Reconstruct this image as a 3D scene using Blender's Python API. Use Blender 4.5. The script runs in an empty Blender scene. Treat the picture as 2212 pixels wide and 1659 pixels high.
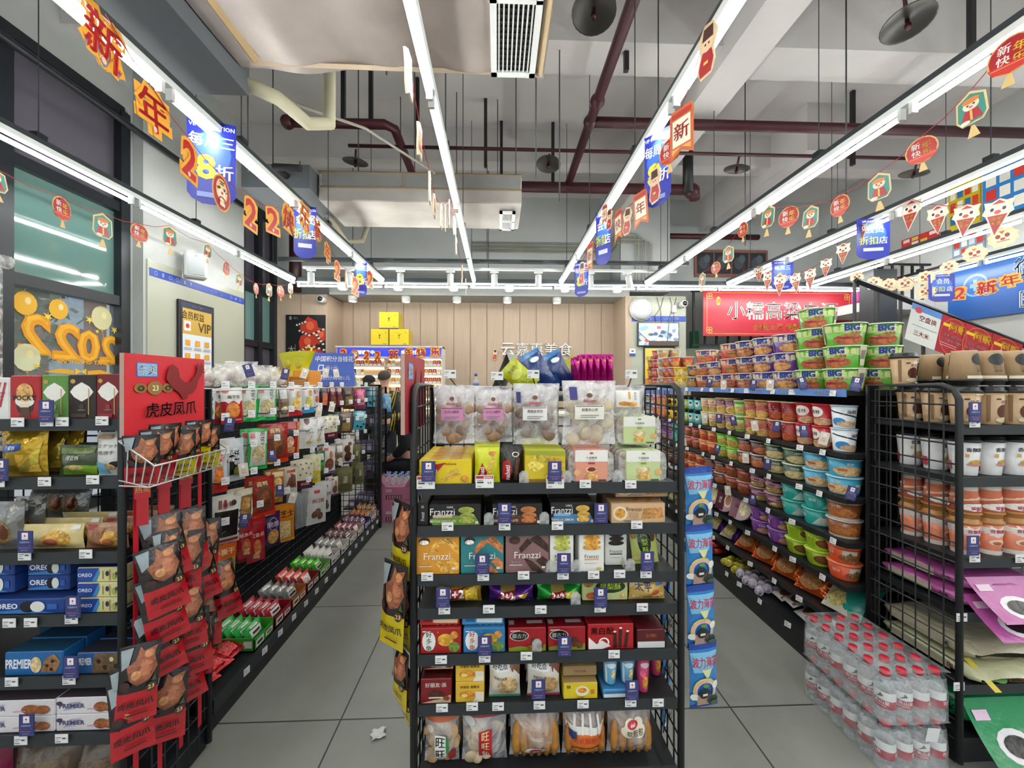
import bpy, math, random
from mathutils import Vector, Matrix
from mathutils.geometry import tessellate_polygon
R = random.Random(7)
S = bpy.context.scene
COL = S.collection
PI = math.pi
# ------------------------------------------------------------------ camera, world, exposure
F, H, YAW = 830.0, 1.35, math.radians(2.14)
cam = bpy.data.cameras.new('camera')
cam.sensor_width = 36.0
cam.lens = 36.0 * F / 2212.0
cam.clip_start = 0.02
camo = bpy.data.objects.new('camera', cam)
camo.location = (0, 0, H)
camo.rotation_euler = (PI / 2, 0, -YAW)
COL.objects.link(camo)
S.camera = camo
S.view_settings.view_transform = 'Standard'
S.view_settings.look = 'None'
S.view_settings.gamma = 1.0
S.view_settings.use_curve_mapping = False
S.view_settings.exposure = 1.1
try:
    S.cycles.max_bounces = 6
    S.cycles.diffuse_bounces = 3
    S.cycles.glossy_bounces = 3
    S.cycles.transmission_bounces = 4
    S.cycles.transparent_max_bounces = 12
    S.cycles.caustics_reflective = False
    S.cycles.caustics_refractive = False
    S.cycles.sample_clamp_indirect = 4.0
except Exception:
    pass
TUBE_POWER = 24.0
W = bpy.data.worlds.new('daylight')
S.world = W
W.use_nodes = True
_n = W.node_tree.nodes
_bg = _n['Background']
_sky = _n.new('ShaderNodeTexSky')
_sky.sky_type = 'HOSEK_WILKIE'
_sky.turbidity = 8.0
_sky.sun_direction = (-0.3, -0.5, 0.8)
W.node_tree.links.new(_sky.outputs[0], _bg.inputs[0])
_bg.inputs[1].default_value = 2.6


# ------------------------------------------------------------------ projection helpers (where a line of sight meets a real plane)
_r = Vector((math.cos(YAW), -math.sin(YAW), 0))
_f = Vector((math.sin(YAW), math.cos(YAW), 0))


def ray(u, v):
    return _f + _r * ((u - 1106) / F) + Vector((0, 0, -(v - 829.5) / F))


def wy(u, v, y):
    d = ray(u, v)
    return Vector((0, 0, H)) + d * (y / d.y)


def wx(u, v, x):
    d = ray(u, v)
    return Vector((0, 0, H)) + d * (x / d.x)


def wz(u, v, z):
    d = ray(u, v)
    return Vector((0, 0, H)) + d * ((z - H) / d.z)


def px(p):
    q = Vector(p) - Vector((0, 0, H))
    yc = q.dot(_f)
    if yc < .05:
        return (-9999, -9999)
    return (1106 + F * q.dot(_r) / yc, 829.5 - F * q.z / yc)


# ------------------------------------------------------------------ colours and materials
def lin(c):
    return c / 12.92 if c <= .04045 else ((c + .055) / 1.055) ** 2.4


_cc = {}


def hx(s):
    if not isinstance(s, str):
        return s
    if s not in _cc:
        t = s
        if len(t) == 3:
            t = ''.join(c * 2 for c in t)
        _cc[s] = tuple(lin(int(t[i:i + 2], 16) / 255) for i in (0, 2, 4)) + (1.0,)
    return _cc[s]


def newmat(name):
    m = bpy.data.materials.new(name)
    m.use_nodes = True
    return m, m.node_tree.nodes, m.node_tree.links, m.node_tree.nodes['Principled BSDF']


def print_mat(name, rough=.4, metal=0., spec=.5, bump=0., bscale=30., mottle=.06, mscale=25., coat=0., trans=0., det=2., food=False):
    """Surface whose colours come from the printed design of each mesh; noise gives wear and crinkles."""
    m, n, l, b = newmat(name)
    at = n.new('ShaderNodeAttribute')
    at.attribute_name = 'Col'
    tc = n.new('ShaderNodeTexCoord')
    mix = n.new('ShaderNodeMix')
    mix.data_type = 'RGBA'
    mix.blend_type = 'MULTIPLY'
    mix.inputs[0].default_value = 1.0
    if food:
        tx = n.new('ShaderNodeTexVoronoi')
        tx.inputs['Scale'].default_value = mscale
        out = tx.outputs['Color']
        sep = n.new('ShaderNodeSeparateColor')
        l.new(out, sep.inputs[0])
        val = sep.outputs[0]
    else:
        tx = n.new('ShaderNodeTexNoise')
        tx.inputs['Scale'].default_value = mscale
        tx.inputs['Detail'].default_value = det
        val = tx.outputs[0]
    l.new(tc.outputs['Object'], tx.inputs['Vector'])
    rp = n.new('ShaderNodeMapRange')
    rp.inputs[1].default_value = .0 if food else .3
    rp.inputs[2].default_value = 1. if food else .7
    rp.inputs[3].default_value = 1 - mottle
    rp.inputs[4].default_value = 1 + (mottle * 1.2 if food else 0)
    l.new(val, rp.inputs[0])
    l.new(at.outputs['Color'], mix.inputs[6])
    l.new(rp.outputs[0], mix.inputs[7])
    l.new(mix.outputs[2], b.inputs['Base Color'])
    b.inputs['Roughness'].default_value = rough
    b.inputs['Metallic'].default_value = metal
    b.inputs['Specular IOR Level'].default_value = spec
    b.inputs['Coat Weight'].default_value = coat
    if bump:
        tb = n.new('ShaderNodeTexNoise')
        tb.inputs['Scale'].default_value = bscale
        tb.inputs['Detail'].default_value = 3.
        l.new(tc.outputs['Object'], tb.inputs['Vector'])
        bp = n.new('ShaderNodeBump')
        bp.inputs['Strength'].default_value = bump
        bp.inputs['Distance'].default_value = .01
        l.new(tb.outputs[0], bp.inputs['Height'])
        l.new(bp.outputs[0], b.inputs['Normal'])
    return m


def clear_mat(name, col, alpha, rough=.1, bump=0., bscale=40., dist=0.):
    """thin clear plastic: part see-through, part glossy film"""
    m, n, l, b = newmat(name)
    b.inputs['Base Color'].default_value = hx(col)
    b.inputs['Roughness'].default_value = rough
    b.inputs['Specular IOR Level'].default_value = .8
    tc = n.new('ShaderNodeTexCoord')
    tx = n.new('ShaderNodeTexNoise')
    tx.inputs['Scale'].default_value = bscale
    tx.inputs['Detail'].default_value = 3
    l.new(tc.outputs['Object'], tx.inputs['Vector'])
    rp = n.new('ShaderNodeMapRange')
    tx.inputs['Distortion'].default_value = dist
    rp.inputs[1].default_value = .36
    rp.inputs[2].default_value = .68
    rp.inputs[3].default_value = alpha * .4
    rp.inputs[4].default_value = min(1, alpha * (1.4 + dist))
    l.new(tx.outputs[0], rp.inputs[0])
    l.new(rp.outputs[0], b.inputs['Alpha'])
    if bump:
        bp = n.new('ShaderNodeBump')
        bp.inputs['Strength'].default_value = bump
        bp.inputs['Distance'].default_value = .02
        l.new(tx.outputs[0], bp.inputs['Height'])
        l.new(bp.outputs[0], b.inputs['Normal'])
    return m


CARD = print_mat('printed_card', .42, mottle=.05, mscale=60)
MATTE = print_mat('painted_surface', .75, mottle=.07, mscale=9)
FOIL = print_mat('printed_foil_film', .27, spec=.7, bump=.55, bscale=22, mottle=.1, mscale=14)
SHINY = print_mat('metallic_foil_film', .2, metal=.55, bump=.75, bscale=26, mottle=.12, mscale=14)
CUPM = print_mat('printed_cup_sleeve', .3, mottle=.04, mscale=30)
PLAST = print_mat('moulded_plastic', .35, mottle=.03, mscale=30)
FOOD = print_mat('printed_food_picture', .4, mottle=.34, mscale=120, food=True)
BAKE = print_mat('baked_crust', .6, bump=.4, bscale=40, mottle=.3, mscale=18, det=4)
BLACKM = print_mat('powder_coated_steel', .5, mottle=.15, mscale=40)
CHROME = print_mat('bright_wire', .3, metal=.7, mottle=.05)
CLOTH = print_mat('woven_cloth', .9, bump=.3, bscale=160, mottle=.15, mscale=60)
SKIN = print_mat('skin', .5, mottle=.05)
HAIRM = print_mat('hair_strands', .55, bump=.8, bscale=120, mottle=.3, mscale=90)
SILVER = print_mat('foil_faced_insulation', .45, metal=.35, bump=.6, bscale=7, mottle=.34, mscale=2.0, det=7)
CLEARBAG = clear_mat('clear_cellophane', 'f6f3f5', .24, .1, 1., 15, 1.1)  # streaky white opacity stands in for crinkle highlights on the film
CLEARPLA = clear_mat('clear_plastic_tray', 'f0f0f0', .35, .12)
BOTTLE = clear_mat('clear_bottle_plastic', 'dfe6ea', .30, .08, .3, 60)
SHRINK = clear_mat('shrink_wrap_film', 'eceef0', .22, .15, .9, 16)


def emit_mat(name, col, k):
    m, n, l, b = newmat(name)
    b.inputs['Base Color'].default_value = hx(col)
    b.inputs['Emission Color'].default_value = hx(col)
    b.inputs['Emission Strength'].default_value = k
    return m


def attr_emit_mat(name, k):
    """lit screen or back-lit sign: emits its printed colours"""
    m, n, l, b = newmat(name)
    at = n.new('ShaderNodeAttribute')
    at.attribute_name = 'Col'
    l.new(at.outputs['Color'], b.inputs['Base Color'])
    l.new(at.outputs['Color'], b.inputs['Emission Color'])
    b.inputs['Emission Strength'].default_value = k
    b.inputs['Roughness'].default_value = .3
    return m


LIT = attr_emit_mat('back_lit_print', .9)
SCREEN = attr_emit_mat('lit_screen', .7)
TUBE = emit_mat('fluorescent_tube', 'f8faf4', TUBE_POWER)
SPOT = emit_mat('spot_lens', 'fff4e4', 9)
WARM = emit_mat('warm_shelf_strip', 'ffd9ae', 5)


# ------------------------------------------------------------------ mesh builder
class M:
    def __init__(s):
        s.v, s.f, s.c, s.m, s.sm = [], [], [], [], []

    def face(s, idx, col, mi=0, smooth=False):
        s.f.append(idx)
        s.c.append(hx(col))
        s.m.append(mi)
        s.sm.append(smooth)

    def quad(s, a, b, c, d, col, mi=0):
        k = len(s.v)
        s.v += [tuple(a), tuple(b), tuple(c), tuple(d)]
        s.face((k, k + 1, k + 2, k + 3), col, mi)
        return s

    def box(s, x0, x1, y0, y1, z0, z1, col, mi=0, ch=0., top=None):
        k = len(s.v)
        if ch <= 0:
            s.v += [(x, y, z) for x in (x0, x1) for y in (y0, y1) for z in (z0, z1)]
            for q in ((0, 1, 3, 2), (4, 6, 7, 5), (0, 4, 5, 1), (2, 3, 7, 6), (0, 2, 6, 4), (1, 5, 7, 3)):
                s.face(tuple(k + i for i in q), top if (top and q == (1, 5, 7, 3)) else col, mi)
            return s
        ch = min(ch, abs(x1 - x0) * .45, abs(y1 - y0) * .45, abs(z1 - z0) * .45)
        idx = {}
        for ix, x in enumerate((x0, x1)):
            for iy, y in enumerate((y0, y1)):
                for iz, z in enumerate((z0, z1)):
                    dx, dy, dz = (ch, -ch)[ix], (ch, -ch)[iy], (ch, -ch)[iz]
                    for a, p in enumerate(((x, y + dy, z + dz), (x + dx, y, z + dz), (x + dx, y + dy, z))):
                        idx[ix, iy, iz, a] = len(s.v)
                        s.v.append(p)
        g = lambda *t: idx[t]
        B = (0, 1)
        s.face((g(0, 0, 0, 0), g(0, 0, 1, 0), g(0, 1, 1, 0), g(0, 1, 0, 0)), col, mi)
        s.face((g(1, 0, 0, 0), g(1, 1, 0, 0), g(1, 1, 1, 0), g(1, 0, 1, 0)), col, mi)
        s.face((g(0, 0, 0, 1), g(1, 0, 0, 1), g(1, 0, 1, 1), g(0, 0, 1, 1)), col, mi)
        s.face((g(0, 1, 0, 1), g(0, 1, 1, 1), g(1, 1, 1, 1), g(1, 1, 0, 1)), col, mi)
        s.face((g(0, 0, 0, 2), g(0, 1, 0, 2), g(1, 1, 0, 2), g(1, 0, 0, 2)), col, mi)
        s.face((g(0, 0, 1, 2), g(1, 0, 1, 2), g(1, 1, 1, 2), g(0, 1, 1, 2)), top or col, mi)
        for i in B:
            for j in B:
                s.face((g(i, j, 0, 0), g(i, j, 1, 0), g(i, j, 1, 1), g(i, j, 0, 1)), col, mi)
                s.face((g(i, 0, j, 0), g(i, 1, j, 0), g(i, 1, j, 2), g(i, 0, j, 2)), col, mi)
                s.face((g(0, i, j, 1), g(1, i, j, 1), g(1, i, j, 2), g(0, i, j, 2)), col, mi)
                for z in B:
                    s.face((g(i, j, z, 0), g(i, j, z, 1), g(i, j, z, 2)), col, mi)
        return s

    def grid(s, fn, nu, nv, col, mi=0, smooth=True, flip=False):
        k = len(s.v)
        for j in range(nv + 1):
            for i in range(nu + 1):
                s.v.append(tuple(fn(i / nu, j / nv)))
        for j in range(nv):
            for i in range(nu):
                a = k + j * (nu + 1) + i
                q = (a, a + 1, a + nu + 2, a + nu + 1)
                cc = col((i + .5) / nu, (j + .5) / nv) if callable(col) else col
                s.face(q[::-1] if flip else q, cc, mi, smooth)
        return s

    def lathe(s, prof, n, col, mi=0, c=(0, 0, 0), smooth=True, axis='z'):
        """prof: (r, z) or (r, z, colour); the colour of a ring is that of its lower point"""
        k = len(s.v)
        for p in prof:
            for i in range(n):
                a = 2 * PI * i / n
                x, y, z = p[0] * math.cos(a), p[0] * math.sin(a), p[1]
                if axis == 'y':
                    x, y, z = x, z, y
                elif axis == 'x':
                    x, y, z = z, x, y
                s.v.append((c[0] + x, c[1] + y, c[2] + z))
        for j in range(len(prof) - 1):
            cc = prof[j][2] if len(prof[j]) > 2 else col
            for i in range(n):
                a, b = k + j * n + i, k + j * n + (i + 1) % n
                s.face((a, b, b + n, a + n), cc, mi, smooth)
        if prof[0][0] > 1e-6:
            s.face(tuple(k + i for i in range(n))[::-1], prof[0][2] if len(prof[0]) > 2 else col, mi)
        if prof[-1][0] > 1e-6:
            q = k + (len(prof) - 1) * n
            s.face(tuple(q + i for i in range(n)), prof[-1][2] if len(prof[-1]) > 2 else col, mi)
        return s

    def tube(s, pts, r, n, col, mi=0, cap=True):
        pts = [Vector(p) for p in pts]
        k = len(s.v)
        up = None
        for i, p in enumerate(pts):
            d = (pts[min(i + 1, len(pts) - 1)] - pts[max(i - 1, 0)]).normalized()
            if up is None:
                up = d.orthogonal().normalized()
            else:
                up = (up - d * up.dot(d))
                up = up.normalized() if up.length > 1e-6 else d.orthogonal().normalized()
            w = d.cross(up)
            rr = r[i] if isinstance(r, (list, tuple)) else r
            for j in range(n):
                a = 2 * PI * (j + .5) / n
                s.v.append(tuple(p + (up * math.cos(a) + w * math.sin(a)) * rr))
        for i in range(len(pts) - 1):
            for j in range(n):
                a, b = k + i * n + j, k + i * n + (j + 1) % n
                s.face((a, b, b + n, a + n), col, mi, n > 4)
        if cap:
            s.face(tuple(k + j for j in range(n))[::-1], col, mi)
            q = k + (len(pts) - 1) * n
            s.face(tuple(q + j for j in range(n)), col, mi)
        return s

    def bar(s, a, b, r, col, mi=0, n=4):
        return s.tube([a, b], r * (1.414 if n == 4 else 1), n, col, mi)

    def ball(s, c, rx, ry, rz, col, mi=0, n=10, m=6):
        k = len(s.v)
        pr = [(math.sin(PI * j / m), -math.cos(PI * j / m)) for j in range(m + 1)]
        s.lathe([(max(r, 1e-7), z) for r, z in pr], n, col, mi)
        for i in range(k, len(s.v)):
            x, y, z = s.v[i]
            s.v[i] = (c[0] + x * rx, c[1] + y * ry, c[2] + z * rz)
        return s

    def prism(s, pts, z0, z1, col, mi=0, axis='z', side=None):
        """outline pts (a,b) extruded; axis y: a=x b=z, axis x: a=y b=z"""
        k = len(s.v)
        n = len(pts)
        for d in (z0, z1):
            for a, b in pts:
                s.v.append((a, b, d) if axis == 'z' else ((a, d, b) if axis == 'y' else (d, a, b)))
        s.face(tuple(range(k, k + n))[::-1], col, mi)
        s.face(tuple(range(k + n, k + 2 * n)), col, mi)
        for i in range(n):
            j = (i + 1) % n
            s.face((k + i, k + j, k + n + j, k + n + i), side or col, mi)
        return s

    def add(s, o, mx):
        k = len(s.v)
        s.v += [tuple(mx @ Vector(p)) for p in o.v]
        s.f += [tuple(k + i for i in q) for q in o.f]
        s.c += o.c
        s.m += o.m
        s.sm += o.sm
        return s

    def xf(s, mx):
        s.v = [tuple(mx @ Vector(p)) for p in s.v]
        return s

    def mesh(s, name, mats):
        me = bpy.data.meshes.new(name)
        me.from_pydata(s.v, [], s.f)
        for mt in mats:
            me.materials.append(mt)
        at = me.attributes.new('Col', 'FLOAT_COLOR', 'FACE')
        at.data.foreach_set('color', [x for c in s.c for x in c])
        me.polygons.foreach_set('material_index', s.m)
        me.polygons.foreach_set('use_smooth', s.sm)
        me.update()
        return me

    def obj(s, name, mats, parent=None, loc=(0, 0, 0), rot=(0, 0, 0), **kw):
        if not isinstance(mats, (list, tuple)):
            mats = [mats]
        o = bpy.data.objects.new(name, s.mesh(name, mats))
        COL.objects.link(o)
        o.location = loc
        o.rotation_euler = rot
        if parent:
            o.parent = parent
        for k, v in kw.items():
            o[k] = v
        return o


# ------------------------------------------------------------------ naming
PENDING = []


def tag(o, label, cat, group=None):
    o['label'] = label
    o['category'] = cat
    if group:
        o['group'] = group
    PENDING.append(o)
    return o


def empty(name, loc, label, cat, group=None, rot=(0, 0, 0)):
    o = bpy.data.objects.new(name, None)
    COL.objects.link(o)
    o.location = loc
    o.rotation_euler = rot
    o.empty_display_size = .05
    return tag(o, label, cat, group)


def struct(o):
    o['kind'] = 'structure'
    return o


# ------------------------------------------------------------------ lettering and printed designs
_tx = {}


def glyphs(s, bold=.012):
    key = (s, bold)
    if key not in _tx:
        c = bpy.data.curves.new('t', 'FONT')
        c.body = s
        c.size = 1
        c.resolution_u = 2
        cjk = bold < .08 and any(ord(ch) > 0x2e80 for ch in s)
        c.offset = 0 if cjk else bold
        o = bpy.data.objects.new('t', c)
        m = o.to_mesh()
        v = [(q.co.x, q.co.y) for q in m.vertices]
        f = [tuple(p.vertices) for p in m.polygons]
        o.to_mesh_clear()
        bpy.data.objects.remove(o)
        bpy.data.curves.remove(c)
        if cjk and bold > .011:
            # heavier strokes: the same outline laid twice, a little apart
            q = min(bold, .035) * .55
            n0 = len(v)
            v = [(a - q, b - q * .5) for a, b in v] + [(a + q, b + q * .5) for a, b in v]
            f = f + [tuple(i + n0 for i in t) for t in f]
        x0, x1 = min(q[0] for q in v), max(q[0] for q in v)
        y0, y1 = min(q[1] for q in v), max(q[1] for q in v)
        cx, cy = (x0 + x1) / 2, (y0 + y1) / 2
        _tx[key] = ([(a - cx, b - cy) for a, b in v], f, x1 - x0, y1 - y0)
    return _tx[key]


def art(m, surf, spec, Wd, Ht, off=.0005, n=1, mi=0, fi=1):
    """Draws a printed design on surf(a, b, lift). Items: r rect, e ellipse, o ring, t text, v column of text, p polygon, l line;
    f / F ellipse / rect of printed food."""
    k = 0
    for it in spec.split(';'):
        w = it.split()
        if not w:
            continue
        k += 1
        lift = off * k
        op = w[0]
        if op in 'tv':
            s, cx, cy, h, col = w[1].replace('_', ' '), float(w[2]), float(w[3]), float(w[4]), w[5]
            bold = float(w[6]) if len(w) > 6 else .015
            mw = float(w[7]) if len(w) > 7 else .94
            ang = math.radians(float(w[8])) if len(w) > 8 else 0
            if not ang:
                mw = min(mw, 2 * min(cx, 1 - cx) * .97)
            chars = [s] if op == 't' else list(s)
            for q, chs in enumerate(chars):
                vs, fs, gw, gh = glyphs(chs, bold)
                sc = h * Ht / gh if op == 't' else h * Ht
                sx = sc
                if gw * sx > mw * Wd:
                    sx = mw * Wd / gw
                yy = cy if op == 't' else cy + (len(chars) / 2 - .5 - q) * h * 1.08
                b0 = len(m.v)
                for a, b in vs:
                    aa, bb = a * sx, b * sc
                    if ang:
                        aa, bb = aa * math.cos(ang) - bb * math.sin(ang), aa * math.sin(ang) + bb * math.cos(ang)
                    m.v.append(tuple(surf(min(1, max(0, cx + aa / Wd)), min(1, max(0, yy + bb / Ht)), lift)))
                for q_ in fs:
                    m.face(tuple(b0 + i for i in q_), col, mi)
            continue
        if op in 'rF':
            x0, y0, x1, y1 = map(float, w[1:5])
            nn = max(1, round(n * max(abs(x1 - x0), abs(y1 - y0))))
            m.grid(lambda a, b: surf(x0 + (x1 - x0) * a, y0 + (y1 - y0) * b, lift), nn, nn, w[5], fi if op == 'F' else mi, n > 1)
        elif op in 'ef':
            cx, cy, rx, ry = map(float, w[1:5])
            c = surf(cx, cy, lift)
            b0 = len(m.v)
            m.v.append(tuple(c))
            rings = 1 if n == 1 else 3
            ns = 14
            for r_ in range(1, rings + 1):
                for i in range(ns):
                    a = 2 * PI * i / ns
                    m.v.append(tuple(surf(cx + rx * math.cos(a) * r_ / rings, cy + ry * math.sin(a) * r_ / rings, lift)))
            mm = fi if op == 'f' else mi
            for i in range(ns):
                j = (i + 1) % ns
                m.face((b0, b0 + 1 + i, b0 + 1 + j), w[5], mm)
                for r_ in range(1, rings):
                    q = b0 + 1 + (r_ - 1) * ns
                    m.face((q + i, q + ns + i, q + ns + j, q + j), w[5], mm)
        elif op == 'o':
            cx, cy, rx, ry, t = map(float, w[1:6])
            b0 = len(m.v)
            ns = 18
            for i in range(ns):
                a = 2 * PI * i / ns
                for g in (1, 1 - t):
                    m.v.append(tuple(surf(cx + rx * g * math.cos(a), cy + ry * g * math.sin(a), lift)))
            for i in range(ns):
                j = (i + 1) % ns
                m.face((b0 + 2 * i, b0 + 2 * i + 1, b0 + 2 * j + 1, b0 + 2 * j), w[6], mi)
        elif op in 'pP':
            pts = [(float(w[i]), float(w[i + 1])) for i in range(2, len(w) - 1, 2)]
            mm = fi if op == 'P' else mi
            cx, cy = sum(p[0] for p in pts) / len(pts), sum(p[1] for p in pts) / len(pts)
            sub = 1 if n == 1 else 4
            if sub == 1:
                b0 = len(m.v)
                m.v += [tuple(surf(*q, lift)) for q in pts]
                for t in tessellate_polygon([[Vector((a, b, 0)) for a, b in pts]]):
                    m.face(tuple(b0 + i for i in t), w[1], mm)
                continue
            for i in range(len(pts)):
                a, b = pts[i], pts[(i + 1) % len(pts)]
                if sub == 1:
                    b0 = len(m.v)
                    m.v += [tuple(surf(*q, lift)) for q in ((cx, cy), a, b)]
                    m.face((b0, b0 + 1, b0 + 2), w[1], mm)
                else:
                    m.grid(lambda s_, t_: surf(cx + (a[0] + (b[0] - a[0]) * s_ - cx) * t_, cy + (a[1] + (b[1] - a[1]) * s_ - cy) * t_, lift), 3, sub, w[1], mm, flip=True)
        elif op == 'l':
            x0, y0, x1, y1, t = map(float, w[1:6])
            dx, dy = (x1 - x0) * Wd, (y1 - y0) * Ht
            L = math.hypot(dx, dy) or 1
            ox, oy = -dy / L * t * Ht / 2 / Wd, dx / L * t / 2
            nn = 1 if n == 1 else 5
            m.grid(lambda a, b: surf(x0 + (x1 - x0) * a + ox * (1 - 2 * b) * -1, y0 + (y1 - y0) * a + oy * (2 * b - 1), lift), nn, 1, w[6], mi)
    return m


def flat(x0, x1, z0, z1, y, sgn=-1):
    """upright surface facing -y"""
    return lambda a, b, o=0: (x0 + (x1 - x0) * a, y + sgn * o, z0 + (z1 - z0) * b)
# ------------------------------------------------------------------ shell of the shop
XL, XR, YB, YF, ZC = -3.6, 6.3, 7.3, -3.6, 4.9


def plaster(name, c0, c1, sc=1.2, rough=.8, stain=.0):
    m, n, l, b = newmat(name)
    tc = n.new('ShaderNodeTexCoord')
    tx = n.new('ShaderNodeTexNoise')
    tx.inputs['Scale'].default_value = sc
    tx.inputs['Detail'].default_value = 6
    cr = n.new('ShaderNodeValToRGB')
    cr.color_ramp.elements[0].position = .35
    cr.color_ramp.elements[1].position = .65
    cr.color_ramp.elements[0].color = hx(c0)
    cr.color_ramp.elements[1].color = hx(c1)
    l.new(tc.outputs['Object'], tx.inputs['Vector'])
    l.new(tx.outputs[0], cr.inputs[0])
    l.new(cr.outputs[0], b.inputs['Base Color'])
    b.inputs['Roughness'].default_value = rough
    t2 = n.new('ShaderNodeTexNoise')
    t2.inputs['Scale'].default_value = 60
    bp = n.new('ShaderNodeBump')
    bp.inputs['Strength'].default_value = .15
    bp.inputs['Distance'].default_value = .01
    l.new(tc.outputs['Object'], t2.inputs['Vector'])
    l.new(t2.outputs[0], bp.inputs['Height'])
    l.new(bp.outputs[0], b.inputs['Normal'])
    return m


def tile_floor():
    m, n, l, b = newmat('grey_floor_tiles')
    tc = n.new('ShaderNodeTexCoord')
    mp = n.new('ShaderNodeMapping')
    mp.inputs['Location'].default_value = (.63, .03, 0)
    l.new(tc.outputs['Object'], mp.inputs['Vector'])
    br = n.new('ShaderNodeTexBrick')
    br.offset = 0.0
    br.inputs['Scale'].default_value = 1.0
    br.inputs['Brick Width'].default_value = 0.8
    br.inputs['Row Height'].default_value = 0.8
    br.inputs['Mortar Size'].default_value = .0035
    br.inputs['Color1'].default_value = hx('95968f')
    br.inputs['Color2'].default_value = hx('9c9d96')
    br.inputs['Mortar'].default_value = hx('3a3a38')
    l.new(mp.outputs[0], br.inputs['Vector'])
    tx = n.new('ShaderNodeTexNoise')
    tx.inputs['Scale'].default_value = 5
    tx.inputs['Detail'].default_value = 8
    l.new(tc.outputs['Object'], tx.inputs['Vector'])
    mx = n.new('ShaderNodeMix')
    mx.data_type = 'RGBA'
    mx.blend_type = 'MULTIPLY'
    mx.inputs[0].default_value = .35
    l.new(br.outputs['Color'], mx.inputs[6])
    l.new(tx.outputs[0], mx.inputs[7])
    l.new(mx.outputs[2], b.inputs['Base Color'])
    rp = n.new('ShaderNodeMapRange')
    rp.inputs[3].default_value = .28
    rp.inputs[4].default_value = .5
    l.new(tx.outputs[0], rp.inputs[0])
    l.new(rp.outputs[0], b.inputs['Roughness'])
    t2 = n.new('ShaderNodeTexNoise')
    t2.inputs['Scale'].default_value = 140
    bp = n.new('ShaderNodeBump')
    bp.inputs['Strength'].default_value = .12
    bp.inputs['Distance'].default_value = .004
    l.new(tc.outputs['Object'], t2.inputs['Vector'])
    l.new(t2.outputs[0], bp.inputs['Height'])
    l.new(bp.outputs[0], b.inputs['Normal'])
    return m


CONC = plaster('painted_concrete', 'c6c2c2', 'd0cccb')
WALLM = plaster('grey_white_paint', 'adb0af', 'b6b9b8')
WHITEP = plaster('glossy_white_panel', 'a7a999', 'adb0a1', .6, .22)
FLOORM = tile_floor()


def panel_mat():
    m, n, l, b = newmat('pink_wood_grain_panels')
    tc = n.new('ShaderNodeTexCoord')
    mp = n.new('ShaderNodeMapping')
    mp.inputs['Scale'].default_value = (60, 60, 1.5)
    l.new(tc.outputs['Object'], mp.inputs['Vector'])
    tx = n.new('ShaderNodeTexNoise')
    tx.inputs['Scale'].default_value = 1.5
    tx.inputs['Detail'].default_value = 4
    l.new(mp.outputs[0], tx.inputs['Vector'])
    cr = n.new('ShaderNodeValToRGB')
    cr.color_ramp.elements[0].position = .3
    cr.color_ramp.elements[0].color = hx('b39d8a')
    cr.color_ramp.elements[1].position = .7
    cr.color_ramp.elements[1].color = hx('bfab98')
    l.new(tx.outputs[0], cr.inputs[0])
    l.new(cr.outputs[0], b.inputs['Base Color'])
    b.inputs['Roughness'].default_value = .6
    return m


WOODP = panel_mat()


def sbox(name, mat, *b, col='fff', parent=None, ch=0, **kw):
    o = M().box(*b, col, ch=ch).obj(name, mat, parent, **kw)
    if parent is None:
        struct(o)
    return o


sbox('floor', FLOORM, XL - .2, XR + .2, YF, YB + .2, -.1, 0)
sbox('ceiling', CONC, XL - .2, XR + .2, YF, YB + .2, ZC, ZC + .1)
sbox('wall_back', WALLM, XL, XR + .2, YB, YB + .2, 0, ZC)
sbox('wall_front', WALLM, XL, XR + .2, YF - .1, YF, 3.2, ZC)
sf = bpy.data.objects.new('window_3', None)  # unseen front glazing, added so daylight brightens the fronts of the goods
COL.objects.link(sf)
struct(sf)
_m = M()
for k in range(7):
    x = XL + .05 + k * (XR - XL - .1) / 6
    _m.box(x - .04, x + .04, YF - .08, YF, 0, 3.2, '1d2228')
_m.box(XL, XR, YF - .08, YF, 0, .12, '1d2228').box(XL, XR, YF - .08, YF, 2.4, 2.48, '1d2228')
SFRAME = _m
sbox('wall_right', WALLM, XR, XR + .2, YF, YB, 0, ZC)
# ceiling beams
sbox('beam_1', CONC, -3.6, 6.3, 3.3, 3.66, 4.32, ZC)
sbox('beam_2', CONC, -3.6, 6.3, 5.35, 5.6, 4.45, ZC)
sbox('beam_3', CONC, 1.98, 2.32, YF, YB, 4.18, ZC)
sbox('beam_4', CONC, -3.6, 6.3, .6, 1.0, 4.32, ZC)
sbox('beam_5', CONC, 3.9, 4.5, 4.7, YB, 4.3, ZC)
# left wall: built around three window openings
FRAMEM = print_mat('dark_window_frame', .4, metal=.2, mottle=.1)
wl = M()
for (y0, y1, z0, z1) in ((YF, -.6, 0, ZC), (-.6, 3.88, 0, .25), (-.6, 3.88, 4.0, ZC), (3.88, 5.48, 0, ZC), (5.48, 6.37, 0, .1), (5.48, 6.37, 4.0, ZC), (6.37, YB, 0, ZC)):
    wl.box(XL - .2, XL, y0, y1, z0, z1, 'fff')
struct(wl.obj('wall_left', WALLM))


def glassm(name, tint, alpha, rough=.03):
    m, n, l, b = newmat(name)
    b.inputs['Base Color'].default_value = hx(tint)
    b.inputs['Roughness'].default_value = rough
    b.inputs['Alpha'].default_value = alpha
    b.inputs['Specular IOR Level'].default_value = .9
    return m


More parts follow.
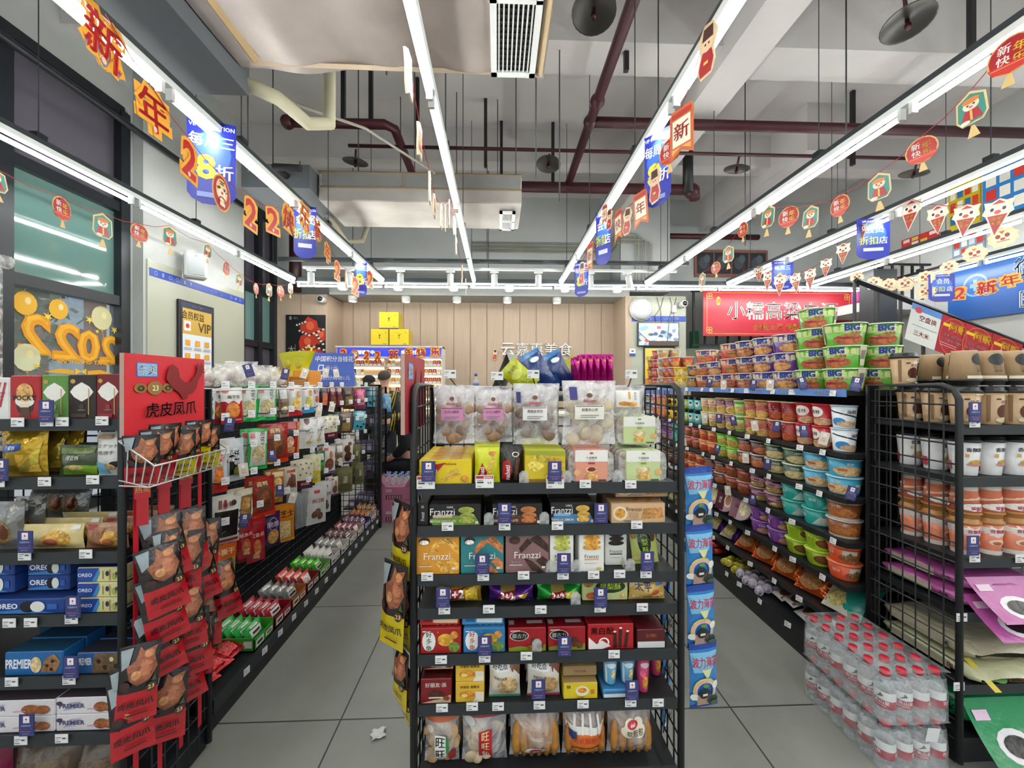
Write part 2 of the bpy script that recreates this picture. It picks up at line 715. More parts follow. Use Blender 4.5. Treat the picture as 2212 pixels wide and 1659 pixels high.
GL_CLEAR = glassm('clear_window_glass', 'b9c8c4', .12)
SFRAME.obj('frame', FRAMEM, sf)
for k in range(6):
    x = XL + .05 + k * (XR - XL - .1) / 6
    M().box(x + .04, x + (XR - XL - .1) / 6 - .04, YF - .05, YF - .04, .12, 3.2, 'fff').obj('pane', GL_CLEAR, sf)
GL_TEAL = glassm('tinted_window_glass', '668a85', .82, .06)
GL_DARK = glassm('dark_upper_glass', '54505a', .9, .1)
FR = '1d2228'


def window(name, spans, zs, panes):
    """frame bars in the left wall with one pane per cell; spans = y positions of posts, zs = heights of rails"""
    w = bpy.data.objects.new(name, None)
    COL.objects.link(w)
    struct(w)
    f = M()
    for y in spans:
        f.box(XL - .08, XL + .03, y - .045, y + .045, zs[0], zs[-1], FR)
    for z in zs:
        f.box(XL - .075, XL + .02, spans[0], spans[-1], z - .045, z + .045, FR)
    f.obj('frame', FRAMEM, w)
    for (i, j, mt) in panes:
        M().box(XL - .05, XL - .04, spans[i] + .04, spans[i + 1] - .04, zs[j] + .04, zs[j + 1] - .04, 'fff').obj('pane', mt, w)
    return w


w1 = window('window_1', (-.55, .6, 1.76, 2.93, 3.83), (.3, 2.14, 3.03, 3.96),
            [(i, 0, GL_CLEAR) for i in range(4)] + [(i, 1, GL_TEAL) for i in range(4)] + [(i, 2, GL_DARK) for i in range(4)])
w2 = window('window_2', (5.53, 5.93, 6.32), (.1, 1.95, 2.75, 3.96),
            [(0, 0, GL_DARK), (1, 0, GL_DARK), (0, 1, GL_TEAL), (1, 1, GL_TEAL), (0, 2, GL_DARK), (1, 2, GL_DARK)])
# dark rail running along the head of the windows
tag(M().tube([(XL + .18, .5, 3.75), (XL + .18, 5.4, 3.75)], .03, 8, FR).obj('curtain_rail', FRAMEM), 'long dark round rail fixed along the head of the left windows', 'rail')
# pillar cladding on the left wall
sbox('pillar_left', WALLM, XL, XL + .1, 3.93, 5.44, 0, ZC)
sbox('trim_1', WHITEP, XL + .1, XL + .115, 3.96, 5.42, 0, 2.6)


def onleft(y0, y1, z0, z1, x):
    """surface on the left wall facing +x, read from inside: a runs from near (small y) to far"""
    return lambda a, b, o=0: (x + o, y0 + (y1 - y0) * a, z0 + (z1 - z0) * b)


bs = M().box(XL + .115, XL + .119, 3.98, 5.41, 2.44, 2.52, '2c48a8')
art(bs, onleft(3.98, 5.41, 2.44, 2.52, XL + .119),
    't YJ_MAX_云嘉惠 .66 .5 .5 e8ecf6;o .05 .5 .012 .3 .25 8fa0d8;r .1 .25 .115 .75 8fa0d8;o .17 .5 .016 .25 .3 8fa0d8;o .23 .5 .012 .3 .3 8fa0d8;r .29 .25 .31 .75 8fa0d8;p 8fa0d8 .36 .2 .368 .75 .352 .75;o .82 .5 .012 .3 .3 8fa0d8;r .87 .3 .89 .7 8fa0d8;o .94 .5 .01 .3 .3 8fa0d8', 1.43, .08)
tag(bs.obj('blue_sign_strip', CARD), 'blue strip of snack icons and lettering across the left white wall panel', 'sign strip')
# pink panelled niche at the back
sbox('wall_niche_left', WOODP, XL, -2.8, 6.42, YB, 0, 2.82)
sbox('wall_niche_back', WOODP, -2.8, 2.26, 7.08, YB, 0, 2.84)
gr = M()
for i in range(17):
    x = -2.62 + i * .303
    gr.box(x - .004, x + .004, 7.072, 7.079, 0, 2.84, '8d7264')
gr.box(-3.22, -3.214, 6.412, 6.419, 0, 2.82, '8d7264')
struct(gr.obj('trim_2', MATTE))
sbox('wall_niche_right', WOODP, 2.16, 2.26, 6.42, YB, 0, 2.84)
sbox('soffit_ceiling', WALLM, -2.8, 2.26, 6.5, YB, 2.84, 2.98)
sbox('pillar_right', WHITEP, 2.26, 3.2, 6.42, YB, 0, 2.84)
sbox('pillar_right_upper', WALLM, 2.16, 3.05, 6.7, YB, 2.98, ZC)
rs = M().box(2.27, 3.19, 6.41, 6.418, 2.41, 2.5, '2c48a8')
art(rs, flat(2.27, 3.19, 2.41, 2.5, 6.41), 't YJ_MAX_云嘉惠 .72 .5 .5 e8ecf6;o .1 .5 .02 .3 .3 8fa0d8;o .35 .5 .02 .3 .3 8fa0d8', .92, .09)
tag(rs.obj('blue_sign_strip', CARD), 'blue lettered strip across the white pillar above the television', 'sign strip')
# low white wall and mezzanine to the right
sbox('wall_mezzanine_lower', WHITEP, 3.2, XR, 6.9, YB, 0, 2.0)
sbox('mezzanine_slab', CONC, 5.35, XR, 5.3, YB, 2.42, 2.56)
# dark posts of the stair hall and the stair itself
st = M()
for x, y in ((5.08, 4.95),):
    st.box(x - .16, x + .16, y - .1, y + .1, 0, 2.86, '22262c')
struct(st.obj('column_stair', BLACKM))
# outside: pavement, a brick house and trees beyond the window
sbox('ground_outside', CONC, -40, XL - .2, -12, 20, -.12, -.02)
BRICK = print_mat('red_brick_house', .85, mottle=.25, mscale=4)
hs = M().box(-20, -17, 12, 20, -.1, 9, '8f5b4e')
for i in range(3):
    for j in range(3):
        hs.box(-17, -16.96, 12.8 + i * 2.4, 14 + i * 2.4, .9 + j * 2.7, 2.5 + j * 2.7, 'b9c3c6')
tag(hs.obj('brick_house', BRICK), 'red brick house with pale windows seen through the left window', 'building')
LEAF = print_mat('tree_leaves', .7, mottle=.4, mscale=3)
for i, (x, y, h) in enumerate(((-10, 7.2, 4.2), (-12, 9.6, 4.8), (-9.2, 4.4, 3.8))):
    t = empty('street_tree', (x, y, -.02), ('leafy street tree outside the window, middle of the three', 'leafy street tree outside the window, farthest of the three', 'leafy street tree outside the window, nearest of the three')[i], 'tree')
    M().tube([(0, 0, 0), (.1, .05, 1.2), (.05, .2, 2.4)], [.16, .13, .09], 8, '4a4038').obj('trunk', MATTE, t)
    c = M()
    for q in range(420):
        a, e, rr = R.uniform(0, 2 * PI), R.uniform(-.9, 1.2), R.uniform(.6, 1.6)
        p = Vector((math.cos(a) * math.cos(e), math.sin(a) * math.cos(e), math.sin(e))) * rr + Vector((0, 0, h * .62))
        d1, d2 = Vector((R.gauss(0, 1), R.gauss(0, 1), R.gauss(0, 1))).normalized() * .16, Vector((R.gauss(0, 1), R.gauss(0, 1), R.gauss(0, 1))).normalized() * .1
        c.quad(p - d1, p - d2, p + d1, p + d2, R.choice(('46543a', '3a4632', '5a6a48')))
    c.obj('crown', LEAF, t)

# ------------------------------------------------------------------ light rails
ZR = 2.87
RAILX = (-2.97, -1.69, -.35, .94, 2.24, 3.5, 4.75, 5.95)
railn = ('outermost by the left windows', 'second from the left windows', 'above the left side of the centre rack', 'above the right side of the centre rack',
         'above the noodle shelf', 'second to the right of the centre rack', 'third to the right of the centre rack', 'farthest right along the pharmacy wall')
for i, x in enumerate(RAILX):
    e = empty('light_rail', (x, 0, ZR), 'long ceiling rail of fluorescent tubes ' + railn[i], 'light', 'parallel rails of fluorescent tubes')
    y0, y1 = -3.2, 5.72
    r = M()
    r.box(-.02, .02, y0, y1, .03, .07, '3c4247')
    r.prism([(-.03, .03), (-.024, .0), (.024, .0), (.03, .03)], y0, y1, 'd5dcdc', axis='y')
    for k in range(7):
        yy = -2.6 + k * 1.3
        r.box(-.025, .025, yy - .03, yy + .03, .07, .1, '2b2f33')
    r.obj('housing', PLAST, e)
    for k in range(7):
        ya = 5.70 - k * 1.24
        M().lathe([(.014, ya - 1.16), (.014, ya)], 10, 'fff', axis='y', c=(0, 0, -.042)).obj('tube', TUBE, e)
        for yy in (ya, ya - 1.18):
            M().box(-.016, .016, yy, yy + .02, -.06, .0, 'e6e9e9').obj('tube_socket', PLAST, e)
# suspension wires of the rails
for i, x in enumerate(RAILX):
    for k in range(4):
        y = 1.3 + k * 1.3
        o = M().tube([(x, y, ZR + .1), (x, y, ZC)], .004, 4, '35383b').obj('suspension_wire', BLACKM)
        tag(o, 'thin steel wire hanging the ceiling light rail ' + railn[i], 'wire', 'suspension wires of the light rails')
# cross rail at the end
e = empty('light_rail', (0, 5.78, 2.84), 'crosswise rail of fluorescent tubes in front of the pink panelled wall', 'light', 'parallel rails of fluorescent tubes')
M().box(-3.0, 6.1, -.03, .03, .02, .08, '3c4247').box(-3.0, 6.1, -.03, .03, .0, .02, 'd5dcdc').obj('housing', PLAST, e)
for k in range(7):
    xa = -2.92 + k * 1.27
    M().lathe([(.014, xa), (.014, xa + 1.2)], 10, 'fff', axis='x', c=(0, 0, -.04)).obj('tube', TUBE, e)
    M().box(xa - .03, xa - .005, -.016, .016, -.06, .0, 'e6e9e9').obj('tube_socket', PLAST, e)
# slotted struts across the back
for j, (y, z, x0, x1, d) in enumerate(((5.45, 3.06, -3.05, 2.75, 'high'), (6.2, 2.93, -2.6, 2.3, 'lower'))):
    s = M().box(x0, x1, y - .025, y + .025, z, z + .05, '454b50')
    for k in range(9):
        xx = x0 + .4 + k * .6
        s.box(xx, xx + .3, y - .028, y - .024, z + .018, z + .032, '1b1d1f')
    so = s.obj('slotted_strut', BLACKM)
    for xx in (x0 + .3, (x0 + x1) / 2, x1 - .3):
        M().tube([(xx, y, z + .04), (xx, y, ZC if y < 6.4 else 4.9)], .006, 5, '3a3d40').obj('hanger_rod', BLACKM, so)
    tag(so, d + ' dark slotted steel strut spanning above the back counter', 'strut')
# spotlights on white track
tr = M().box(-2.75, 2.62, 5.52, 5.56, 2.985, 3.015, 'd9dcdc').obj('lighting_track', PLAST)
tag(tr, 'thin white lighting track carrying the tubular spotlights', 'track')
for k, (u, tilt) in enumerate(((672, 0), (755, .12), (865, 0), (973, 0), (1068, 0), (1163, 0), (1275, .02), (1355, .2))):
    p = wy(u, 590, 5.54)
    e = empty('track_spotlight', (p.x, 5.54, 2.985), 'white tubular spotlight on the lighting track', 'spotlight', 'tubular spotlights on the white track', rot=(.0, -tilt, 0))
    M().box(-.06, .06, -.018, .018, -.03, 0, 'e4e6e6').box(-.01, .01, -.01, .01, -.06, -.03, 'e4e6e6').obj('adapter', PLAST, e)
    M().lathe([(.043, -.06), (.045, -.065), (.045, -.24), (.036, -.245)], 14, 'dadddd').obj('barrel', PLAST, e)
    M().lathe([(.034, -.2465), (.034, -.2455)], 12, 'fff').obj('lens', SPOT, e)
for k in range(11):
    row = k % 2
    u = (740, 762, 860, 877, 980, 987, 1100, 1096, 1220, 1203, 1333)[k] if k < 11 else 0
    v = (627, 642, 627, 642, 627, 642, 627, 642, 627, 642, 627)[k]
    p = wy(u, v, 6.15 if not row else 6.62)
    z0 = (2.93 if not row else 2.84)
    e = empty('surface_downlight', (p.x, p.y, z0), 'white drum downlight ' + ('under the lower strut' if not row else 'under the grey soffit edge'), 'downlight', 'drum downlights above the counter')
    M().lathe([(.075, 0), (.075, -.085), (.06, -.088)], 16, 'e2e4e4').obj('drum', PLAST, e)
    M().lathe([(.055, -.091), (.055, -.0885)], 14, 'fff').obj('lens', SPOT, e)

# ------------------------------------------------------------------ pipes, ducts, sprinklers
RED = '420f19'
PIPE = print_mat('red_pipe_paint', .45, mottle=.2, mscale=5)


def pipe(pts, r, label, name='sprinkler_pipe', col=RED, n=10, clamps=()):
    m = M().tube(pts, r, n, col)
    for c in clamps:
        m.ball(c, r * 1.45, r * 1.45, r * 1.45, col)
    return tag(m.obj(name, PIPE), label, 'pipe')


pipe([(-2.22, 4.15, 4.12), (-1.2, 4.15, 4.12), (-1.12, 4.22, 4.12), (-1.12, 5.2, 4.12)], .05, 'dark red pipe bending backwards above the left aisle', clamps=[(-2.22, 4.15, 4.12)])
pipe([(-2.2, 5.25, 4.05), (2.65, 5.25, 4.05), (2.74, 5.25, 4.0), (2.74, 5.25, 3.92)], .072, 'thick dark red pipe spanning above the hanging air duct', clamps=[(2.7, 5.25, 4.03)])
pipe([(.97, -.5, 4.1), (.97, 5.25, 4.1)], .05, 'dark red main pipe running towards the back between the light rails', clamps=[(.97, 4.0, 4.1), (.97, 3.7, 4.1)])
pipe([(.97, 4.0, 4.1), (XR, 4.0, 4.1)], .052, 'dark red branch pipe running right from the main pipe')
pipe([(3.98, 1.0, 4.12), (3.98, YB, 4.12)], .05, 'dark red pipe running back above the noodle shelf side')
pipe([(-1.72, 4.5, 4.1), (5.2, 4.5, 4.1)], .02, 'thin red sprinkler pipe carrying the disc sprinklers')
pipe([(2.4, 6.9, 4.05), (4.8, 6.9, 4.05)], .05, 'red pipe high on the back wall to the right')
pipe([(2.62, 5.2, 3.98), (2.62, 5.2, ZC)], .07, 'black vertical drain pipe rising from the thick red pipe', 'drain_pipe', '17191c')
pipe([(-3.28, 6.36, 2.85), (-3.28, 6.36, 3.75)], .09, 'maroon vertical pipe in the back left corner', 'riser_pipe', '3a1416')
# threaded hangers from the slab
for k, (x, y, z) in enumerate(((-1.62, 4.1, 4.1), (-.93, 4.5, 4.1), (-1.35, 4.15, 4.16), (-.15, 4.8, 4.05), (.75, 5.2, 4.05), (1.15, 3.4, 4.15), (4.0, 3.1, 4.15), (3.98, 2.6, 4.15), (.05, 5.2, 4.0), (4.3, 4.5, 4.0))):
    tag(M().box(x - .02, x + .02, y - .02, y + .02, z, ZC, '1d1b1f').obj('pipe_hanger', BLACKM), 'short black square hanger bar dropping from the slab to a red pipe', 'hanger', 'black hanger bars of the red pipes')
# sprinkler discs
for k, (u, v, y) in enumerate(((768, 347, 4.5), (1185, 352, 4.5), (1592, 362, 4.5), (1960, 45, 2.5), (1975, 372, 4.5), (1283, 22, 2.45))):
    p = wy(u, v, y)
    lab = ('above the second air duct', 'over the centre of the shop', 'right of the middle light rails', 'near the right top corner, dark underside', 'behind the hanging lanterns on the right', 'nearest above the centre, reflecting warm light')[k]
    e = empty('disc_sprinkler', p, 'round metal sprinkler disc ' + lab, 'sprinkler', rot=(.18 * (-1) ** k, .1, 0))
    rr = .14
    M().lathe([(.002, .02), (rr * .6, .012), (rr, -.012), (rr * 1.02, -.02), (rr * .96, -.016), (rr * .55, .0), (.002, .008)], 22, '4c4a48').obj('disc', CHROME, e)
    M().lathe([(.012, -.07), (.02, -.04), (.012, -.02), (.012, .02)], 10, '4a2a28').obj('nozzle', CHROME, e)
    M().tube([(0, 0, .02), (0, 0, .4 if y < 3 else .12)], .012, 8, RED).obj('drop_pipe', PIPE, e)

# air duct 1 (near)
e = empty('air_duct', (0, 0, 3.3), 'large foil wrapped air duct overhead at the top left', 'duct')
d = M()
def duct_skin(a, b):
    x = -1.57 + 1.86 * a
    return (x, .7 + 1.72 * b + .03 * math.sin(a * 7) * b, .02 * math.sin(a * 9 + 1) * math.sin(b * 6) + .01 * math.sin(a * 23))
d.grid(duct_skin, 24, 16, 'bdb2ac', flip=True)
d.box(-1.57, .29, .7, 2.40, .03, .42, 'beb6b2')
d.obj('duct_shell', SILVER, e)
d = M()
d.bar((-1.45, .7, -.006), (-1.45, 2.35, -.006), .02, 'a98f6a')
d.bar((-1.5, 2.39, .0), (.28, 2.41, .0), .012, 'c8b49c')
d.bar((.26, .7, -.004), (.26, 2.4, -.004), .014, 'b79f7c')
d.obj('tape_edging', MATTE, e)


def grille(x0, x1, y0, y1, parent, n):
    g = M()
    t = .035
    for q in ((x0, x0 + t, y0, y1), (x1 - t, x1, y0, y1), (x0, x1, y0, y0 + t), (x0, x1, y1 - t, y1), (x0, x1, (y0 + y1) / 2 - .01, (y0 + y1) / 2 + .01)):
        g.box(*q, -.035, -.012, 'd8dada')
    for k in range(n):
        x = x0 + t + (k + .5) * (x1 - x0 - 2 * t) / n
        g.box(x - .004, x + .004, y0 + t, y1 - t, -.03, -.015, 'c9cbcb')
    g.box(x0 + t, x1 - t, y0 + t, y1 - t, -.013, -.008, '15171a')
    for k in range(int((y1 - y0) / .035)):
        y = y0 + t + k * .035
        g.box(x0 + t, x1 - t, y, y + .012, -.018, -.013, '2c2f33')
    g.obj('air_grille', PLAST, parent)


grille(-.04, .23, 1.45, 2.4, e, 8)
# fan coil 1
e = empty('fan_coil_unit', (-1.75, 1.8, 3.18), 'dark grey sheet metal fan coil unit beside the large foil duct', 'air conditioner')
M().box(-.2, .17, -1.2, .7, 0, .4, '5c6064').obj('casing', MATTE, e)
M().box(-.14, .1, .705, .72, .06, .14, 'b8a23a').obj('yellow_label', CARD, e)
tb = M()
tb.tube([(.1, .7, .1), (.3, .8, .06), (.42, .95, .0), (.5, 1.1, .1), (.46, 1.2, .5), (.46, 1.2, 1.6)], .045, 10, 'b9b49a')
tb.obj('insulated_hose', MATTE, e)
tb = M()
tb.tube([(-.05, .7, .1), (.05, .9, .2), (.6, 1.6, .4), (1.1, 2.2, .35)], .012, 6, '9a958a')
tb.obj('wiring', MATTE, e)
# air duct 2 (far)
e = empty('air_duct', (0, 0, 3.3), 'smaller foil wrapped air duct hanging across the middle of the shop', 'duct')
d = M().box(-1.9, .26, 4.15, 4.84, .0, .3, 'c4beb8', ch=.01)
d.box(-1.86, .25, 4.144, 4.149, .16, .29, '9b9c9a')
d.obj('duct_shell', SILVER, e)
M().bar((-1.9, 4.15, .3), (.26, 4.15, .3), .012, '86735a').bar((-1.9, 4.15, .145), (.26, 4.15, .145), .008, '86735a').bar((-1.0, 4.14, .15), (-1.0, 4.14, .3), .008, '86735a').obj('tape_edging', MATTE, e)
grille(.02, .2, 4.3, 4.8, e, 7)
e = empty('fan_coil_unit', (-2.2, 4.3, 3.35), 'grey fan coil box at the left end of the smaller duct', 'air conditioner')
M().box(-.4, .28, -.3, .4, 0, .24, '60656a').obj('casing', MATTE, e)
M().box(-.1, .02, -.31, -.302, .01, .04, 'c8b23a').obj('yellow_label', CARD, e)
M().tube([(.05, -.3, .12), (.05, -.5, .1), (.3, -.52, .08)], .035, 8, '1b1c1e').obj('drain_hose', MATTE, e)
M().tube([(.2, .3, -.0), (.35, .5, -.25), (.5, .6, -.2), (.55, .7, .1)], .03, 8, 'aba38c').obj('insulated_hose', MATTE, e)
# duct hanging rods
for (x, y, z) in ((-1.5, 4.2, 3.6), (-1.2, 4.8, 3.6), (-.9, 4.2, 3.6), (-.5, 4.7, 3.6), (.2, 4.2, 3.6), (.0, 4.8, 3.6), (-1.9, 3.0, 2.97), (-2.4, 4.2, 3.59), (-.7, 2.45, 3.3), (-1.2, 2.45, 3.3), (.3, 3.0, 2.97), (.55, 3.4, 2.97), (1.4, 3.3, 2.97), (3.0, 3.2, 2.97), (4.6, 3.0, 2.97), (2.9, 4.4, 2.97)):
    tag(M().tube([(x, y, z), (x, y, ZC)], .006, 5, '3a3d40').obj('threaded_rod', BLACKM), 'thin dark threaded rod hanging from the concrete slab', 'rod', 'threaded hanging rods')
# conduits on the back wall
cd = M()
for k in range(6):
    z = 4.02 - k * .035
    pts = [(-.5, 7.27 - .012 * (k % 2), z), (2.0, 7.27, z), (2.1, 7.2, z), (2.1, 6.72, z), (2.16, 6.67, z - .02), (2.42 + k * .06, 6.67, z - .03), (2.42 + k * .06, 6.67, 3.0)]
    cd.tube(pts, .011, 6, 'a7a58c' if k % 2 else '8f9290')
tag(cd.obj('conduit_run', MATTE), 'bank of thin cable conduits along the upper back wall turning down the pillar', 'conduit')
# ------------------------------------------------------------------ racks
BK = '171a1d'


def wire_panel(m, x, y0, y1, z0, z1, dy=.05, dz=.07, front='near', r=.0022):
    """upright wire grid in the plane x, tube frame with a rounded corner at its aisle end"""
    rc = .05
    if front == 'near':
        fr = [(x, y0, z0), (x, y0, z1 - rc), (x, y0 + rc * .3, z1 - rc * .3), (x, y0 + rc, z1), (x, y1, z1), (x, y1, z0)]
    else:
        fr = [(x, y0, z0), (x, y0, z1), (x, y1, z1), (x, y1, z0)]
    m.tube(fr, .0105, 8, BK)
    k = int((y1 - y0) / dy)
    for i in range(1, k + 1):
        y = y0 + i * (y1 - y0) / (k + 1)
        m.bar((x, y, z0), (x, y, z1), r, BK)
    k = int((z1 - z0) / dz)
    for i in range(1, k + 1):
        z = z0 + i * (z1 - z0) / (k + 1)
        m.bar((x, y0, z), (x, y1, z), r, BK)
    return m


def xgrid(m, y, x0, x1, z0, z1, dx=.05, dz=.07, r=.0022):
    k = int((x1 - x0) / dx)
    for i in range(k + 1):
        x = x0 + i * (x1 - x0) / k
        m.bar((x, y, z0), (x, y, z1), r, BK)
    k = int((z1 - z0) / dz)
    for i in range(k + 1):
        z = z0 + i * (z1 - z0) / k
        m.bar((x0, y, z), (x1, y, z), r, BK)
    return m


def end_rack(name, label, x0, x1, yf, yb, ztop, shelves, panels=(1, 1), top=True):
    e = empty(name, ((x0 + x1) / 2, yf, 0), label, 'shelf rack')
    dx = (x0 + x1) / 2
    a, b = x0 - dx, x1 - dx
    d = yb - yf
    M().box(a + .01, b - .01, .02, d, .0, .09, '1d2023').box(a + .01, b - .01, .0, d, .09, .105, BK).obj('base', BLACKM, e)
    m = M()
    xgrid(m, d - .01, a + .02, b - .02, .12, ztop - .02)
    for xx in (a + .03, b - .03, 0):
        m.box(xx - .015, xx + .015, d - .005, d + .025, 0, ztop, BK)
    m.obj('back_grid', BLACKM, e)
    for i, f in enumerate(panels):
        if f:
            wire_panel(M(), (a, b)[i], 0, d, .02, ztop).obj('side_panel', BLACKM, e)
    for z in shelves:
        s = M().box(a + .012, b - .012, .004, d - .015, z - .022, z, BK).box(a + .012, b - .012, .0, .004, z - .03, z + .004, '2b2f33')
        s.obj('shelf', BLACKM, e)
    return e


# ------------------------------------------------------------------ goods
DES = {}
_mesh = {}


def D(key, kind, name, cat, desc, col, art_='', **kw):
    DES[key] = dict(kind=kind, name=name, cat=cat, desc=desc, col=col, art=art_, **kw)


def bagsurf(Wd, Ht, T, sd=0., seal=.07, taper=.05):
    def s(a, b, o=0., sg=-1):
        e = max(0., 1 - abs(2 * a - 1) ** 2.4)
        if b < seal or b > 1 - seal:
            q = min(b, 1 - b) / seal
            e2 = .10 * q
        else:
            t = (b - seal) / (1 - 2 * seal)
            e2 = .10 + .9 * (1 - abs(2 * t - 1) ** 2.2)
        wr = 1 + .16 * math.sin(a * 8.3 + sd + 2 * b) * math.sin(b * 7.1 + sd * 2.3)
        y = T / 2 * e * e2 * wr
        return ((a - .5) * Wd * (1 - taper * math.sin(PI * b)), sg * (y + .0006 + o), b * Ht)
    return s


def mk(key, Wd, Dp, Ht):
    """meshes of one product: list of (part name, mesh, parts)"""
    q = (key, round(Wd / .004), round(Dp / .006), round(Ht / .004))
    if q in _mesh:
        return _mesh[q]
    d = DES[key]
    k = d['kind']
    nm = d['name']
    mats = [d.get('mat', {'box': CARD, 'bag': FOIL, 'hang': FOIL, 'cup': CUPM}.get(k, CARD)), FOOD]
    out = []
    m = M()
    if k == 'box':
        m.box(-Wd / 2, Wd / 2, 0, Dp, 0, Ht, d.get('side', d['col']), ch=.0025, top=d.get('top'))
        m.quad((-Wd / 2 + .002, -.0002, .002), (Wd / 2 - .002, -.0002, .002), (Wd / 2 - .002, -.0002, Ht - .002), (-Wd / 2 + .002, -.0002, Ht - .002), d['col'])
        art(m, flat(-Wd / 2 + .002, Wd / 2 - .002, .002, Ht - .002, -.0004), d['art'], Wd, Ht, .0003)
        if d.get('topart'):
            art(m, lambda a, b, o=0: (-Wd / 2 + Wd * a, Dp * b, Ht + .0003 + o), d['topart'], Wd, Dp, .0003)
        if d.get('sideart'):
            for sg in (-1, 1):
                art(m, lambda a, b, o=0: (sg * (Wd / 2 + .0003 + o), Dp * (a if sg > 0 else 1 - a), Ht * b), d['sideart'], Dp, Ht, .0003)
    elif k in ('bag', 'hang'):
        sd = sum(map(ord, key)) % 7
        s = bagsurf(Wd, Ht, Dp, sd, d.get('seal', .07), d.get('taper', .05))
        m.grid(lambda a, b: s(a, b, 0), 10, 14, d['col'])
        m.grid(lambda a, b: s(a, b, 0, 1), 8, 12, d.get('back', d['col']), flip=True)
        art(m, s, d['art'], Wd, Ht, .0007, n=8)
        if k == 'hang':
            m.xf(Matrix.Translation((0, 0, -Ht)))
    elif k == 'cup':
        r0, r1 = Dp * d.get('base', .74) / 2, Dp / 2
        z1 = Ht * .97
        n = 20
        m.lathe([(r0 * .9, .004), (r0, .0), (r0 + (r1 - r0) * .04, .004), (r1 * .97, z1)], n, d['col'])

        def s(a, b, o=0, off=0):
            t = -PI / 2 + (a - .5) * PI * 1.02 + off
            rr = r0 + (r1 * .97 - r0) * b + o + .0006
            return (rr * math.cos(t), rr * math.sin(t), z1 * b)
        sp = d['art']
        art(m, s, sp, Dp * 1.5, Ht, .0005, n=7)
        art(m, lambda a, b, o=0: s(a, b, o, PI), d.get('art2', sp), Dp * 1.5, Ht, .0005, n=7)
        lid = M()
        lc = d.get('lid', 'e8e6de')
        if d.get('dome'):
            dc = d['dome']
            lid.lathe([(r1, z1 - .004), (r1 * 1.04, z1 - .002), (r1 * 1.04, z1 + .004), (r1 * .94, z1 + .006), (r1 * .9, z1 + .016), (r1 * .86, z1 + .018), (.001, z1 + .014)], n, dc)
        else:
            lid.lathe([(r1 * .98, z1 - .003), (r1 * 1.03, z1 - .001), (r1 * 1.03, z1 + .002), (r1 * .98, z1 + .004), (.001, z1 + .004)], n, lc)
            if d.get('lidart'):
                art(lid, lambda a, b, o=0: ((a - .5) * 2 * r1 * .9, (b - .5) * 2 * r1 * .9, z1 + .0045 + o), d['lidart'], 2 * r1, 2 * r1, .0004)
        out.append(('cup_body', m.mesh('cup_body', mats), []))
        out.append(('lid', lid.mesh('lid', mats if not d.get('dome') else [PLAST, FOOD]), []))
    elif k == 'tray':
        # clear clamshell leaning, card sleeve round the middle, pastries inside
        t = M()
        pts = []
        for i in range(24):
            a = 2 * PI * i / 24
            c_, s_ = math.cos(a), math.sin(a)
            pts.append((Wd / 2 * abs(c_) ** .45 * (1 if c_ > 0 else -1), Ht / 2 + Ht / 2 * abs(s_) ** .45 * (1 if s_ > 0 else -1)))
        t.prism(pts, 0, Dp * .35, 'eef0f0', axis='y').prism([(x * .93, (z - Ht / 2) * .93 + Ht / 2) for x, z in pts], Dp * .35, Dp, 'eef0f0', axis='y')
        p = M()
        for i in range(2):
            for j in range(3):
                p.ball((Wd * (-.22 + .44 * i) * 1.5, Dp * .5, Ht * (.2 + .3 * j)), Wd * .13, Dp * .4, Ht * .12, 'b58a5c', n=10, m=6)
        c = M().box(-Wd * .36, Wd * .36, -.003, Dp + .003, .004, Ht * .99, d['col'], ch=.002)
        art(c, flat(-Wd * .36, Wd * .36, .004, Ht * .99, -.0034), d['art'], Wd * .72, Ht, .0003)
        out = [('clear_tray', t.mesh('clear_tray', [CLEARPLA]), []), ('pastries', p.mesh('pastries', [BAKE]), []), ('card_sleeve', c.mesh('card_sleeve', mats), [])]
    elif k == 'clearbag':
        sd = sum(map(ord, key)) % 7
        s = bagsurf(Wd, Ht, Dp, sd, .06, .06)
        f = M()
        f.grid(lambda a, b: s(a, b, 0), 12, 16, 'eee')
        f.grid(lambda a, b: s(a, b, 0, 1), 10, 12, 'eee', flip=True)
        if d.get('hung'):
            f.xf(Matrix.Translation((0, 0, -Ht)))
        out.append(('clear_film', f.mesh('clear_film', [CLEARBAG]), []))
        rr = random.Random(sd)
        for i in range(d.get('n', 10)):
            cx, cz = rr.uniform(-.34, .34) * Wd, Ht * rr.uniform(.08, .68)
            b = M()
            q = Wd * d.get('cr', .13)
            if d.get('loaf'):
                x = -.36 + .72 * i / max(1, d['n'] - 1)
                b.tube([(x * Wd, -Dp * .12, Ht * .06), (x * Wd * 1.03, -Dp * .2, Ht * .25), (x * Wd, -Dp * .2, Ht * .5), (x * Wd * .85, -Dp * .12, Ht * .74)], [Wd * .05, Wd * .085, Wd * .085, Wd * .04], 8, d['food'])
            else:
                b.ball((0, 0, 0), q, q * .32, q, d['food'], n=12, m=6)
                b.xf(Matrix.Translation((cx, rr.uniform(-.24, .05) * Dp, cz)) @ Matrix.Rotation(rr.uniform(-.5, .5), 4, 'X') @ Matrix.Rotation(rr.uniform(-.5, .5), 4, 'Z'))
            if d.get('hung'):
                b.xf(Matrix.Translation((0, 0, -Ht)))
            out.append((d.get('inner', 'cookie'), b.mesh(d.get('inner', 'cookie'), [BAKE]), []))
        if d['art']:
            l = M()
            art(l, lambda a, b, o=0: s(a, b, o + .0015), d['art'], Wd, Ht, .0007, n=8)
            if d.get('hung'):
                l.xf(Matrix.Translation((0, 0, -Ht)))
            out.append(('label_print', l.mesh('label_print', mats), []))
    if not out:
        out = [(nm, m.mesh(nm, mats), [])]
    _mesh[q] = out
    return out


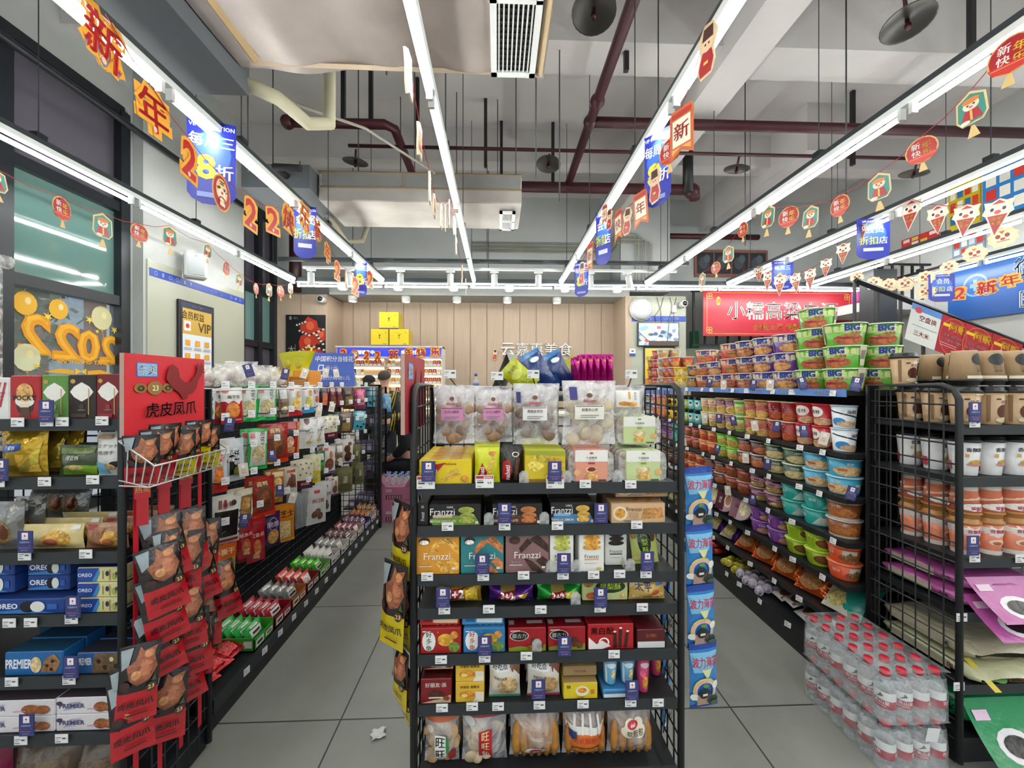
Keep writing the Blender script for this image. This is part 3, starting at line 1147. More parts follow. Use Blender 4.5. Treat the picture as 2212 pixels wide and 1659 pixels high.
def put(key, loc, Wd, Dp, Ht, where, rz=0., rx=0., ry=0., group=None):
    d = DES[key]
    parts = mk(key, Wd, Dp, Ht)
    label = (d['desc'] + ' ' + where).strip()
    grp = group or d.get('group') or d['desc']
    if len(parts) == 1:
        o = bpy.data.objects.new(d['name'], parts[0][1])
        COL.objects.link(o)
    else:
        o = bpy.data.objects.new(d['name'], None)
        o.empty_display_size = .03
        COL.objects.link(o)
        for pn, me, _ in parts:
            c = bpy.data.objects.new(pn, me)
            COL.objects.link(c)
            c.parent = o
    o.location = loc
    o.rotation_euler = (rx, ry, rz)
    return tag(o, label, d['cat'], grp)


def putpx(key, u0, u1, v0, v1, yf, zb, Dp, where, deep=1, up=1, **kw):
    """stand a product on the shelf top zb with its front at yf, as wide and tall as it is seen"""
    a, b = wy(u0, v1, yf), wy(u1, v0, yf)
    Wd, Ht = b.x - a.x, b.z - a.z
    Ht /= up
    out = []
    half = Dp / 2 if DES[key]['kind'] in ('bag', 'clearbag') else 0
    for i in range(deep):
        for j in range(up):
            w = where
            if up > 1:
                w = ('lower ' if j == 0 else 'upper ') + w if up == 2 else w
            if i:
                w = w + (' behind it' if deep == 2 else ' behind')
            out.append(put(key, ((a.x + b.x) / 2, yf + half + i * (Dp + .003), zb + j * (Ht + .001)), Wd, Dp, Ht, w, **kw))
    return out


# price tags and purple cards
D('tag', 'box', 'price_tag', 'price tag', 'small white price tag', 'f2f0f2', 'r .06 .62 .5 .72 777;r .06 .4 .36 .48 999;r .6 .5 .9 .68 555;r .06 .14 .5 .26 888', side='e0e0e0')
D('bigtag', 'box', 'price_tag', 'price tag', 'large white price tag with red header', 'f4f2f2', 'r 0 .76 1 1 b0303c;t 超值特卖 .68 .88 .17 fff;r .06 .6 .4 .66 777;r .06 .38 .44 .52 555;t 9.9 .78 .4 .2 333;r .06 .1 .3 .16 888', side='e0e0e0')
D('talker', 'box', 'promotion_card', 'sign', 'navy purple promotion card with white square', '3a3d78', 'r .28 .62 .72 .95 f2eef4;e .5 .8 .07 .05 c8404a;r .38 .67 .62 .69 b8a8b0;t 云嘉惠会员 .5 .5 .09 b8bce0;t 先扫码后购 .5 .36 .12 9fa6d8;r .12 .22 .88 .25 b06a74;t 会员专享 .5 .12 .08 8f96cc', side='2a2c5a')
D('ptalk', 'box', 'promotion_card', 'sign', 'cream promotion card with white square', 'e8ddd0', 'r .3 .66 .7 .92 fff;t 会员价 .5 .5 .1 c8804a;t 扫码 .5 .3 .14 c89a7a', side='d8cdc0')


def tagat(u, v, yf, where, w=.036, h=.026, key='tag', rz=0., rx=0.):
    p = wy(u, v, yf)
    return put(key, (p.x, yf - .003, p.z - h / 2), w, .0015, h, where, rz=rz, rx=rx, group=DES[key]['desc'] + 's')


# ================================================================== CENTRE RACK
CY = 1.19
cx0, cx1 = wy(893, 1000, CY).x, wy(1471, 1000, CY).x
CS = dict(B=1046, C=1136, D=1241, E=1312, F=1412, G=1519, H=1668)
CZ = {k: wy(1180, v, CY).z for k, v in CS.items()}
CYB = CY + .34
end_rack('end_shelf_rack', 'black wire rack of biscuits facing the camera in the centre', cx0, cx1, CY, CYB, 1.345, [CZ[k] for k in 'BCDEFG'] + [CZ['H']])
WC = 'of the centre rack'
NMC = dict(B='topmost shelf', C='second shelf', D='third shelf', E='fourth shelf', F='fifth shelf', G='sixth shelf', H='bottom shelf')

D('nab_box', 'box', 'wafer_box', 'wafer box', 'yellow wafer box with red swoosh', 'e6c91c', 'P d9a44a .4 .18 .74 .5 .82 .4 .5 .1;P e0b45a .5 .5 .78 .66 .8 .58 .56 .42;p b0202a .0 .2 .1 .75 .5 .9 .3 .4;t nabati .22 .55 .16 fff;f .87 .2 .08 .14 cc8a3c;t Richeese .6 .85 .1 a82028', top='d8bb2a', topart='r .2 .3 .8 .7 b0202a;t nabati .5 .5 .3 fff', side='c9ac18')
D('nab_pack', 'bag', 'wafer_pack', 'wafer pack', 'bright yellow upright wafer pack with red leaf', 'd9dc1e', 'p b41e2a .08 .1 .3 .55 .5 .3 .42 .05 .2 .02;t nabati .3 .24 .12 fff .02 .9 90;P d8a85a .5 .3 .72 .7 .82 .64 .64 .26;f .72 .78 .16 .06 c78238;r 0 .95 1 1 b8bb10')
D('choc_pack', 'bag', 'wafer_pack', 'wafer pack', 'glossy black wafer pack with red leaf', '15120f', 'p b41e2a .06 .1 .1 .6 .36 .7 .52 .4 .4 .06;t nabati .3 .3 .14 fff .02 .9 90;P 5a3526 .58 .1 .7 .8 .86 .7 .72 .06;o .66 .82 .16 .07 .3 d8d2c8')
D('durian', 'box', 'wafer_box', 'wafer box', 'yellow durian wafer box', 'd9be22', 'P c9b23a 0 .55 .3 .95 .62 .9 .5 .5 .2 .4;f .26 .52 .2 .16 e2cb5a;P caa048 .5 .72 .9 .62 .96 .7 .6 .85;P d0a64a .62 .34 1 .52 1 .62 .7 .5;r 0 0 .5 .12 8a6a1c;t 榴莲 .82 .28 .16 b4302a;p 9aa834 0 .9 1 .86 1 1 0 1', top='b9c23a', side='b39a1c')
D('tray_pink', 'tray', 'pastry_tray', 'pastry tray', 'clear pastry tray with salmon pink card', 'e39a84', 'r 0 .64 1 1 f1eeea;t 千层酥饼 .5 .76 .08 444;e .5 .91 .06 .035 c8503c;r .4 .56 .6 .62 c2383c;F 0 0 .0 .0 c96;f .5 .38 .2 .1 e2b878;f .5 .4 .12 .07 7a2a3c;f .5 .17 .2 .1 dca75c;e .06 .3 .1 .1 e8b080;r .7 .03 .94 .08 5a3a30;t PUFF_PASTRY .5 .69 .025 999')
D('tray_green', 'tray', 'pastry_tray', 'pastry tray', 'clear pastry tray with pale green card', 'c6d49a', 'r 0 .64 1 1 f1eeea;t 千层酥饼 .5 .76 .08 555;e .5 .91 .06 .035 7aa83c;r .42 .56 .58 .62 8aa040;f .5 .38 .2 .1 e2b878;f .5 .4 .12 .07 e8dcc0;f .5 .17 .2 .1 dca75c;e .94 .3 .1 .1 e0b070;r .7 .03 .94 .08 5a5a40;t PUFF_PASTRY .5 .69 .025 999')


def franz(key, desc, c1, fd, sub, txt):
    D(key, 'box', 'cookie_box', 'cookie box', desc, '1c1b1c', f'p {c1} .06 .0 .0 .3 .3 .5 .9 .42 1 0;r .06 .38 .44 .5 {sub};t Franzzi .25 .66 .34 f2eeee .0;t {txt} .26 .2 .12 e8e8d8;F .6 .0 .6 .0 fff;p {c1} .1 .08 .3 .08 .2 .0;f .72 .74 .16 .17 {fd};f .74 .46 .15 .15 {fd};f .73 .22 .15 .14 {fd};r .9 .06 .96 .2 d8d0c8;t 法丽兹 .4 .9 .1 ddd', top='2a2728', side='161516', topart='r .1 .2 .5 .5 3a3738;r .6 .3 .9 .7 333')


franz('fr_green', 'black cookie box with green cookies', '6f8f3a', '9aa24a', 'd7b49a', 'MATCHA_CHOCOLATE')
franz('fr_brown', 'black cookie box with brown cookies', '5a3626', 'b8703f', '8a5a44', 'DARK_CHOCOLATE')
franz('fr_blue', 'black cookie box with blue band', '4f7ea8', 'd7a94f', '7fb4dc', 'VANILLA_LEMON')
D('fr_tan', 'box', 'cookie_box', 'cookie box', 'tan oat cookie box with egg ring', 'd9b28a', 'e .16 .5 .14 .38 f0e2cc;f .16 .5 .1 .26 d99a3c;P c08a4e .56 .2 .6 .75 .94 .8 .98 .25;t Franzzi .42 .72 .2 5a3a28 .0;r .34 .3 .5 .56 c09a74;r .22 .08 .5 .14 6a7aa0', top='cfa67a', topart='P b98a50 .4 .1 .6 .9 .7 .9 .5 .1;P b98a50 .65 .1 .85 .9 .95 .9 .75 .1;t Franzzi .2 .5 .2 e8d8c0', side='c79f78')
D('fr_side', 'box', 'cookie_box', 'cookie box', 'narrow black cookie box turned sideways', '191818', 't Franzzi .5 .42 .16 e8e8e8 .0 .8 90;r .36 .8 .64 .92 888')


def franz2(key, desc, c, fd, e):
    D(key, 'box', 'cookie_box', 'cookie box', desc, c, f'P {fd} .55 .85 .75 .97 1 .7 1 .5;P {fd} .35 .5 .62 .78 .5 .88 .3 .62;P {fd} .4 .4 .6 .3 .9 .02 .8 0 .6 .05;P {fd} .7 .3 .86 .42 1 .3 1 .1 .9 .1;l .62 .88 .78 .78 .012 6a4a2a;l .72 .92 .9 .74 .012 6a4a2a;l .42 .66 .52 .58 .012 6a4a2a;l .52 .28 .66 .2 .012 6a4a2a;e .2 .84 .13 .1 3a2420;f .2 .81 .11 .06 {e};t Franzzi .5 .46 .17 f4efe6 .0 .96;t 夹心曲奇 .22 .28 .05 eee;r .08 .2 .38 .22 ddd;r .84 .12 .92 .17 eee', top='d8d0c4', topart='e .3 .5 .16 .3 5a4438;e .7 .5 .16 .3 5a4438')


franz2('fq_orange', 'orange square cookie box', 'df9a34', 'e2ac50', 'f0e8d8')
franz2('fq_teal', 'teal square cookie box', '2f8088', 'c57a4c', 'e8e0d8')
franz2('fq_mauve', 'mauve square cookie box with dark wafers', '8b6767', '3c2622', '4a2c26')
W3 = 't Franzzi .5 .37 .09 3a3030 .0;r .2 .28 .8 .31 {c};f .5 .84 .36 .07 {f};f .52 .72 .36 .07 {f};f .5 .6 .38 .07 {f};r .2 .2 .7 .21 999;r .72 .04 .9 .1 e0c040'
D('fw_green', 'box', 'cookie_box', 'cookie box', 'tall white cookie box with green cookies', 'eeece6', W3.format(c='a8b04a', f='b8ba54'), top='d8d6d0')
D('fw_orange', 'box', 'cookie_box', 'cookie box', 'tall white cookie box with golden cookies', 'eeece6', W3.format(c='e0a070', f='d89a3c'), top='d8d6d0')
D('fw_black', 'box', 'cookie_box', 'cookie box', 'tall white cookie box with black cookies', 'eeece6', W3.format(c='3a3434', f='2c2220'), top='d8d6d0')
D('pine', 'bag', 'pastry_bag', 'pastry bag', 'lime green pineapple cake bag with dark label', 'cdd67a', 'e .5 .6 .26 .34 1c3a24;v 凤梨酥 .5 .6 .19 c6dc3c;f .12 .78 .13 .09 a8823a;f .85 .7 .12 .12 6a4a30;f .72 .16 .16 .08 e2c24a;e .2 .2 .2 .06 e8d88a')
D('gold32', 'bag', 'biscuit_bag', 'biscuit bag', 'gold foil sandwich biscuit bag', 'c9a12a', 'r .36 0 .62 1 d9b848;p b02a30 .22 .3 .3 .72 .66 .8 .58 .3;t 3+2 .44 .54 .4 fff .03;F .66 .1 .92 .7 e0b83c', mat=SHINY)
D('purple32', 'bag', 'biscuit_bag', 'biscuit bag', 'purple foil sandwich biscuit bag', '5a2a90', 'r .26 0 .58 1 c9a860;p b02a30 .18 .3 .26 .72 .6 .8 .52 .3;t 3+2 .4 .54 .4 fff .03;p d8b040 .64 .62 .9 .62 .8 .28;t 葡萄味 .82 .12 .16 e8d8f0', mat=SHINY)
D('green32', 'bag', 'biscuit_bag', 'biscuit bag', 'bright green foil sandwich biscuit bag', '2fae44', 'r .3 0 .6 1 c9b868;p b02a30 .22 .3 .3 .72 .66 .8 .58 .3;t 3+2 .44 .54 .4 fff .03;f .78 .5 .16 .22 c8c04a;t 柠檬味 .84 .12 .16 e8f0d8', mat=SHINY)
D('limebox', 'box', 'pastry_box', 'pastry box', 'pale lime pineapple cake box with dark label', 'cdd392', 'e .62 .6 .34 .3 1c3a24;t 凤梨酥 .62 .6 .3 c6dc3c;f .12 .78 .12 .2 a8823a;f .2 .2 .14 .16 c2683c;P e0b878 .78 .1 .9 .3 .98 .2 .86 .02', top='b9c07c')
D('taiping', 'bag', 'biscuit_bag', 'biscuit bag', 'cream and gold cracker bag', 'd9b25e', 'p ead9a8 0 .5 .6 1 0 1;t 太平 .34 .66 .34 2a3a78 .03;r .7 .68 .92 .82 5a7ab8;P e2c070 .5 .1 .7 .5 .95 .3 .8 .04;f .68 .44 .12 .1 b4402c;t 海苔味 .2 .2 .14 fff')
FISH = 'e .2 .5 .17 .42 f2f0ea;v 好多鱼 .2 .5 .26 {t} .05;f .62 .55 .2 .26 d9a23a;f .84 .25 .14 .22 6f8a3c;f .84 .75 .1 .16 c98a3c;p e0b840 .4 .84 .43 .92 .46 .84 .42 .88;r .04 .9 .14 .94 fff'
D('fish_red', 'box', 'snack_box', 'snack box', 'red fish cracker box', 'a52024', FISH.format(t='1c4a30'), top='c03030', topart='r .3 .3 .9 .7 d04a44;l .4 .2 .4 .8 .1 f0c8b0;l .55 .2 .55 .8 .1 f0c8b0;l .7 .2 .7 .8 .1 f0c8b0;l .85 .2 .85 .8 .1 f0c8b0')
D('fish_blue', 'box', 'snack_box', 'snack box', 'blue fish cracker box', '2f78b0', FISH.format(t='b02a4a'), top='4a94cc', topart='l .4 .2 .4 .8 .1 e0e8f0;l .55 .2 .55 .8 .1 e0e8f0;l .7 .2 .7 .8 .1 e0e8f0;l .85 .2 .85 .8 .1 e0e8f0')
D('strip_red', 'box', 'snack_box', 'snack box', 'flat red fish cracker box', 'bb2c2c', 'r .08 .3 .3 .7 7a1818;l .4 .2 .42 .8 .5 f0d0b0;l .5 .2 .52 .8 .5 f0d0b0;l .6 .2 .62 .8 .5 f0d0b0;l .7 .2 .72 .8 .5 f0d0b0;l .8 .2 .82 .8 .5 f0d0b0;l .9 .2 .92 .8 .5 f0d0b0', top='a02424')
D('strip_blue', 'box', 'snack_box', 'snack box', 'flat blue fish cracker box', '3d8cc6', 'r .08 .3 .3 .7 1f5f94;l .4 .2 .42 .8 .5 e0ecf4;l .5 .2 .52 .8 .5 e0ecf4;l .6 .2 .62 .8 .5 e0ecf4;l .7 .2 .72 .8 .5 e0ecf4;l .8 .2 .82 .8 .5 e0ecf4;l .9 .2 .92 .8 .5 e0ecf4', top='2f74a8')
D('mushroom', 'box', 'snack_box', 'snack box', 'crimson mushroom chocolate snack box', '9c1420', 'e .28 .68 .26 .22 141010;o .28 .68 .26 .22 .08 e8e0d8;t 蘑古力 .28 .68 .2 f2efe8 .03;p 7a8c2a 0 0 1 0 1 .3 .7 .14 .3 .24 0 .16;f .7 .38 .12 .2 5a2a1a;f .84 .22 .1 .14 6a3420;f .58 .18 .08 .1 8a4a2a;r .04 .9 .3 .95 e8c0b8', top='7c0f18', topart='r .5 .4 .92 .7 c8c0bc;r .02 .3 .16 .7 b8b0ac')
D('stick_red', 'box', 'snack_box', 'snack box', 'red chocolate stick box with white wave', 'b01c22', 'p f0ece8 0 0 .3 0 .5 .12 .3 .36 .18 .2 0 .5;P 3a1a16 .55 .05 .55 .7 .62 .72 .64 .06;P 3a1a16 .66 .05 .68 .86 .75 .86 .74 .06;P 3a1a16 .78 .05 .84 .74 .9 .72 .86 .06;e .585 .72 .035 .04 f0e8e0;e .715 .87 .035 .04 f0e8e0;e .87 .74 .035 .04 f0e8e0;t 黑白配 .3 .76 .3 141010 .02;o .34 .3 .12 .2 .3 f0ece8', top='8a1218')
D('maroonbox', 'box', 'snack_box', 'snack box', 'small maroon biscuit box with white foil base', '561218', 'r 0 0 1 .36 d8d8da;F .3 .6 .7 .8 7a3a20', top='5c161c')
D('pie_red', 'box', 'pie_box', 'pie box', 'dark red chocolate pie box', '7d1318', 'p d8b89c 0 0 1 0 1 .34 .7 .2;f .5 .34 .3 .2 4a2418;r .26 .2 .74 .26 efe0c8;f .86 .2 .12 .1 8a5030;t 好丽友·派 .5 .78 .2 f4f0ec .03', top='4a0c10')
D('pie_yel', 'box', 'pie_box', 'pie box', 'yellow egg yolk pie box', 'dfb23c', 'p efe6d0 .6 0 1 0 1 .5 .8 .5;f .38 .4 .26 .2 d08a34;e .3 .34 .12 .1 ead070;f .66 .36 .1 .1 c27a34;t 好丽友_蛋黄派 .5 .8 .15 5a2a1c .02;r .7 .3 .96 .55 e8dcc8', top='c89a30')
D('haochi', 'bag', 'biscuit_bag', 'biscuit bag', 'brown and white walnut biscuit bag', 'e4dcd0', 'p 8a5a40 .3 1 1 1 1 .55;f .6 .35 .34 .26 c9a878;r .04 .74 .66 .96 f4f2ee;t 好吃点 .35 .85 .13 1c1a1a .05;t 香脆核桃饼 .36 .6 .07 5a3a30;r 0 0 1 .05 3f9a6c')
D('haochi2', 'bag', 'biscuit_bag', 'biscuit bag', 'brown and white almond biscuit bag', 'e4dcd0', 'p 8a4a40 .3 1 1 1 1 .55;f .6 .35 .34 .26 c49a68;r .04 .74 .66 .96 f4f2ee;t 好吃点 .35 .85 .13 1c1a1a .05;t 香脆杏仁饼 .36 .6 .07 5a3a30;r 0 0 1 .05 c23a5c')
D('yelbox', 'box', 'biscuit_box', 'biscuit box', 'low yellow biscuit box with round emblem', 'dfc42c', 'e .55 .5 .2 .34 f0e8d0;f .55 .55 .14 .18 d88a2c;r .8 .3 .92 .6 c87a2c;r .08 .7 .2 .9 8a6a20;t 太平梳打 .5 .1 .12 6a4a20', top='a88a5c', side='c4a824')
D('brownpk', 'box', 'biscuit_packet', 'biscuit pack', 'brown wrapped biscuit pack with red lettering', '9c8058', 't TARTINE .5 .5 .24 8a3a34', top='a68c62')
D('bluecup', 'cup', 'snack_cup', 'snack cup', 'light blue biscuit stick cup', '5fa6d0', 'f .6 .4 .12 .2 e0c890;e .5 .74 .2 .1 e8eef2;r .2 .1 .3 .8 d8e4ec', lid='8a7a5c', base=.7)
D('pinkcup', 'cup', 'snack_cup', 'snack cup', 'tall pink biscuit stick cup', 'c23a6c', 'f .55 .3 .16 .18 e2983c;f .4 .55 .14 .1 d8607c;e .5 .8 .2 .08 e8c0cc', lid='7a5a4c', base=.7)
D('bluebase', 'box', 'display_box', 'display box', 'blue and white display carton holding biscuit cups', '4a90c4', 'r 0 0 1 .5 dfe8ee;r .05 .6 .9 .8 2f6aa0', top='3a7ab0')
D('ww_orange', 'clearbag', 'rice_cracker_bag', 'rice cracker bag', 'orange topped rice cracker bag', 'e8a040', 'r .02 .8 .98 .96 c9602a;r .02 .88 .98 .93 e8d090;P c98a4a 0 0 0 0 0 0;r .34 .2 .66 .62 f2f0ea;v 旺旺 .5 .41 .19 1a1616 .03;r .66 .3 .74 .6 2f8a4a;r .72 .1 .92 .3 a83a34;e .2 .72 .1 .05 d8d0c8', food='cfa878', n=14, cr=.2, inner='rice_cracker')
D('ww_red', 'clearbag', 'rice_cracker_bag', 'rice cracker bag', 'red topped clear rice cracker bag', 'c04040', 'r .02 .84 .98 .97 9c1a20;r .02 .9 .98 .93 e0c080;r .38 .04 .68 .68 b01c24;v 旺旺 .53 .52 .15 f0d8a0 .03;v 仙贝 .53 .2 .14 f4ece4 .02;e .18 .8 .12 .06 d0ccc8', food='d8c0a0', n=14, cr=.17, inner='rice_cracker')
D('bread_a', 'clearbag', 'bread_bag', 'bread bag', 'clear bag of golden finger bread with flower label', 'e8c070', 'e .5 .2 .2 .1 f4e6d4;e .38 .14 .14 .08 f4e6d4;e .62 .14 .14 .08 f4e6d4;e .5 .2 .12 .07 c23a4c;t dali .5 .2 .06 fff;t 软面包 .5 .08 .1 6a4a2a .02', food='c58a3a', n=6, loaf=1, inner='bread_stick')
D('bread_b', 'clearbag', 'bread_bag', 'bread bag', 'clear bread bag with orange and white printed wrap', 'e8a050', 'r .04 .1 .96 .5 e07a34;r .04 .5 .96 .62 f0ece6;l .2 .5 .24 .78 .04 f0ece6;l .4 .5 .42 .8 .04 f0ece6;l .6 .5 .58 .8 .04 f0ece6;l .8 .5 .76 .78 .04 f0ece6;f .5 .16 .34 .12 c8803a;t 法式软面包 .52 .42 .1 c8342c .02;p 2c3c70 .08 .56 .26 .56 .26 .46 .17 .42 .08 .46', food='c07a34', n=5, loaf=1, inner='bread_stick')
D('bread_c', 'clearbag', 'bread_bag', 'bread bag', 'clear bag of soft rolls with scalloped cream label', 'e8c070', 'e .5 .6 .24 .12 f2e8d0;e .36 .56 .14 .1 f2e8d0;e .64 .56 .14 .1 f2e8d0;e .42 .68 .12 .08 f2e8d0;e .6 .68 .12 .08 f2e8d0;e .47 .68 .13 .06 c8303c;t dali .47 .68 .05 fff;t 软面包 .52 .56 .1 4a3422 .02', food='c88a3e', n=5, loaf=1, inner='bread_roll')
ddl = 'r .2 .4 .76 .62 {l};r .22 .6 .74 .61 5a2a34;t {t} .48 .55 .05 6a4a50;r .3 .46 .66 .47 777;r .3 .43 .6 .44 777;t dduung .48 .68 .07 b02a4c .03;e .48 .77 .06 .035 6a4030'
D('dd_pink', 'clearbag', 'cookie_bag', 'cookie bag', 'clear hanging cookie bag with pink label', 'd8a0c0', ddl.format(l='d18ab4', t='日式小圆饼'), food='a98264', n=15, hung=1)
D('dd_white', 'clearbag', 'cookie_bag', 'cookie bag', 'clear hanging cookie bag with white label', 'eee', 'r .06 .68 .16 .86 33306e;' + ddl.format(l='f0ecec', t='黑糖麦芽饼'), food='8a7064', n=15, hung=1)
D('dd_milk', 'clearbag', 'cookie_bag', 'cookie bag', 'clear hanging cookie bag with purple corner mark', 'eee', 'r .12 .7 .26 .9 3a3680;' + ddl.format(l='eeeadf', t='麻薯夹心饼'), food='d2c0a4', n=15, hung=1)
D('dd_orange', 'clearbag', 'cookie_bag', 'cookie bag', 'smaller clear hanging cookie bag with orange biscuits printed', 'eee', 'r .16 .4 .84 .86 efece8;f .38 .5 .16 .06 d8943c;f .6 .48 .16 .06 d8943c;r .5 .62 .56 .82 d89a3c;v 鲜奶饼 .7 .7 .07 777', food='d8cdbb', n=6, hung=1)
# hanging row
for key, u0, u1, v0, v1, y in (('dd_pink', 935, 1026, 832, 958, 1.25), ('dd_pink', 1026, 1107, 834, 955, 1.26), ('dd_white', 1108, 1206, 828, 960, 1.25), ('dd_milk', 1213, 1330, 822, 960, 1.23), ('dd_orange', 1316, 1392, 832, 910, 1.28)):
    a, b = wy(u0, v1, y), wy(u1, v0, y)
    for k in range(2):
        put(key, ((a.x + b.x) / 2 + .012 * k, y + .05 * k, b.z), b.x - a.x, .045, b.z - a.z, 'on the centre rack top hooks' + (' behind' if k else ''), rz=R.uniform(-.1, .1), group='clear cookie bags hanging on the centre rack')
hk = M()
hk.tube([(cx0 + .03, CY + .12, 1.335), (cx1 - .03, CY + .12, 1.335)], .006, 6, BK)
rail = tag(hk.obj('hanging_bar', BLACKM), 'thin black bar from which the clear cookie bags hang', 'bar')
for (u, v) in ((972, 808), (1074, 812), (1152, 808), (1364, 808)):
    p = wy(u, v + 9, CY + .02)
    e = empty('price_tag_holder', (p.x, CY + .02, p.z), 'white price tag raised on a wire stem above the centre rack', 'price tag', 'raised price tags above the centre rack')
    M().tube([(.012, .1, 1.335 - p.z), (.012, .06, 1.335 - p.z + .01), (.0, .004, 0)], .0022, 5, '333').obj('wire_stem', BLACKM, e)
    q = M().box(-.019, .019, 0, .002, 0, .026, 'eceaea')
    art(q, flat(-.019, .019, 0, .026, -.0003), 'r .06 .7 .4 .78 777;r .06 .5 .3 .56 999;r .6 .55 .9 .75 555;r .06 .1 .3 .2 888', .038, .026, .0002)
    q.obj('tag_card', CARD, e)
f = CY + .012
wh = lambda k: 'on centre rack ' + NMC[k]
z = CZ['B']
putpx('nab_box', 905, 1019, 990, 1044, f, z, .026, wh('B'), deep=9)
putpx('nab_pack', 1024, 1080, 960, 1044, f, z, .04, wh('B'), deep=4)
putpx('choc_pack', 1081, 1131, 968, 1044, f, z, .04, wh('B'), deep=4)
putpx('durian', 1133, 1222, 972, 1044, f, z, .024, wh('B'), deep=10)
putpx('tray_pink', 1228, 1326, 971, 1043, f, z, .035, wh('B'), deep=4)
q = putpx('tray_green', 1338, 1440, 976, 1046, f, z, .035, 'low ' + wh('B'), deep=4)
for o in putpx('tray_green', 1333, 1428, 908, 970, f + .04, z + .112, .035, 'stacked ' + wh('B'), deep=3):
    pass
z = CZ['C']
putpx('fr_side', 901, 925, 1084, 1134, f, z, .14, wh('C'))
putpx('fr_green', 927, 1039, 1087, 1135, f, z, .05, wh('C'), deep=5)
putpx('fr_brown', 1063, 1172, 1087, 1134, f, z, .05, wh('C'), deep=5)
putpx('fr_blue', 1189, 1286, 1086, 1134, f, z, .05, wh('C'), deep=5)
putpx('fr_tan', 1320, 1437, 1086, 1131, f, z, .09, 'lower ' + wh('C'), deep=2)
putpx('fr_tan', 1330, 1443, 1058, 1085, f + .03, z + .074, .09, 'upper ' + wh('C'), deep=2)
z = CZ['D']
putpx('fq_orange', 897, 992, 1154, 1243, f, z, .06, wh('D'), deep=3)
putpx('fq_teal', 995, 1088, 1154, 1242, f, z, .06, wh('D'), deep=3)
putpx('fq_mauve', 1092, 1186, 1149, 1237, f, z, .06, wh('D'), deep=3)
putpx('fw_green', 1188, 1239, 1147, 1238, f, z, .05, wh('D'), deep=3)
putpx('fw_orange', 1251, 1305, 1148, 1238, f, z, .05, wh('D'), deep=3)
putpx('fw_black', 1307, 1354, 1142, 1224, f + .04, z, .05, wh('D'), deep=3)
for k in range(3):
    p = wy(1400, 1228, f + .03 + .05 * k)
    put('pine', (p.x, p.y + .02, z), .088, .035, .125, wh('D') + (' behind' if k else ''), ry=-.12, rx=-.06)
z = CZ['E']
for key, u0, u1, v0, v1, dp in (('gold32', 938, 1040, 1263, 1314, 2), ('purple32', 1055, 1155, 1276, 1314, 2), ('green32', 1162, 1260, 1272, 1308, 2), ('taiping', 1363, 1443, 1258, 1311, 3)):
    putpx(key, u0, u1, v0, v1, f, z, .07 if dp == 2 else .05, 'front one ' + wh('E') if key in ('purple32', 'green32') else wh('E'), deep=dp)
putpx('purple32', 1058, 1155, 1262, 1278, f + .03, z + .057, .06, 'flat on top ' + wh('E'))
putpx('green32', 1157, 1256, 1248, 1272, f + .03, z + .055, .06, 'flat on top ' + wh('E'))
putpx('limebox', 1258, 1356, 1252, 1304, f + .02, z, .05, wh('E'), deep=4)
z = CZ['F']
putpx('fish_red', 908, 996, 1361, 1418, f, z, .07, wh('F'), deep=3)
putpx('fish_blue', 1001, 1091, 1360, 1415, f, z, .07, wh('F'), deep=3)
putpx('strip_red', 906, 992, 1334, 1359, f + .005, z + .086, .075, 'on top of the fish boxes ' + wh('F'))
putpx('strip_blue', 998, 1088, 1333, 1358, f + .005, z + .084, .075, 'on top of the fish boxes ' + wh('F'))
putpx('mushroom', 1098, 1180, 1359, 1412, f, z, .055, wh('F'), deep=5)
putpx('mushroom', 1184, 1265, 1358, 1411, f, z, .055, 'second stack ' + wh('F'), deep=5)
putpx('stick_red', 1270, 1369, 1350, 1407, f, z, .04, wh('F'), deep=6)
putpx('maroonbox', 1376, 1437, 1368, 1410, f, z, .12, wh('F'), deep=2)
z = CZ['G']
putpx('pie_red', 908, 975, 1471, 1526, f, z, .12, 'lower ' + wh('G'), deep=2)
putpx('pie_red', 913, 980, 1436, 1468, f + .03, z + .083, .12, 'upper shaded one ' + wh('G'))
putpx('pie_yel', 984, 1046, 1431, 1520, f, z, .11, 'box ' + wh('G'), up=2, deep=2)
putpx('haochi', 1056, 1125, 1424, 1508, f, z, .05, wh('G'), deep=4)
putpx('haochi2', 1140, 1212, 1424, 1507, f, z, .05, wh('G'), deep=4)
putpx('yelbox', 1217, 1291, 1476, 1513, f, z, .08, wh('G'), deep=3)
putpx('brownpk', 1216, 1289, 1453, 1475, f + .02, z + .058, .1, 'lower ' + wh('G'), deep=2)
putpx('brownpk', 1214, 1290, 1424, 1452, f + .03, z + .093, .1, 'upper ' + wh('G'), deep=2)
putpx('bluebase', 1303, 1372, 1492, 1512, f, z, .09, wh('G'))
for (u, yo) in ((1317, .03), (1354, .03), (1322, .1), (1360, .1)):
    p = wy(u, 1492, f + yo)
    put('bluecup', (p.x, f + yo, z + .031), .05, .05, .09, 'on the carton ' + wh('G'))
for (u, yo) in ((1388, .03), (1416, .1), (1424, .04)):
    p = wy(u, 1504, f + yo)
    if u != 1424:
        put('pinkcup', (p.x, f + yo, z), .045, .045, .12, wh('G'))
z = CZ['H']
putpx('ww_orange', 912, 990, 1545, 1672, f, z, .08, wh('H'), deep=2)
putpx('ww_red', 995, 1096, 1545, 1672, f, z, .08, wh('H'), deep=2)
putpx('bread_a', 1101, 1216, 1533, 1672, f, z, .1, wh('H'), deep=2)
putpx('bread_b', 1219, 1317, 1533, 1670, f, z, .1, wh('H'), deep=2)
putpx('bread_c', 1319, 1420, 1537, 1668, f, z, .1, wh('H'), deep=2)
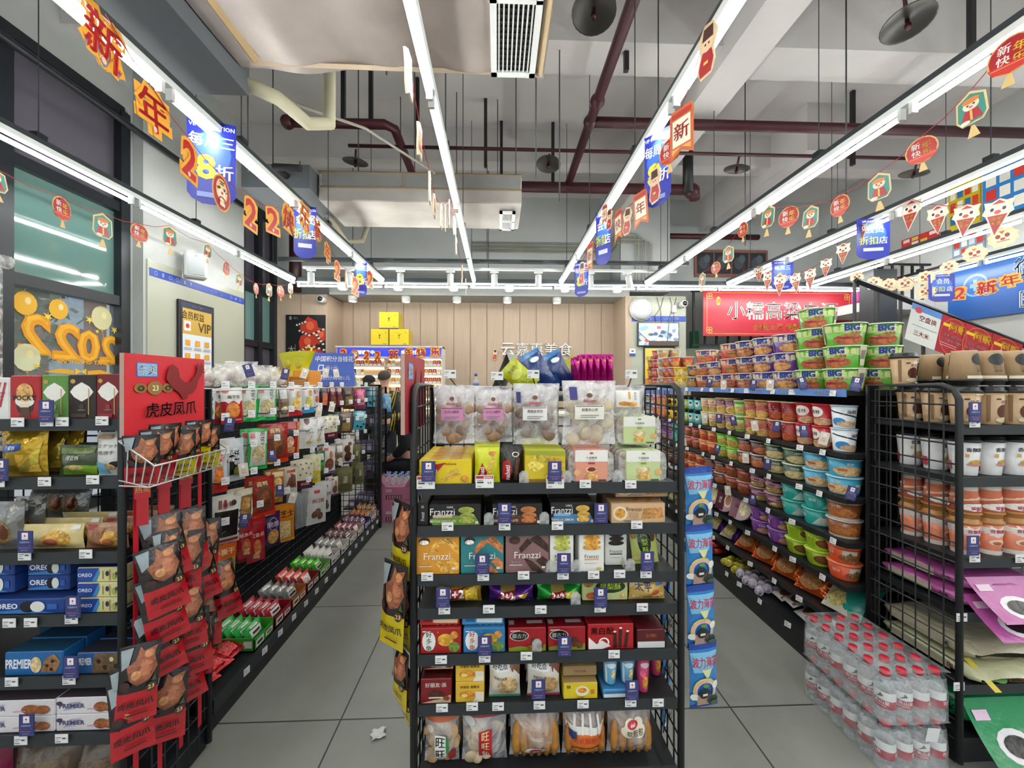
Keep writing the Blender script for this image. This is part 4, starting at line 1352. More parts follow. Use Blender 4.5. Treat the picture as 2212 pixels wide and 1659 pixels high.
TAGS = dict(B=((1264, 1045), (1362, 1046)), C=((967, 1137), (1090, 1136), (1204, 1135), (1375, 1133)), D=((923, 1245), (1044, 1245), (1131, 1242), (1216, 1242), (1282, 1241), (1338, 1239), (1395, 1239)),
            E=((960, 1317), (1056, 1315), (1168, 1316), (1296, 1313), (1387, 1311)), F=((953, 1424), (1047, 1421), (1137, 1416), (1326, 1412)),
            G=((955, 1528), (1020, 1525), (1076, 1525), (1165, 1522), (1259, 1520), (1362, 1517), (1421, 1517)))
for k, l in TAGS.items():
    for u, v in l:
        tagat(u, v, CY - .004, 'on centre rack ' + NMC[k] + ' edge')
for u, v in ((920, 1042), (1047, 1040), (1199, 1041)):
    tagat(u, v, CY - .004, 'on centre rack topmost shelf edge', .056, .04, 'bigtag')
for u, v, k in ((926, 1018, 'B'), (1198, 1018, 'B'), (1090, 1108, 'C'), (1298, 1108, 'C'), (1042, 1218, 'D'), (1218, 1216, 'D'), (1398, 1212, 'D'), (957, 1290, 'E'), (1297, 1290, 'E'), (1047, 1394, 'F'), (1219, 1395, 'F'), (1163, 1488, 'G'), (1365, 1490, 'G')):
    tagat(u, v, CY - .012, 'at centre rack ' + NMC[k], .042, .062, 'talker')

# clear shelf dividers
for u, k in ((1056, 'C'), (1176, 'C'), (1190, 'D'), (1246, 'D'), (1362, 'D'), (1244, 'E'), (1160, 'F'), (1132, 'B'), (1224, 'B'), (1334, 'B')):
    p = wy(u, CS[k], CY + .008)
    o = M().prism([(0, 0), (.03, 0), (.03, .03), (.022, .04), (.008, .04), (0, .03)], -.0008, .0008, 'eee', axis='y').box(0, .0015, 0, .1, 0, .03, 'eee')
    tag(o.obj('shelf_divider', CLEARPLA, None, (p.x - .015, CY + .009, CZ[k] + .0005)), 'small clear plastic divider on centre rack ' + NMC[k], 'shelf divider', 'clear shelf dividers on the centre rack')
# ================================================================== LEFT END RACK
LY = 1.14
lx1 = wy(264, 1200, LY).x
lx0 = lx1 - .98
LV = (908, 1034, 1196, 1331, 1465, 1589)
LZ = [wy(130, v, LY).z for v in LV]
LN = ('topmost shelf', 'second shelf', 'third shelf', 'fourth shelf', 'fifth shelf', 'sixth shelf')
WL = 'of the left rack'
end_rack('end_shelf_rack', 'black wire rack of biscuits at the left edge by the red bags', lx0, lx1, LY, LY + .33, 1.33, LZ)
POC = 'e .5 .3 .3 .2 3a2a24;p 5a3a2c .3 .05 .7 .05 .62 .3 .38 .3;e .5 .42 .34 .14 e8e4dc;f .5 .62 .3 .22 d0a060;t POCKY .5 .5 .12 {t} .03;r .34 .28 .66 .36 e8dcc0'
D('poc_red', 'box', 'biscuit_stick_box', 'snack box', 'tall red biscuit stick box', 'ab2026', POC.format(t='2a2a2a'), top='8a1a1e')
D('poc_white', 'box', 'biscuit_stick_box', 'snack box', 'tall white and red biscuit stick box', 'e6e2df', 'l .2 .3 .5 .9 .05 b03038;l .5 .3 .7 .9 .05 b03038;l .7 .3 .9 .9 .05 b03038;t POCKY .5 .6 .12 b02028 .03', top='d0ccc8')
PRE = 'p efece6 .04 .62 .2 .74 .5 .84 .8 .74 .96 .62 .8 .5 .5 .4 .2 .5;e .16 .86 .1 .05 b99a4a;r .76 .1 .8 .7 c9a468;e .5 .28 .1 .06 {c};r .36 .2 .64 .215 999;r .1 .04 .7 .12 {c}'
D('pre_green', 'box', 'biscuit_stick_box', 'snack box', 'tall green biscuit stick box with white cartouche', '5c8a3e', PRE.format(c='8ab05a'), top='486e30')
D('pre_dark', 'box', 'biscuit_stick_box', 'snack box', 'tall dark biscuit stick box with white cartouche', '2e2220', PRE.format(c='4a3a36'), top='1f1816')
D('pre_maroon', 'box', 'biscuit_stick_box', 'snack box', 'tall maroon biscuit stick box with white cartouche', '74161e', PRE.format(c='96303a'), top='56121a')
D('yelbag', 'bag', 'biscuit_bag', 'biscuit bag', 'crinkled yellow biscuit bag with blue badge', 'c09a2c', 'p 3a5a9a .1 .6 .2 .72 .6 .74 .62 .62 .5 .56 .16 .52;t 早餐饼 .36 .64 .09 f0f0f0 .02;F .5 .1 .9 .5 c8a03c;p d8c04a .4 .06 .9 .3 .95 .8 .8 .5', mat=SHINY)
D('greenbag', 'bag', 'biscuit_bag', 'biscuit bag', 'dark and lime green biscuit bag', '39472c', 'p 7fae2e .1 .04 .9 .04 .95 .34 .5 .4 .2 .3;f .5 .3 .2 .1 b7a46a;t 绿豆饼 .5 .62 .14 d8dcc8 .02;F .1 .75 .9 .92 6a7a4a')
D('cowbag', 'bag', 'biscuit_bag', 'biscuit bag', 'white biscuit bag with black patches and katakana', 'e6e4e0', 'e .78 .28 .2 .07 1a1818;e .9 .1 .1 .05 1a1818;f .55 .22 .2 .08 c8a070;p 7fc0dc .1 .04 .45 .04 .4 .3 .12 .34;t ビスケット .5 .7 .09 2a2222 .02;t 牛乳饼干 .5 .55 .09 3a2a22 .03;F .1 .86 .6 .95 b89a7a')
D('creampouch', 'bag', 'snack_pouch', 'snack pouch', 'cream snack pouch with a round ochre biscuit', 'd9c489', 'f .66 .45 .2 .36 c99a44;e .6 .36 .1 .17 a0523a;r .84 .8 .96 .96 ddd')
D('brownpouch', 'bag', 'snack_pouch', 'snack pouch', 'brown snack pouch with a round ochre biscuit', '9c6c48', 'f .7 .4 .2 .34 c99a44;e .66 .3 .12 .16 b0653a;r .08 .76 .3 .94 a03a30;F .3 .5 .55 .85 8a5a40')
D('foilpouch', 'bag', 'snack_pouch', 'snack pouch', 'crumpled clear and silver snack pouch', '8f8d8a', 'f .5 .4 .3 .25 8a6a3c;e .62 .4 .14 .16 7a4432', mat=SHINY)
D('bluebox', 'box', 'cookie_box', 'cookie box', 'deep blue sandwich cookie box', '1f3f86', 'p 3f7ec0 0 .1 .5 .3 .9 0 0 0;t OREO .3 .55 .4 e8ecf4 .03;e .56 .5 .1 .42 1a1a22;e .68 .5 .09 .4 e6e4e0;r .8 .3 .92 .7 2f5fae', top='1a3472')
D('yelblue', 'box', 'cookie_box', 'cookie box', 'blue and pale yellow cookie box', 'd7d094', 'p 23449a 0 0 .34 0 .5 1 0 1;p 3f86c4 .34 0 .44 0 .52 .6 .5 1;t OREO .18 .5 .26 e8ecf4 .02;l .6 .2 .6 .8 .05 7a4a3a;e .7 .6 .04 .2 2a2a4a;l .76 .1 .76 .9 .06 a07a5a;f .86 .4 .05 .24 9aa04a;e .93 .6 .04 .14 3a3a3a', top='1f3f86')
D('chips', 'box', 'cookie_box', 'cookie box', 'blue chocolate chip cookie box', '1f62a0', 't PREMIER .24 .5 .42 e8ecf4 .03;f .54 .45 .1 .36 d8c090;P 8a6240 .62 .1 .9 .1 .98 .6 .86 .94 .7 .7;e .74 .4 .03 .08 2a1a14;e .84 .6 .03 .08 2a1a14;e .82 .25 .03 .08 2a1a14', top='17425f')
D('chips2', 'box', 'cookie_box', 'cookie box', 'blue and brown chip cookie box', '2a5a98', 't PREMIER .17 .6 .36 e8ecf4 .03;P 6a5238 .34 0 1 0 1 1 .4 1;e .5 .6 .05 .12 2a1a14;e .64 .3 .05 .12 2a1a14;e .8 .7 .05 .12 d8c8a0;e .9 .35 .05 .12 2a1a14', top='2a2a34')
D('whitebox', 'box', 'cookie_box', 'cookie box', 'white and pink oat cookie box', 'e2dce0', 'p b0a8c4 .1 .2 .3 .3 .4 .8 .22 .76;t PREMIER .25 .52 .3 4a4a6a .03;e .05 .7 .05 .14 4a3a5a;f .72 .42 .12 .34 9a5a30;f .86 .4 .1 .3 a0623a;l .5 .3 .66 .34 .06 d890a8', top='4a4246')
D('tealflat', 'box', 'cookie_box', 'cookie box', 'flat dark blue cookie box lying in a pile', '173e5e', 'r .1 .4 .9 .6 2a5a84', top='1a4a6e')
f = LY + .014
LWH = lambda i: 'on left rack ' + LN[i]
z = LZ
putpx('poc_white', -42, 20, 815, 907, f, z[0], .03, LWH(0), deep=3)
putpx('poc_red', 22, 87, 811, 907, f, z[0], .03, LWH(0), deep=4)
putpx('pre_green', 90, 146, 809, 906, f, z[0], .03, LWH(0), deep=4)
putpx('pre_dark', 148, 206, 808, 906, f, z[0], .03, LWH(0), deep=4)
putpx('pre_maroon', 208, 260, 807, 906, f, z[0], .03, LWH(0), deep=4)
putpx('yelbag', -20, 84, 936, 1037, f, z[1], .05, LWH(1), deep=3)
for k, (u, rot) in enumerate(((106, .5), (140, .55))):
    p = wy(u, 1030, f + .09)
    put('yelbag', (p.x, f + .1, z[1]), .1, .04, .14, 'slanting ' + LWH(1), rz=-.3, ry=rot * .4)
putpx('greenbag', 108, 203, 962, 1030, f, z[1], .05, LWH(1), deep=3)
putpx('cowbag', 191, 262, 934, 1030, f, z[1], .05, LWH(1), deep=3)
putpx('creampouch', 24, 164, 1138, 1194, f, z[2], .05, LWH(2), deep=3)
putpx('brownpouch', 167, 262, 1136, 1193, f, z[2], .05, LWH(2), deep=4)
putpx('foilpouch', -40, 32, 1090, 1196, f, z[2], .05, LWH(2), deep=2)
for k in range(3):
    p = wy(80 + 34 * k, 1140, f + .16)
    put('foilpouch', (p.x, f + .17, z[2] + .04), .1, .05, .12, 'propped at the back ' + LWH(2), rx=-.2)
putpx('bluebox', -40, 140, 1296, 1332, f, z[3], .07, 'front ' + LWH(3), deep=3)
putpx('bluebox', -60, 30, 1216, 1292, f + .02, z[3] + .052, .07, 'upper left ' + LWH(3), up=2)
putpx('bluebox', 60, 150, 1225, 1290, f + .03, z[3] + .052, .07, 'upper middle ' + LWH(3), up=2)
a = putpx('yelblue', 166, 262, 1232, 1330, f, z[3], .07, LWH(3), up=3, deep=3)
putpx('chips', 10, 136, 1411, 1465, f, z[4], .06, LWH(4), deep=2)
putpx('chips2', 166, 262, 1416, 1464, f, z[4], .06, LWH(4), deep=2)
for k in range(4):
    for (ua, ub) in ((-50, 60), (70, 160)):
        p, q = wy(ua, 1460, f), wy(ub, 1460, f)
        put('tealflat', ((p.x + q.x) / 2, f + .15, z[4] + .024 * k), q.x - p.x, .14, .022, LWH(4))
putpx('whitebox', -60, 118, 1514, 1588, f, z[5], .06, LWH(5), up=2, deep=3)
putpx('whitebox', 121, 258, 1511, 1586, f, z[5], .06, 'right stack ' + LWH(5), up=2, deep=3)
D('magbag', 'bag', 'snack_bag', 'snack bag', 'large magenta snack bag', '8a1c46', 'F .2 .2 .8 .6 a0405a')
D('brnbag', 'bag', 'snack_bag', 'snack bag', 'large brown snack bag', '5a4a3a', 'F .1 .2 .9 .7 6a5640')
zb = .106
put('magbag', (wy(-30, 1650, LY + .1).x, LY + .1, zb), .17, .1, .2, 'on the base ' + WL)
put('brnbag', (wy(110, 1650, LY + .1).x, LY + .1, zb), .2, .1, .16, 'left one on the base ' + WL)
put('brnbag', (wy(225, 1650, LY + .1).x, LY + .1, zb), .13, .1, .16, 'right one on the base ' + WL)
for (u, v, i) in ((40, 912, 0), (103, 911, 0), (136, 911, 0), (222, 909, 0), (-2, 1042, 1), (98, 1040, 1), (202, 1036, 1), (55, 1200, 2), (187, 1196, 2), (22, 1345, 3), (68, 1344, 3), (156, 1337, 3), (27, 1472, 4), (151, 1468, 4), (47, 1598, 5), (135, 1594, 5)):
    tagat(u, v, LY - .004, 'on left rack ' + LN[i] + ' edge')
for (u, v, i) in ((102, 888, 0), (4, 1015, 1), (57, 1170, 2), (160, 1310, 3), (155, 1440, 4), (60, 1565, 5)):
    tagat(u, v, LY - .012, 'at left rack ' + LN[i], .042, .062, 'talker')

# red board on the flank
xb = lx1 + .016
a, b = wx(258, 762, xb), wx(433, 782, xb)
b.y = min(b.y, a.y + .33)
zb0, zb1 = 1.2, wx(258, 762, xb).z
bd = M().box(xb, xb + .012, a.y, b.y, zb0, zb1, 'b8968a')
sf_ = lambda q, w, o=0: (xb + .0124 + o, a.y + (b.y - a.y) * q, zb0 + (zb1 - zb0) * w)
art(bd, sf_, 'r 0 0 1 1 c4202c;r .12 .72 .36 .9 2f5aa0;r .13 .73 .35 .89 7fa8d8;t 奇爽 .24 .81 .13 f4f6fa .05;e .16 .58 .07 .06 8a6a34;e .32 .58 .09 .09 8a6a34;e .47 .58 .07 .06 8a6a34;t 23 .32 .58 .07 f0e0b0;o .16 .58 .035 .035 .4 2a1a10;o .47 .58 .035 .035 .4 2a1a10;'
    'p 7c1018 .47 .84 .44 .7 .52 .58 .62 .5 .66 .42 .72 .42 .72 .48 .8 .5 .86 .58 .88 .68 .94 .78 .93 .86 .87 .86 .84 .76 .76 .66 .68 .66 .62 .72 .6 .84 .53 .9;p 7c1018 .85 .86 .87 .95 .9 .89 .93 .96 .95 .88 .97 .92 .96 .82;p 7c1018 .93 .84 .99 .8 .93 .79;t 虎皮凤爪 .52 .3 .19 180c0c .05', b.y - a.y, zb1 - zb0, .0006)
tag(bd.obj('advertising_board', CARD), 'red rooster advertising board above the basket on the left rack', 'sign')
# white wire basket
WW = 'd6d8d8'
e = empty('wire_basket', (lx1 + .015, 1.115, 1.12), 'white wire basket of small bags on the side of the left rack', 'basket')
m = M()
L = .29
m.tube([(.0, 0, .07), (.095, 0, .0), (.095, L, .0), (.0, L, .07), (0, 0, .07)], .003, 6, WW)
m.tube([(.0, 0, -.04), (.08, 0, -.06), (.08, L, -.06), (.0, L, -.04)], .0022, 6, WW)
for k in range(12):
    y = k * L / 11
    m.bar((.095, y, 0), (.08, y, -.06), .0014, WW)
    m.bar((.08, y, -.06), (.0, y, -.055), .0014, WW)
for k in range(1, 4):
    for y in (0, L):
        m.bar((.024 * k, y, .07 - .018 * k), (.02 * k, y, -.045 - .003 * k), .0014, WW)
m.obj('wire_frame', CHROME, e)
CLAW = 'r 0 0 1 .4 {c};P 8c5236 .3 .56 .5 .48 .8 .52 .96 .66 .86 .84 .92 .94 .6 .9 .5 .96 .42 .8 .2 .74;P a8684a .5 .6 .8 .58 .86 .74 .6 .8;f .46 .62 .12 .06 c08a5c;f .74 .86 .12 .05 b87a50;p 8f9ba0 .04 .96 .34 .97 .26 .76 .08 .7;f .2 .5 .14 .06 3a2420;p 3a4a2c .84 .5 .97 .48 .92 .58;t 虎皮凤爪 .5 .25 .09 160c0c .04;r .3 .1 .8 .12 5a1018;e .86 .43 .12 .06 4a2a1c;t 23 .86 .43 .05 e0c890'
D('claw_red', 'hang', 'snack_bag', 'snack bag', 'red and dark chicken feet bag', '1e1416', CLAW.format(c='b01622'), back='2a0c10', mat=FOIL)
D('claw_yel', 'hang', 'snack_bag', 'snack bag', 'yellow and dark chicken feet bag', '201818', CLAW.format(c='d2bb10'), back='3a3210', mat=FOIL)
for k in range(7):
    y = 1.13 + k * .04
    put('claw_yel' if k in (3, 5, 6) else 'claw_red', (lx1 + .062 + .01 * (k % 2), y, 1.205 + .012 * (k % 3)), .08, .03, .15, 'standing in the white wire basket', rz=.55 + .25 * (k % 3), rx=.15, group='small bags in the wire basket')
# flame tags
for (u, v) in ((308, 1030), (355, 1010), (402, 1005)):
    p = wx(u, v, lx1 + .05)
    m = M().box(-.013, .013, 0, .001, -.14, 0, 'a81c28').box(-.017, .017, -.001, .0015, -.062, .022, 'b0202c')
    art(m, flat(-.017, .017, -.062, .022, -.0012), 'e .5 .8 .4 .2 e8d020;p b0202c .1 .6 .4 .7 .6 .56 .9 .68 .9 .4 .1 .4;r .46 .7 .54 .96 3a2a10;t 热卖 .5 .3 .2 e8c060', .034, .084, .0003)
    tag(m.obj('hanging_tag', CARD, None, p, (0, 0, .7)), 'narrow red tag with a yellow tip hanging below the wire basket', 'tag', 'flame tags under the basket')
# cascade of bags on clip strips
CAS = ((1180, 130, 62), (1390, 60, 58), (1380, 230, 62), (1160, 380, 62), (1340, 440, 60), (1545, 110, 44), (1160, 600, 62), (1370, 640, 60), (1540, 620, 58), (1140, 850, 60), (1390, 840, 70), (1060, 1120, 58), (1310, 1070, 60), (965, 1390, 60), (1262, 1290, 62), (1640, 430, 40),
       (930, 1300, 40), (1500, 830, 46), (1450, 300, 50), (1240, 250, 40))
for k, (X, Y, w) in enumerate(CAS):
    u, v = X / 3.463, 1180 + Y / 3.463
    x_ = lx1 + .03 + .012 * (k % 4)
    p = wx(u, v, x_)
    rz = PI / 2 - .75 - .15 * (k % 3)
    s = F / p.y
    wd = w / s * 1.12
    put('claw_red', (p.x, p.y, p.z + .15), wd, .028, .2, 'in the cascade on the left rack flank', rz=rz, rx=-.12, ry=-.16 + .1 * (k % 3), group='cascade of red bags on clip strips')
for k in range(4):
    y = 1.16 + .08 * k
    tag(M().box(-.008, .008, 0, .0012, -1.0, 0, 'c02030').obj('clip_strip', CARD, None, (lx1 + .02, y, 1.14), (0, 0, PI / 2)), 'red clip strip holding chicken feet bags on the left rack flank', 'clip strip', 'red clip strips')

# ================================================================== LEFT GONDOLA
GX0, GX1, GY0, GY1 = -1.5, -1.1, 1.53, 3.66
e = empty('gondola_rack', ((GX0 + GX1) / 2, GY0, 0), 'long black rack of hanging snack bags along the left aisle', 'shelf rack')
dx, dy = (GX0 + GX1) / 2, GY0
M().box(GX0 - dx, GX1 - dx - .01, 0, GY1 - dy, 0, .1, '17191b').obj('base', BLACKM, e)
M().box(GX0 - dx, GX1 - dx, 0, GY1 - dy, .1, .122, BK).box(GX1 - dx - .004, GX1 - dx + .002, 0, GY1 - dy, .07, .126, '2b2f33').obj('shelf', BLACKM, e)
m = M()
k = int((GY1 - GY0) / .05)
for i in range(k + 1):
    y = i * (GY1 - GY0) / k
    m.bar((GX0 - dx + .03, y, .13), (GX0 - dx + .03, y, 1.3), .002, BK)
for i in range(24):
    z_ = .14 + i * .05
    m.bar((GX0 - dx + .03, 0, z_), (GX0 - dx + .03, GY1 - dy, z_), .002, BK)
m.obj('back_grid', BLACKM, e)
M().box(GX0 - dx - .02, GX0 - dx + .02, 0, GY1 - dy, 0, 1.3, '202428').obj('back_panel', BLACKM, e)
m = M()
xgrid(m, GY1 - dy, GX0 - dx, GX1 - dx - .02, .1, 1.34, .05, .05)
for xx in (GX0 - dx, GX1 - dx - .025):
    m.box(xx - .0, xx + .03, GY1 - dy - .015, GY1 - dy + .015, 0, 1.345, BK)
m.box(GX0 - dx, GX1 - dx, GY1 - dy - .015, GY1 - dy + .015, 1.32, 1.345, BK)
m.obj('end_panel', BLACKM, e)
m = M()
m.tube([(GX0 - dx + .05, .0, 1.325), (GX1 - dx - .02, .0, 1.325), (GX1 - dx - .02, GY1 - dy, 1.325), (GX0 - dx + .05, GY1 - dy, 1.325)], .004, 6, 'c8caca')
m.bar((GX1 - dx - .1, 0, 1.328), (GX1 - dx - .1, GY1 - dy, 1.328), .002, 'c8caca')
for k in range(9):
    m.bar((GX0 - dx + .05, .1 + k * .24, 1.325), (GX1 - dx - .02, .1 + k * .24, 1.325), .002, 'c8caca')
m.obj('wire_top', CHROME, e)
M().box(GX0 - dx - .3, GX0 - dx - .02, 0, GY1 - dy, 1.28, 1.3, BK).obj('shelf', BLACKM, e)


def P1(key, desc, col, a, **kw):
    D(key, 'hang', 'snack_bag', 'snack bag', desc, col, a, **kw)


P1('lg_red', 'white and red spicy noodle snack bag', 'dcd8d4', 'r 0 0 1 .62 ac1a28;p dcd8d4 0 .7 .3 .56 .5 .66 .8 .52 1 .7 .5 .75;f .5 .36 .34 .22 d2803a;e .2 .9 .16 .05 c0303a;v 魔芋爽 .0 .0 .0 fff;t 魔芋爽 .55 .74 .1 2a1a1a .02;r .6 .08 .9 .12 e0a0a0')
P1('lg_green', 'bright green pickled peanut bag', '27a048', 'r .06 .62 .94 .92 c9ccc8;r .1 .78 .34 .9 c05a5a;v 泡花生 .7 .74 .13 16221a .02;p cfd2cc .1 .1 .9 .1 .86 .62 .14 .62;f .5 .4 .34 .2 b5a67c;f .4 .3 .2 .12 c3b58c;p 3fe06a .0 .0 .5 .06 .3 .14')
P1('lg_nut', 'brown and white walnut bag', '9a8a80', 'F .08 .1 .92 .5 7a5a44;r .1 .6 .9 .9 e4e0dc;f .5 .25 .4 .1 d8c9a8')
P1('lg_fries', 'white shredded potato bag with red foot', 'd9d8d6', 'r .08 .84 .42 .96 b53a40;f .55 .42 .36 .18 d7b45e;p b82a30 0 0 1 0 1 .12 .5 .2 0 .16;f .7 .7 .16 .12 c08a50')
P1('lg_fblue', 'white shredded potato bag with blue foot', 'd9d8d6', 'r .08 .84 .42 .96 b53a40;f .55 .4 .32 .2 bfb75e;p 3f9ac8 0 0 1 0 1 .2 .5 .2 0 .24;f .7 .72 .16 .12 c08a50')
P1('lg_pink', 'white shrimp snack bag', 'dad6d4', 'f .6 .45 .26 .14 b8563c;t 虾 .5 .75 .2 8a4a4a')
P1('lg_dark', 'dark plum and orange carrot jerky bag', '33263a', 'F .2 .2 .8 .7 c8663a;r .2 .8 .8 .95 6a5a7a')
P1('lg_maroon', 'maroon dried fruit bag with green side', '6e1c30', 'r .2 .7 .8 .9 c8a0a8;t 红枣 .5 .8 .14 f0e0e0;F .2 .1 .8 .5 8a4030;r .84 .1 1 .6 4a8a5a')
P1('lg_brown', 'dim brown nut bag', '4a3430', 'F .2 .1 .8 .5 8a7040;r .2 .6 .8 .9 6a4a40')
P1('lg_pinkf', 'glossy pink sachet', 'a2506e', 'F .2 .2 .8 .7 b8708a', mat=SHINY)
P1('lg_teal', 'light teal dotted slipper pack', '4f9ab0', 'e .3 .2 .1 .06 1a2a30;e .6 .15 .1 .06 1a2a30;e .8 .3 .1 .06 1a2a30;r .2 .5 .8 .9 9ac4cc')
P1('lg_duck', 'red and brown braised duck bag', '9c2418', 'P 6a3a24 .2 .2 .8 .16 .9 .5 .7 .8 .4 .84 .14 .6;f .5 .5 .2 .16 8a5230;f .6 .34 .16 .12 5a2e1a;t 酱鸭 .4 .84 .12 e8d8a0 .02;p e0b040 0 0 1 0 1 .04 0 .1;p c8301c 0 .06 1 .0 1 .1 .0 .14')
P1('lg_child', 'red pouch with orange edge', 'a02a2e', 'e .4 .6 .3 .2 3a2a2a;f .4 .42 .24 .18 d8a488;r .86 0 1 1 d87a2c;F .2 .08 .7 .26 c88a5a')
P1('lg_milk', 'white pouch with maroon neck and gold spoon', 'dcdad8', 'p 5a2030 .2 1 .5 1 .5 .86 .35 .78 .2 .86;t 三只牛 .5 .54 .1 4a3a3a;f .5 .2 .16 .05 b89a30;l .5 .22 .62 .44 .02 c8a03c')
P1('lg_dots', 'cream pouch patterned with brown specks, maroon foot', 'd9d2bc', 'r 0 0 1 .3 701e2a;e .2 .5 .05 .03 8a4a30;e .5 .55 .05 .03 8a4a30;e .8 .5 .05 .03 8a4a30;e .3 .7 .05 .03 8a4a30;e .65 .72 .05 .03 8a4a30;e .2 .86 .05 .03 8a4a30;e .5 .88 .05 .03 8a4a30;e .8 .85 .05 .03 8a4a30;r .1 .04 .9 .08 3a3a7a;t 香菇脆 .5 .18 .1 e8d8d0')
P1('lg_yell', 'cream and yellow fruit pouch', 'dcd8b8', 'r 0 0 1 .42 d8c020;e .3 .7 .1 .05 d8c84a;e .6 .8 .1 .05 d8c84a;e .7 .6 .1 .05 d8c84a;t 柠檬 .5 .22 .16 f4f0d0')
P1('lg_green2', 'dark green pouch', '2c6a3c', 'F .2 .1 .8 .5 4a8a3c;r .2 .6 .8 .9 d0d8c8')
P1('lg_white', 'white pouch with brown dried meat', 'd8d5d2', 'f .5 .35 .36 .22 7a4a3a;f .6 .66 .14 .16 a8683c;r .1 .84 .4 .94 b85a5a;r 0 0 1 .1 6a5078')
P1('lg_choc', 'white pouch with chocolate lumps', 'd5d2ce', 'f .6 .3 .3 .2 4a2a1e;f .5 .6 .24 .16 5a3424;f .7 .8 .16 .08 6a4030;r 0 0 1 .06 5a3a7a')
P1('lg_silver', 'silver seaweed pouch with black label', 'b9bfc4', 'r .3 .16 .74 .74 141414;v 吃海带 .62 .58 .13 f0f0f0 .03;v 风味 .42 .6 .13 f0f0f0 .03;f .66 .24 .2 .12 6a6a24;r .08 .86 .26 .96 c8b89a;e .14 .5 .1 .06 d03040')
P1('lg_carrot', 'silver and orange carrot stick pouch', 'c0c4c6', 'P d87a3a .2 .2 .8 .2 .7 .62 .5 .56 .3 .64;r 0 0 1 .2 b82a26;e .5 .74 .26 .09 c8303a;t 小吃 .5 .74 .08 f0e0d0')
P1('lg_jar', 'amber jelly pouch', 'a9702c', 'f .5 .3 .34 .2 c88a3a;f .5 .62 .3 .16 d8b070;r .1 .8 .9 .94 e0c8a0;e .6 .38 .14 .08 dcdcdc')
P1('lg_egg', 'clear pouch of brown braised eggs', '8a6a40', 'f .4 .3 .3 .12 a87a44;f .5 .48 .3 .12 b8884c;f .56 .64 .28 .1 a87a44;r .0 .8 1 1 cfc4ac;P d8cfba .86 .1 1 .2 1 .7 .9 .6')
P1('lg_cream', 'cream pouch with brown meat', 'cfc6b4', 'P 6a4230 .1 .3 .9 .2 .8 .7 .4 .8;r .2 .82 .8 .92 b0342c')
P1('lg_sea', 'black nori pouch with dotted white border', 'd9d6cc', 'r .08 .14 .92 .7 1e1616;e .04 .2 .035 .025 2a3a5a;e .04 .35 .035 .025 3a5a4a;e .04 .5 .035 .025 2a3a5a;e .96 .2 .035 .025 2a3a5a;e .96 .35 .035 .025 3a5a4a;e .96 .5 .035 .025 2a3a5a;e .96 .65 .035 .025 2a3a5a;r .06 .04 .94 .1 8a2a34;r .2 .76 .3 .94 8a3a3a;r .36 .76 .46 .94 a03a34;e .7 .86 .1 .06 3a2a20;t 海苔 .5 .85 .1 6a2a2a;l .3 .24 .46 .3 .02 5a5a5a')
P1('lg_grey', 'plain grey back of a hanging pouch', '8b8d90', 'r .44 .06 .5 .94 7a7c80')
P1('lg_bigw', 'white pouch with brown mochi pieces', 'dad8d6', 'f .36 .26 .16 .1 6a4a3a;f .66 .2 .16 .1 6a4a3a;f .5 .34 .16 .08 7a5a44;r .3 .82 .6 .9 c04a4a;t 爽口糕 .5 .62 .11 a83a40 .02')
P1('lg_khaki', 'khaki herbal pouch', '6e6a4a', 'r .36 .4 .62 .66 b8b08a;F .1 .1 .9 .36 5a5236')
P1('lg_orange', 'orange topped pouch of shredded dried tofu', 'b98a2c', 'r 0 .7 1 1 c85a20;t 手撕干 .5 .84 .13 f0d8b0 .02;F .08 .1 .92 .66 8a6a34;r 0 0 1 .07 c79a30')
P1('lg_redp', 'red pouch of dried squid strips', 'a21622', 'f .5 .3 .26 .22 b8683a;P d8a070 .3 .1 .7 .06 .66 .24 .36 .26;F .2 .7 .8 .92 8a1018;t 鱿鱼丝 .5 .62 .1 f0c8b0 .02')
P1('lg_purp', 'purple pouch of golden snack strips', '3c1f4c', 'f .5 .3 .36 .22 c08a44;o .5 .66 .3 .2 .2 8a7a9a;t 脆脆 .5 .66 .16 d0c0d8;r 0 0 1 .06 2a1436')
P1('lg_orng', 'orange pouch of pale cheese strips', 'c97a22', 'P d0b478 .2 .1 .8 .1 .76 .56 .24 .6;t 芝士 .6 .78 .18 3a2010 .03;r 0 0 1 .05 d8942c')


def hangpx(key, u, v, w, h, x, rz, T=.03, n=2, where='on the left aisle hooks'):
    for i in range(n):
        p = wx(u, v, x)
        d = Vector((math.cos(rz), math.sin(rz), 0))
        k = (px(p + d * .02)[0] - px(p - d * .02)[0]) / .04
        yc = p.dot(_f)
        Wd = max(.05, min(.2, w / abs(k)))
        o = put(key, (p.x - .045 * i, p.y + .012 * i, p.z), Wd, T, h * yc / F, where + (' behind' if i else ''), rz=rz, ry=R.uniform(-.07, .07), group='snack bags hanging along the left aisle')


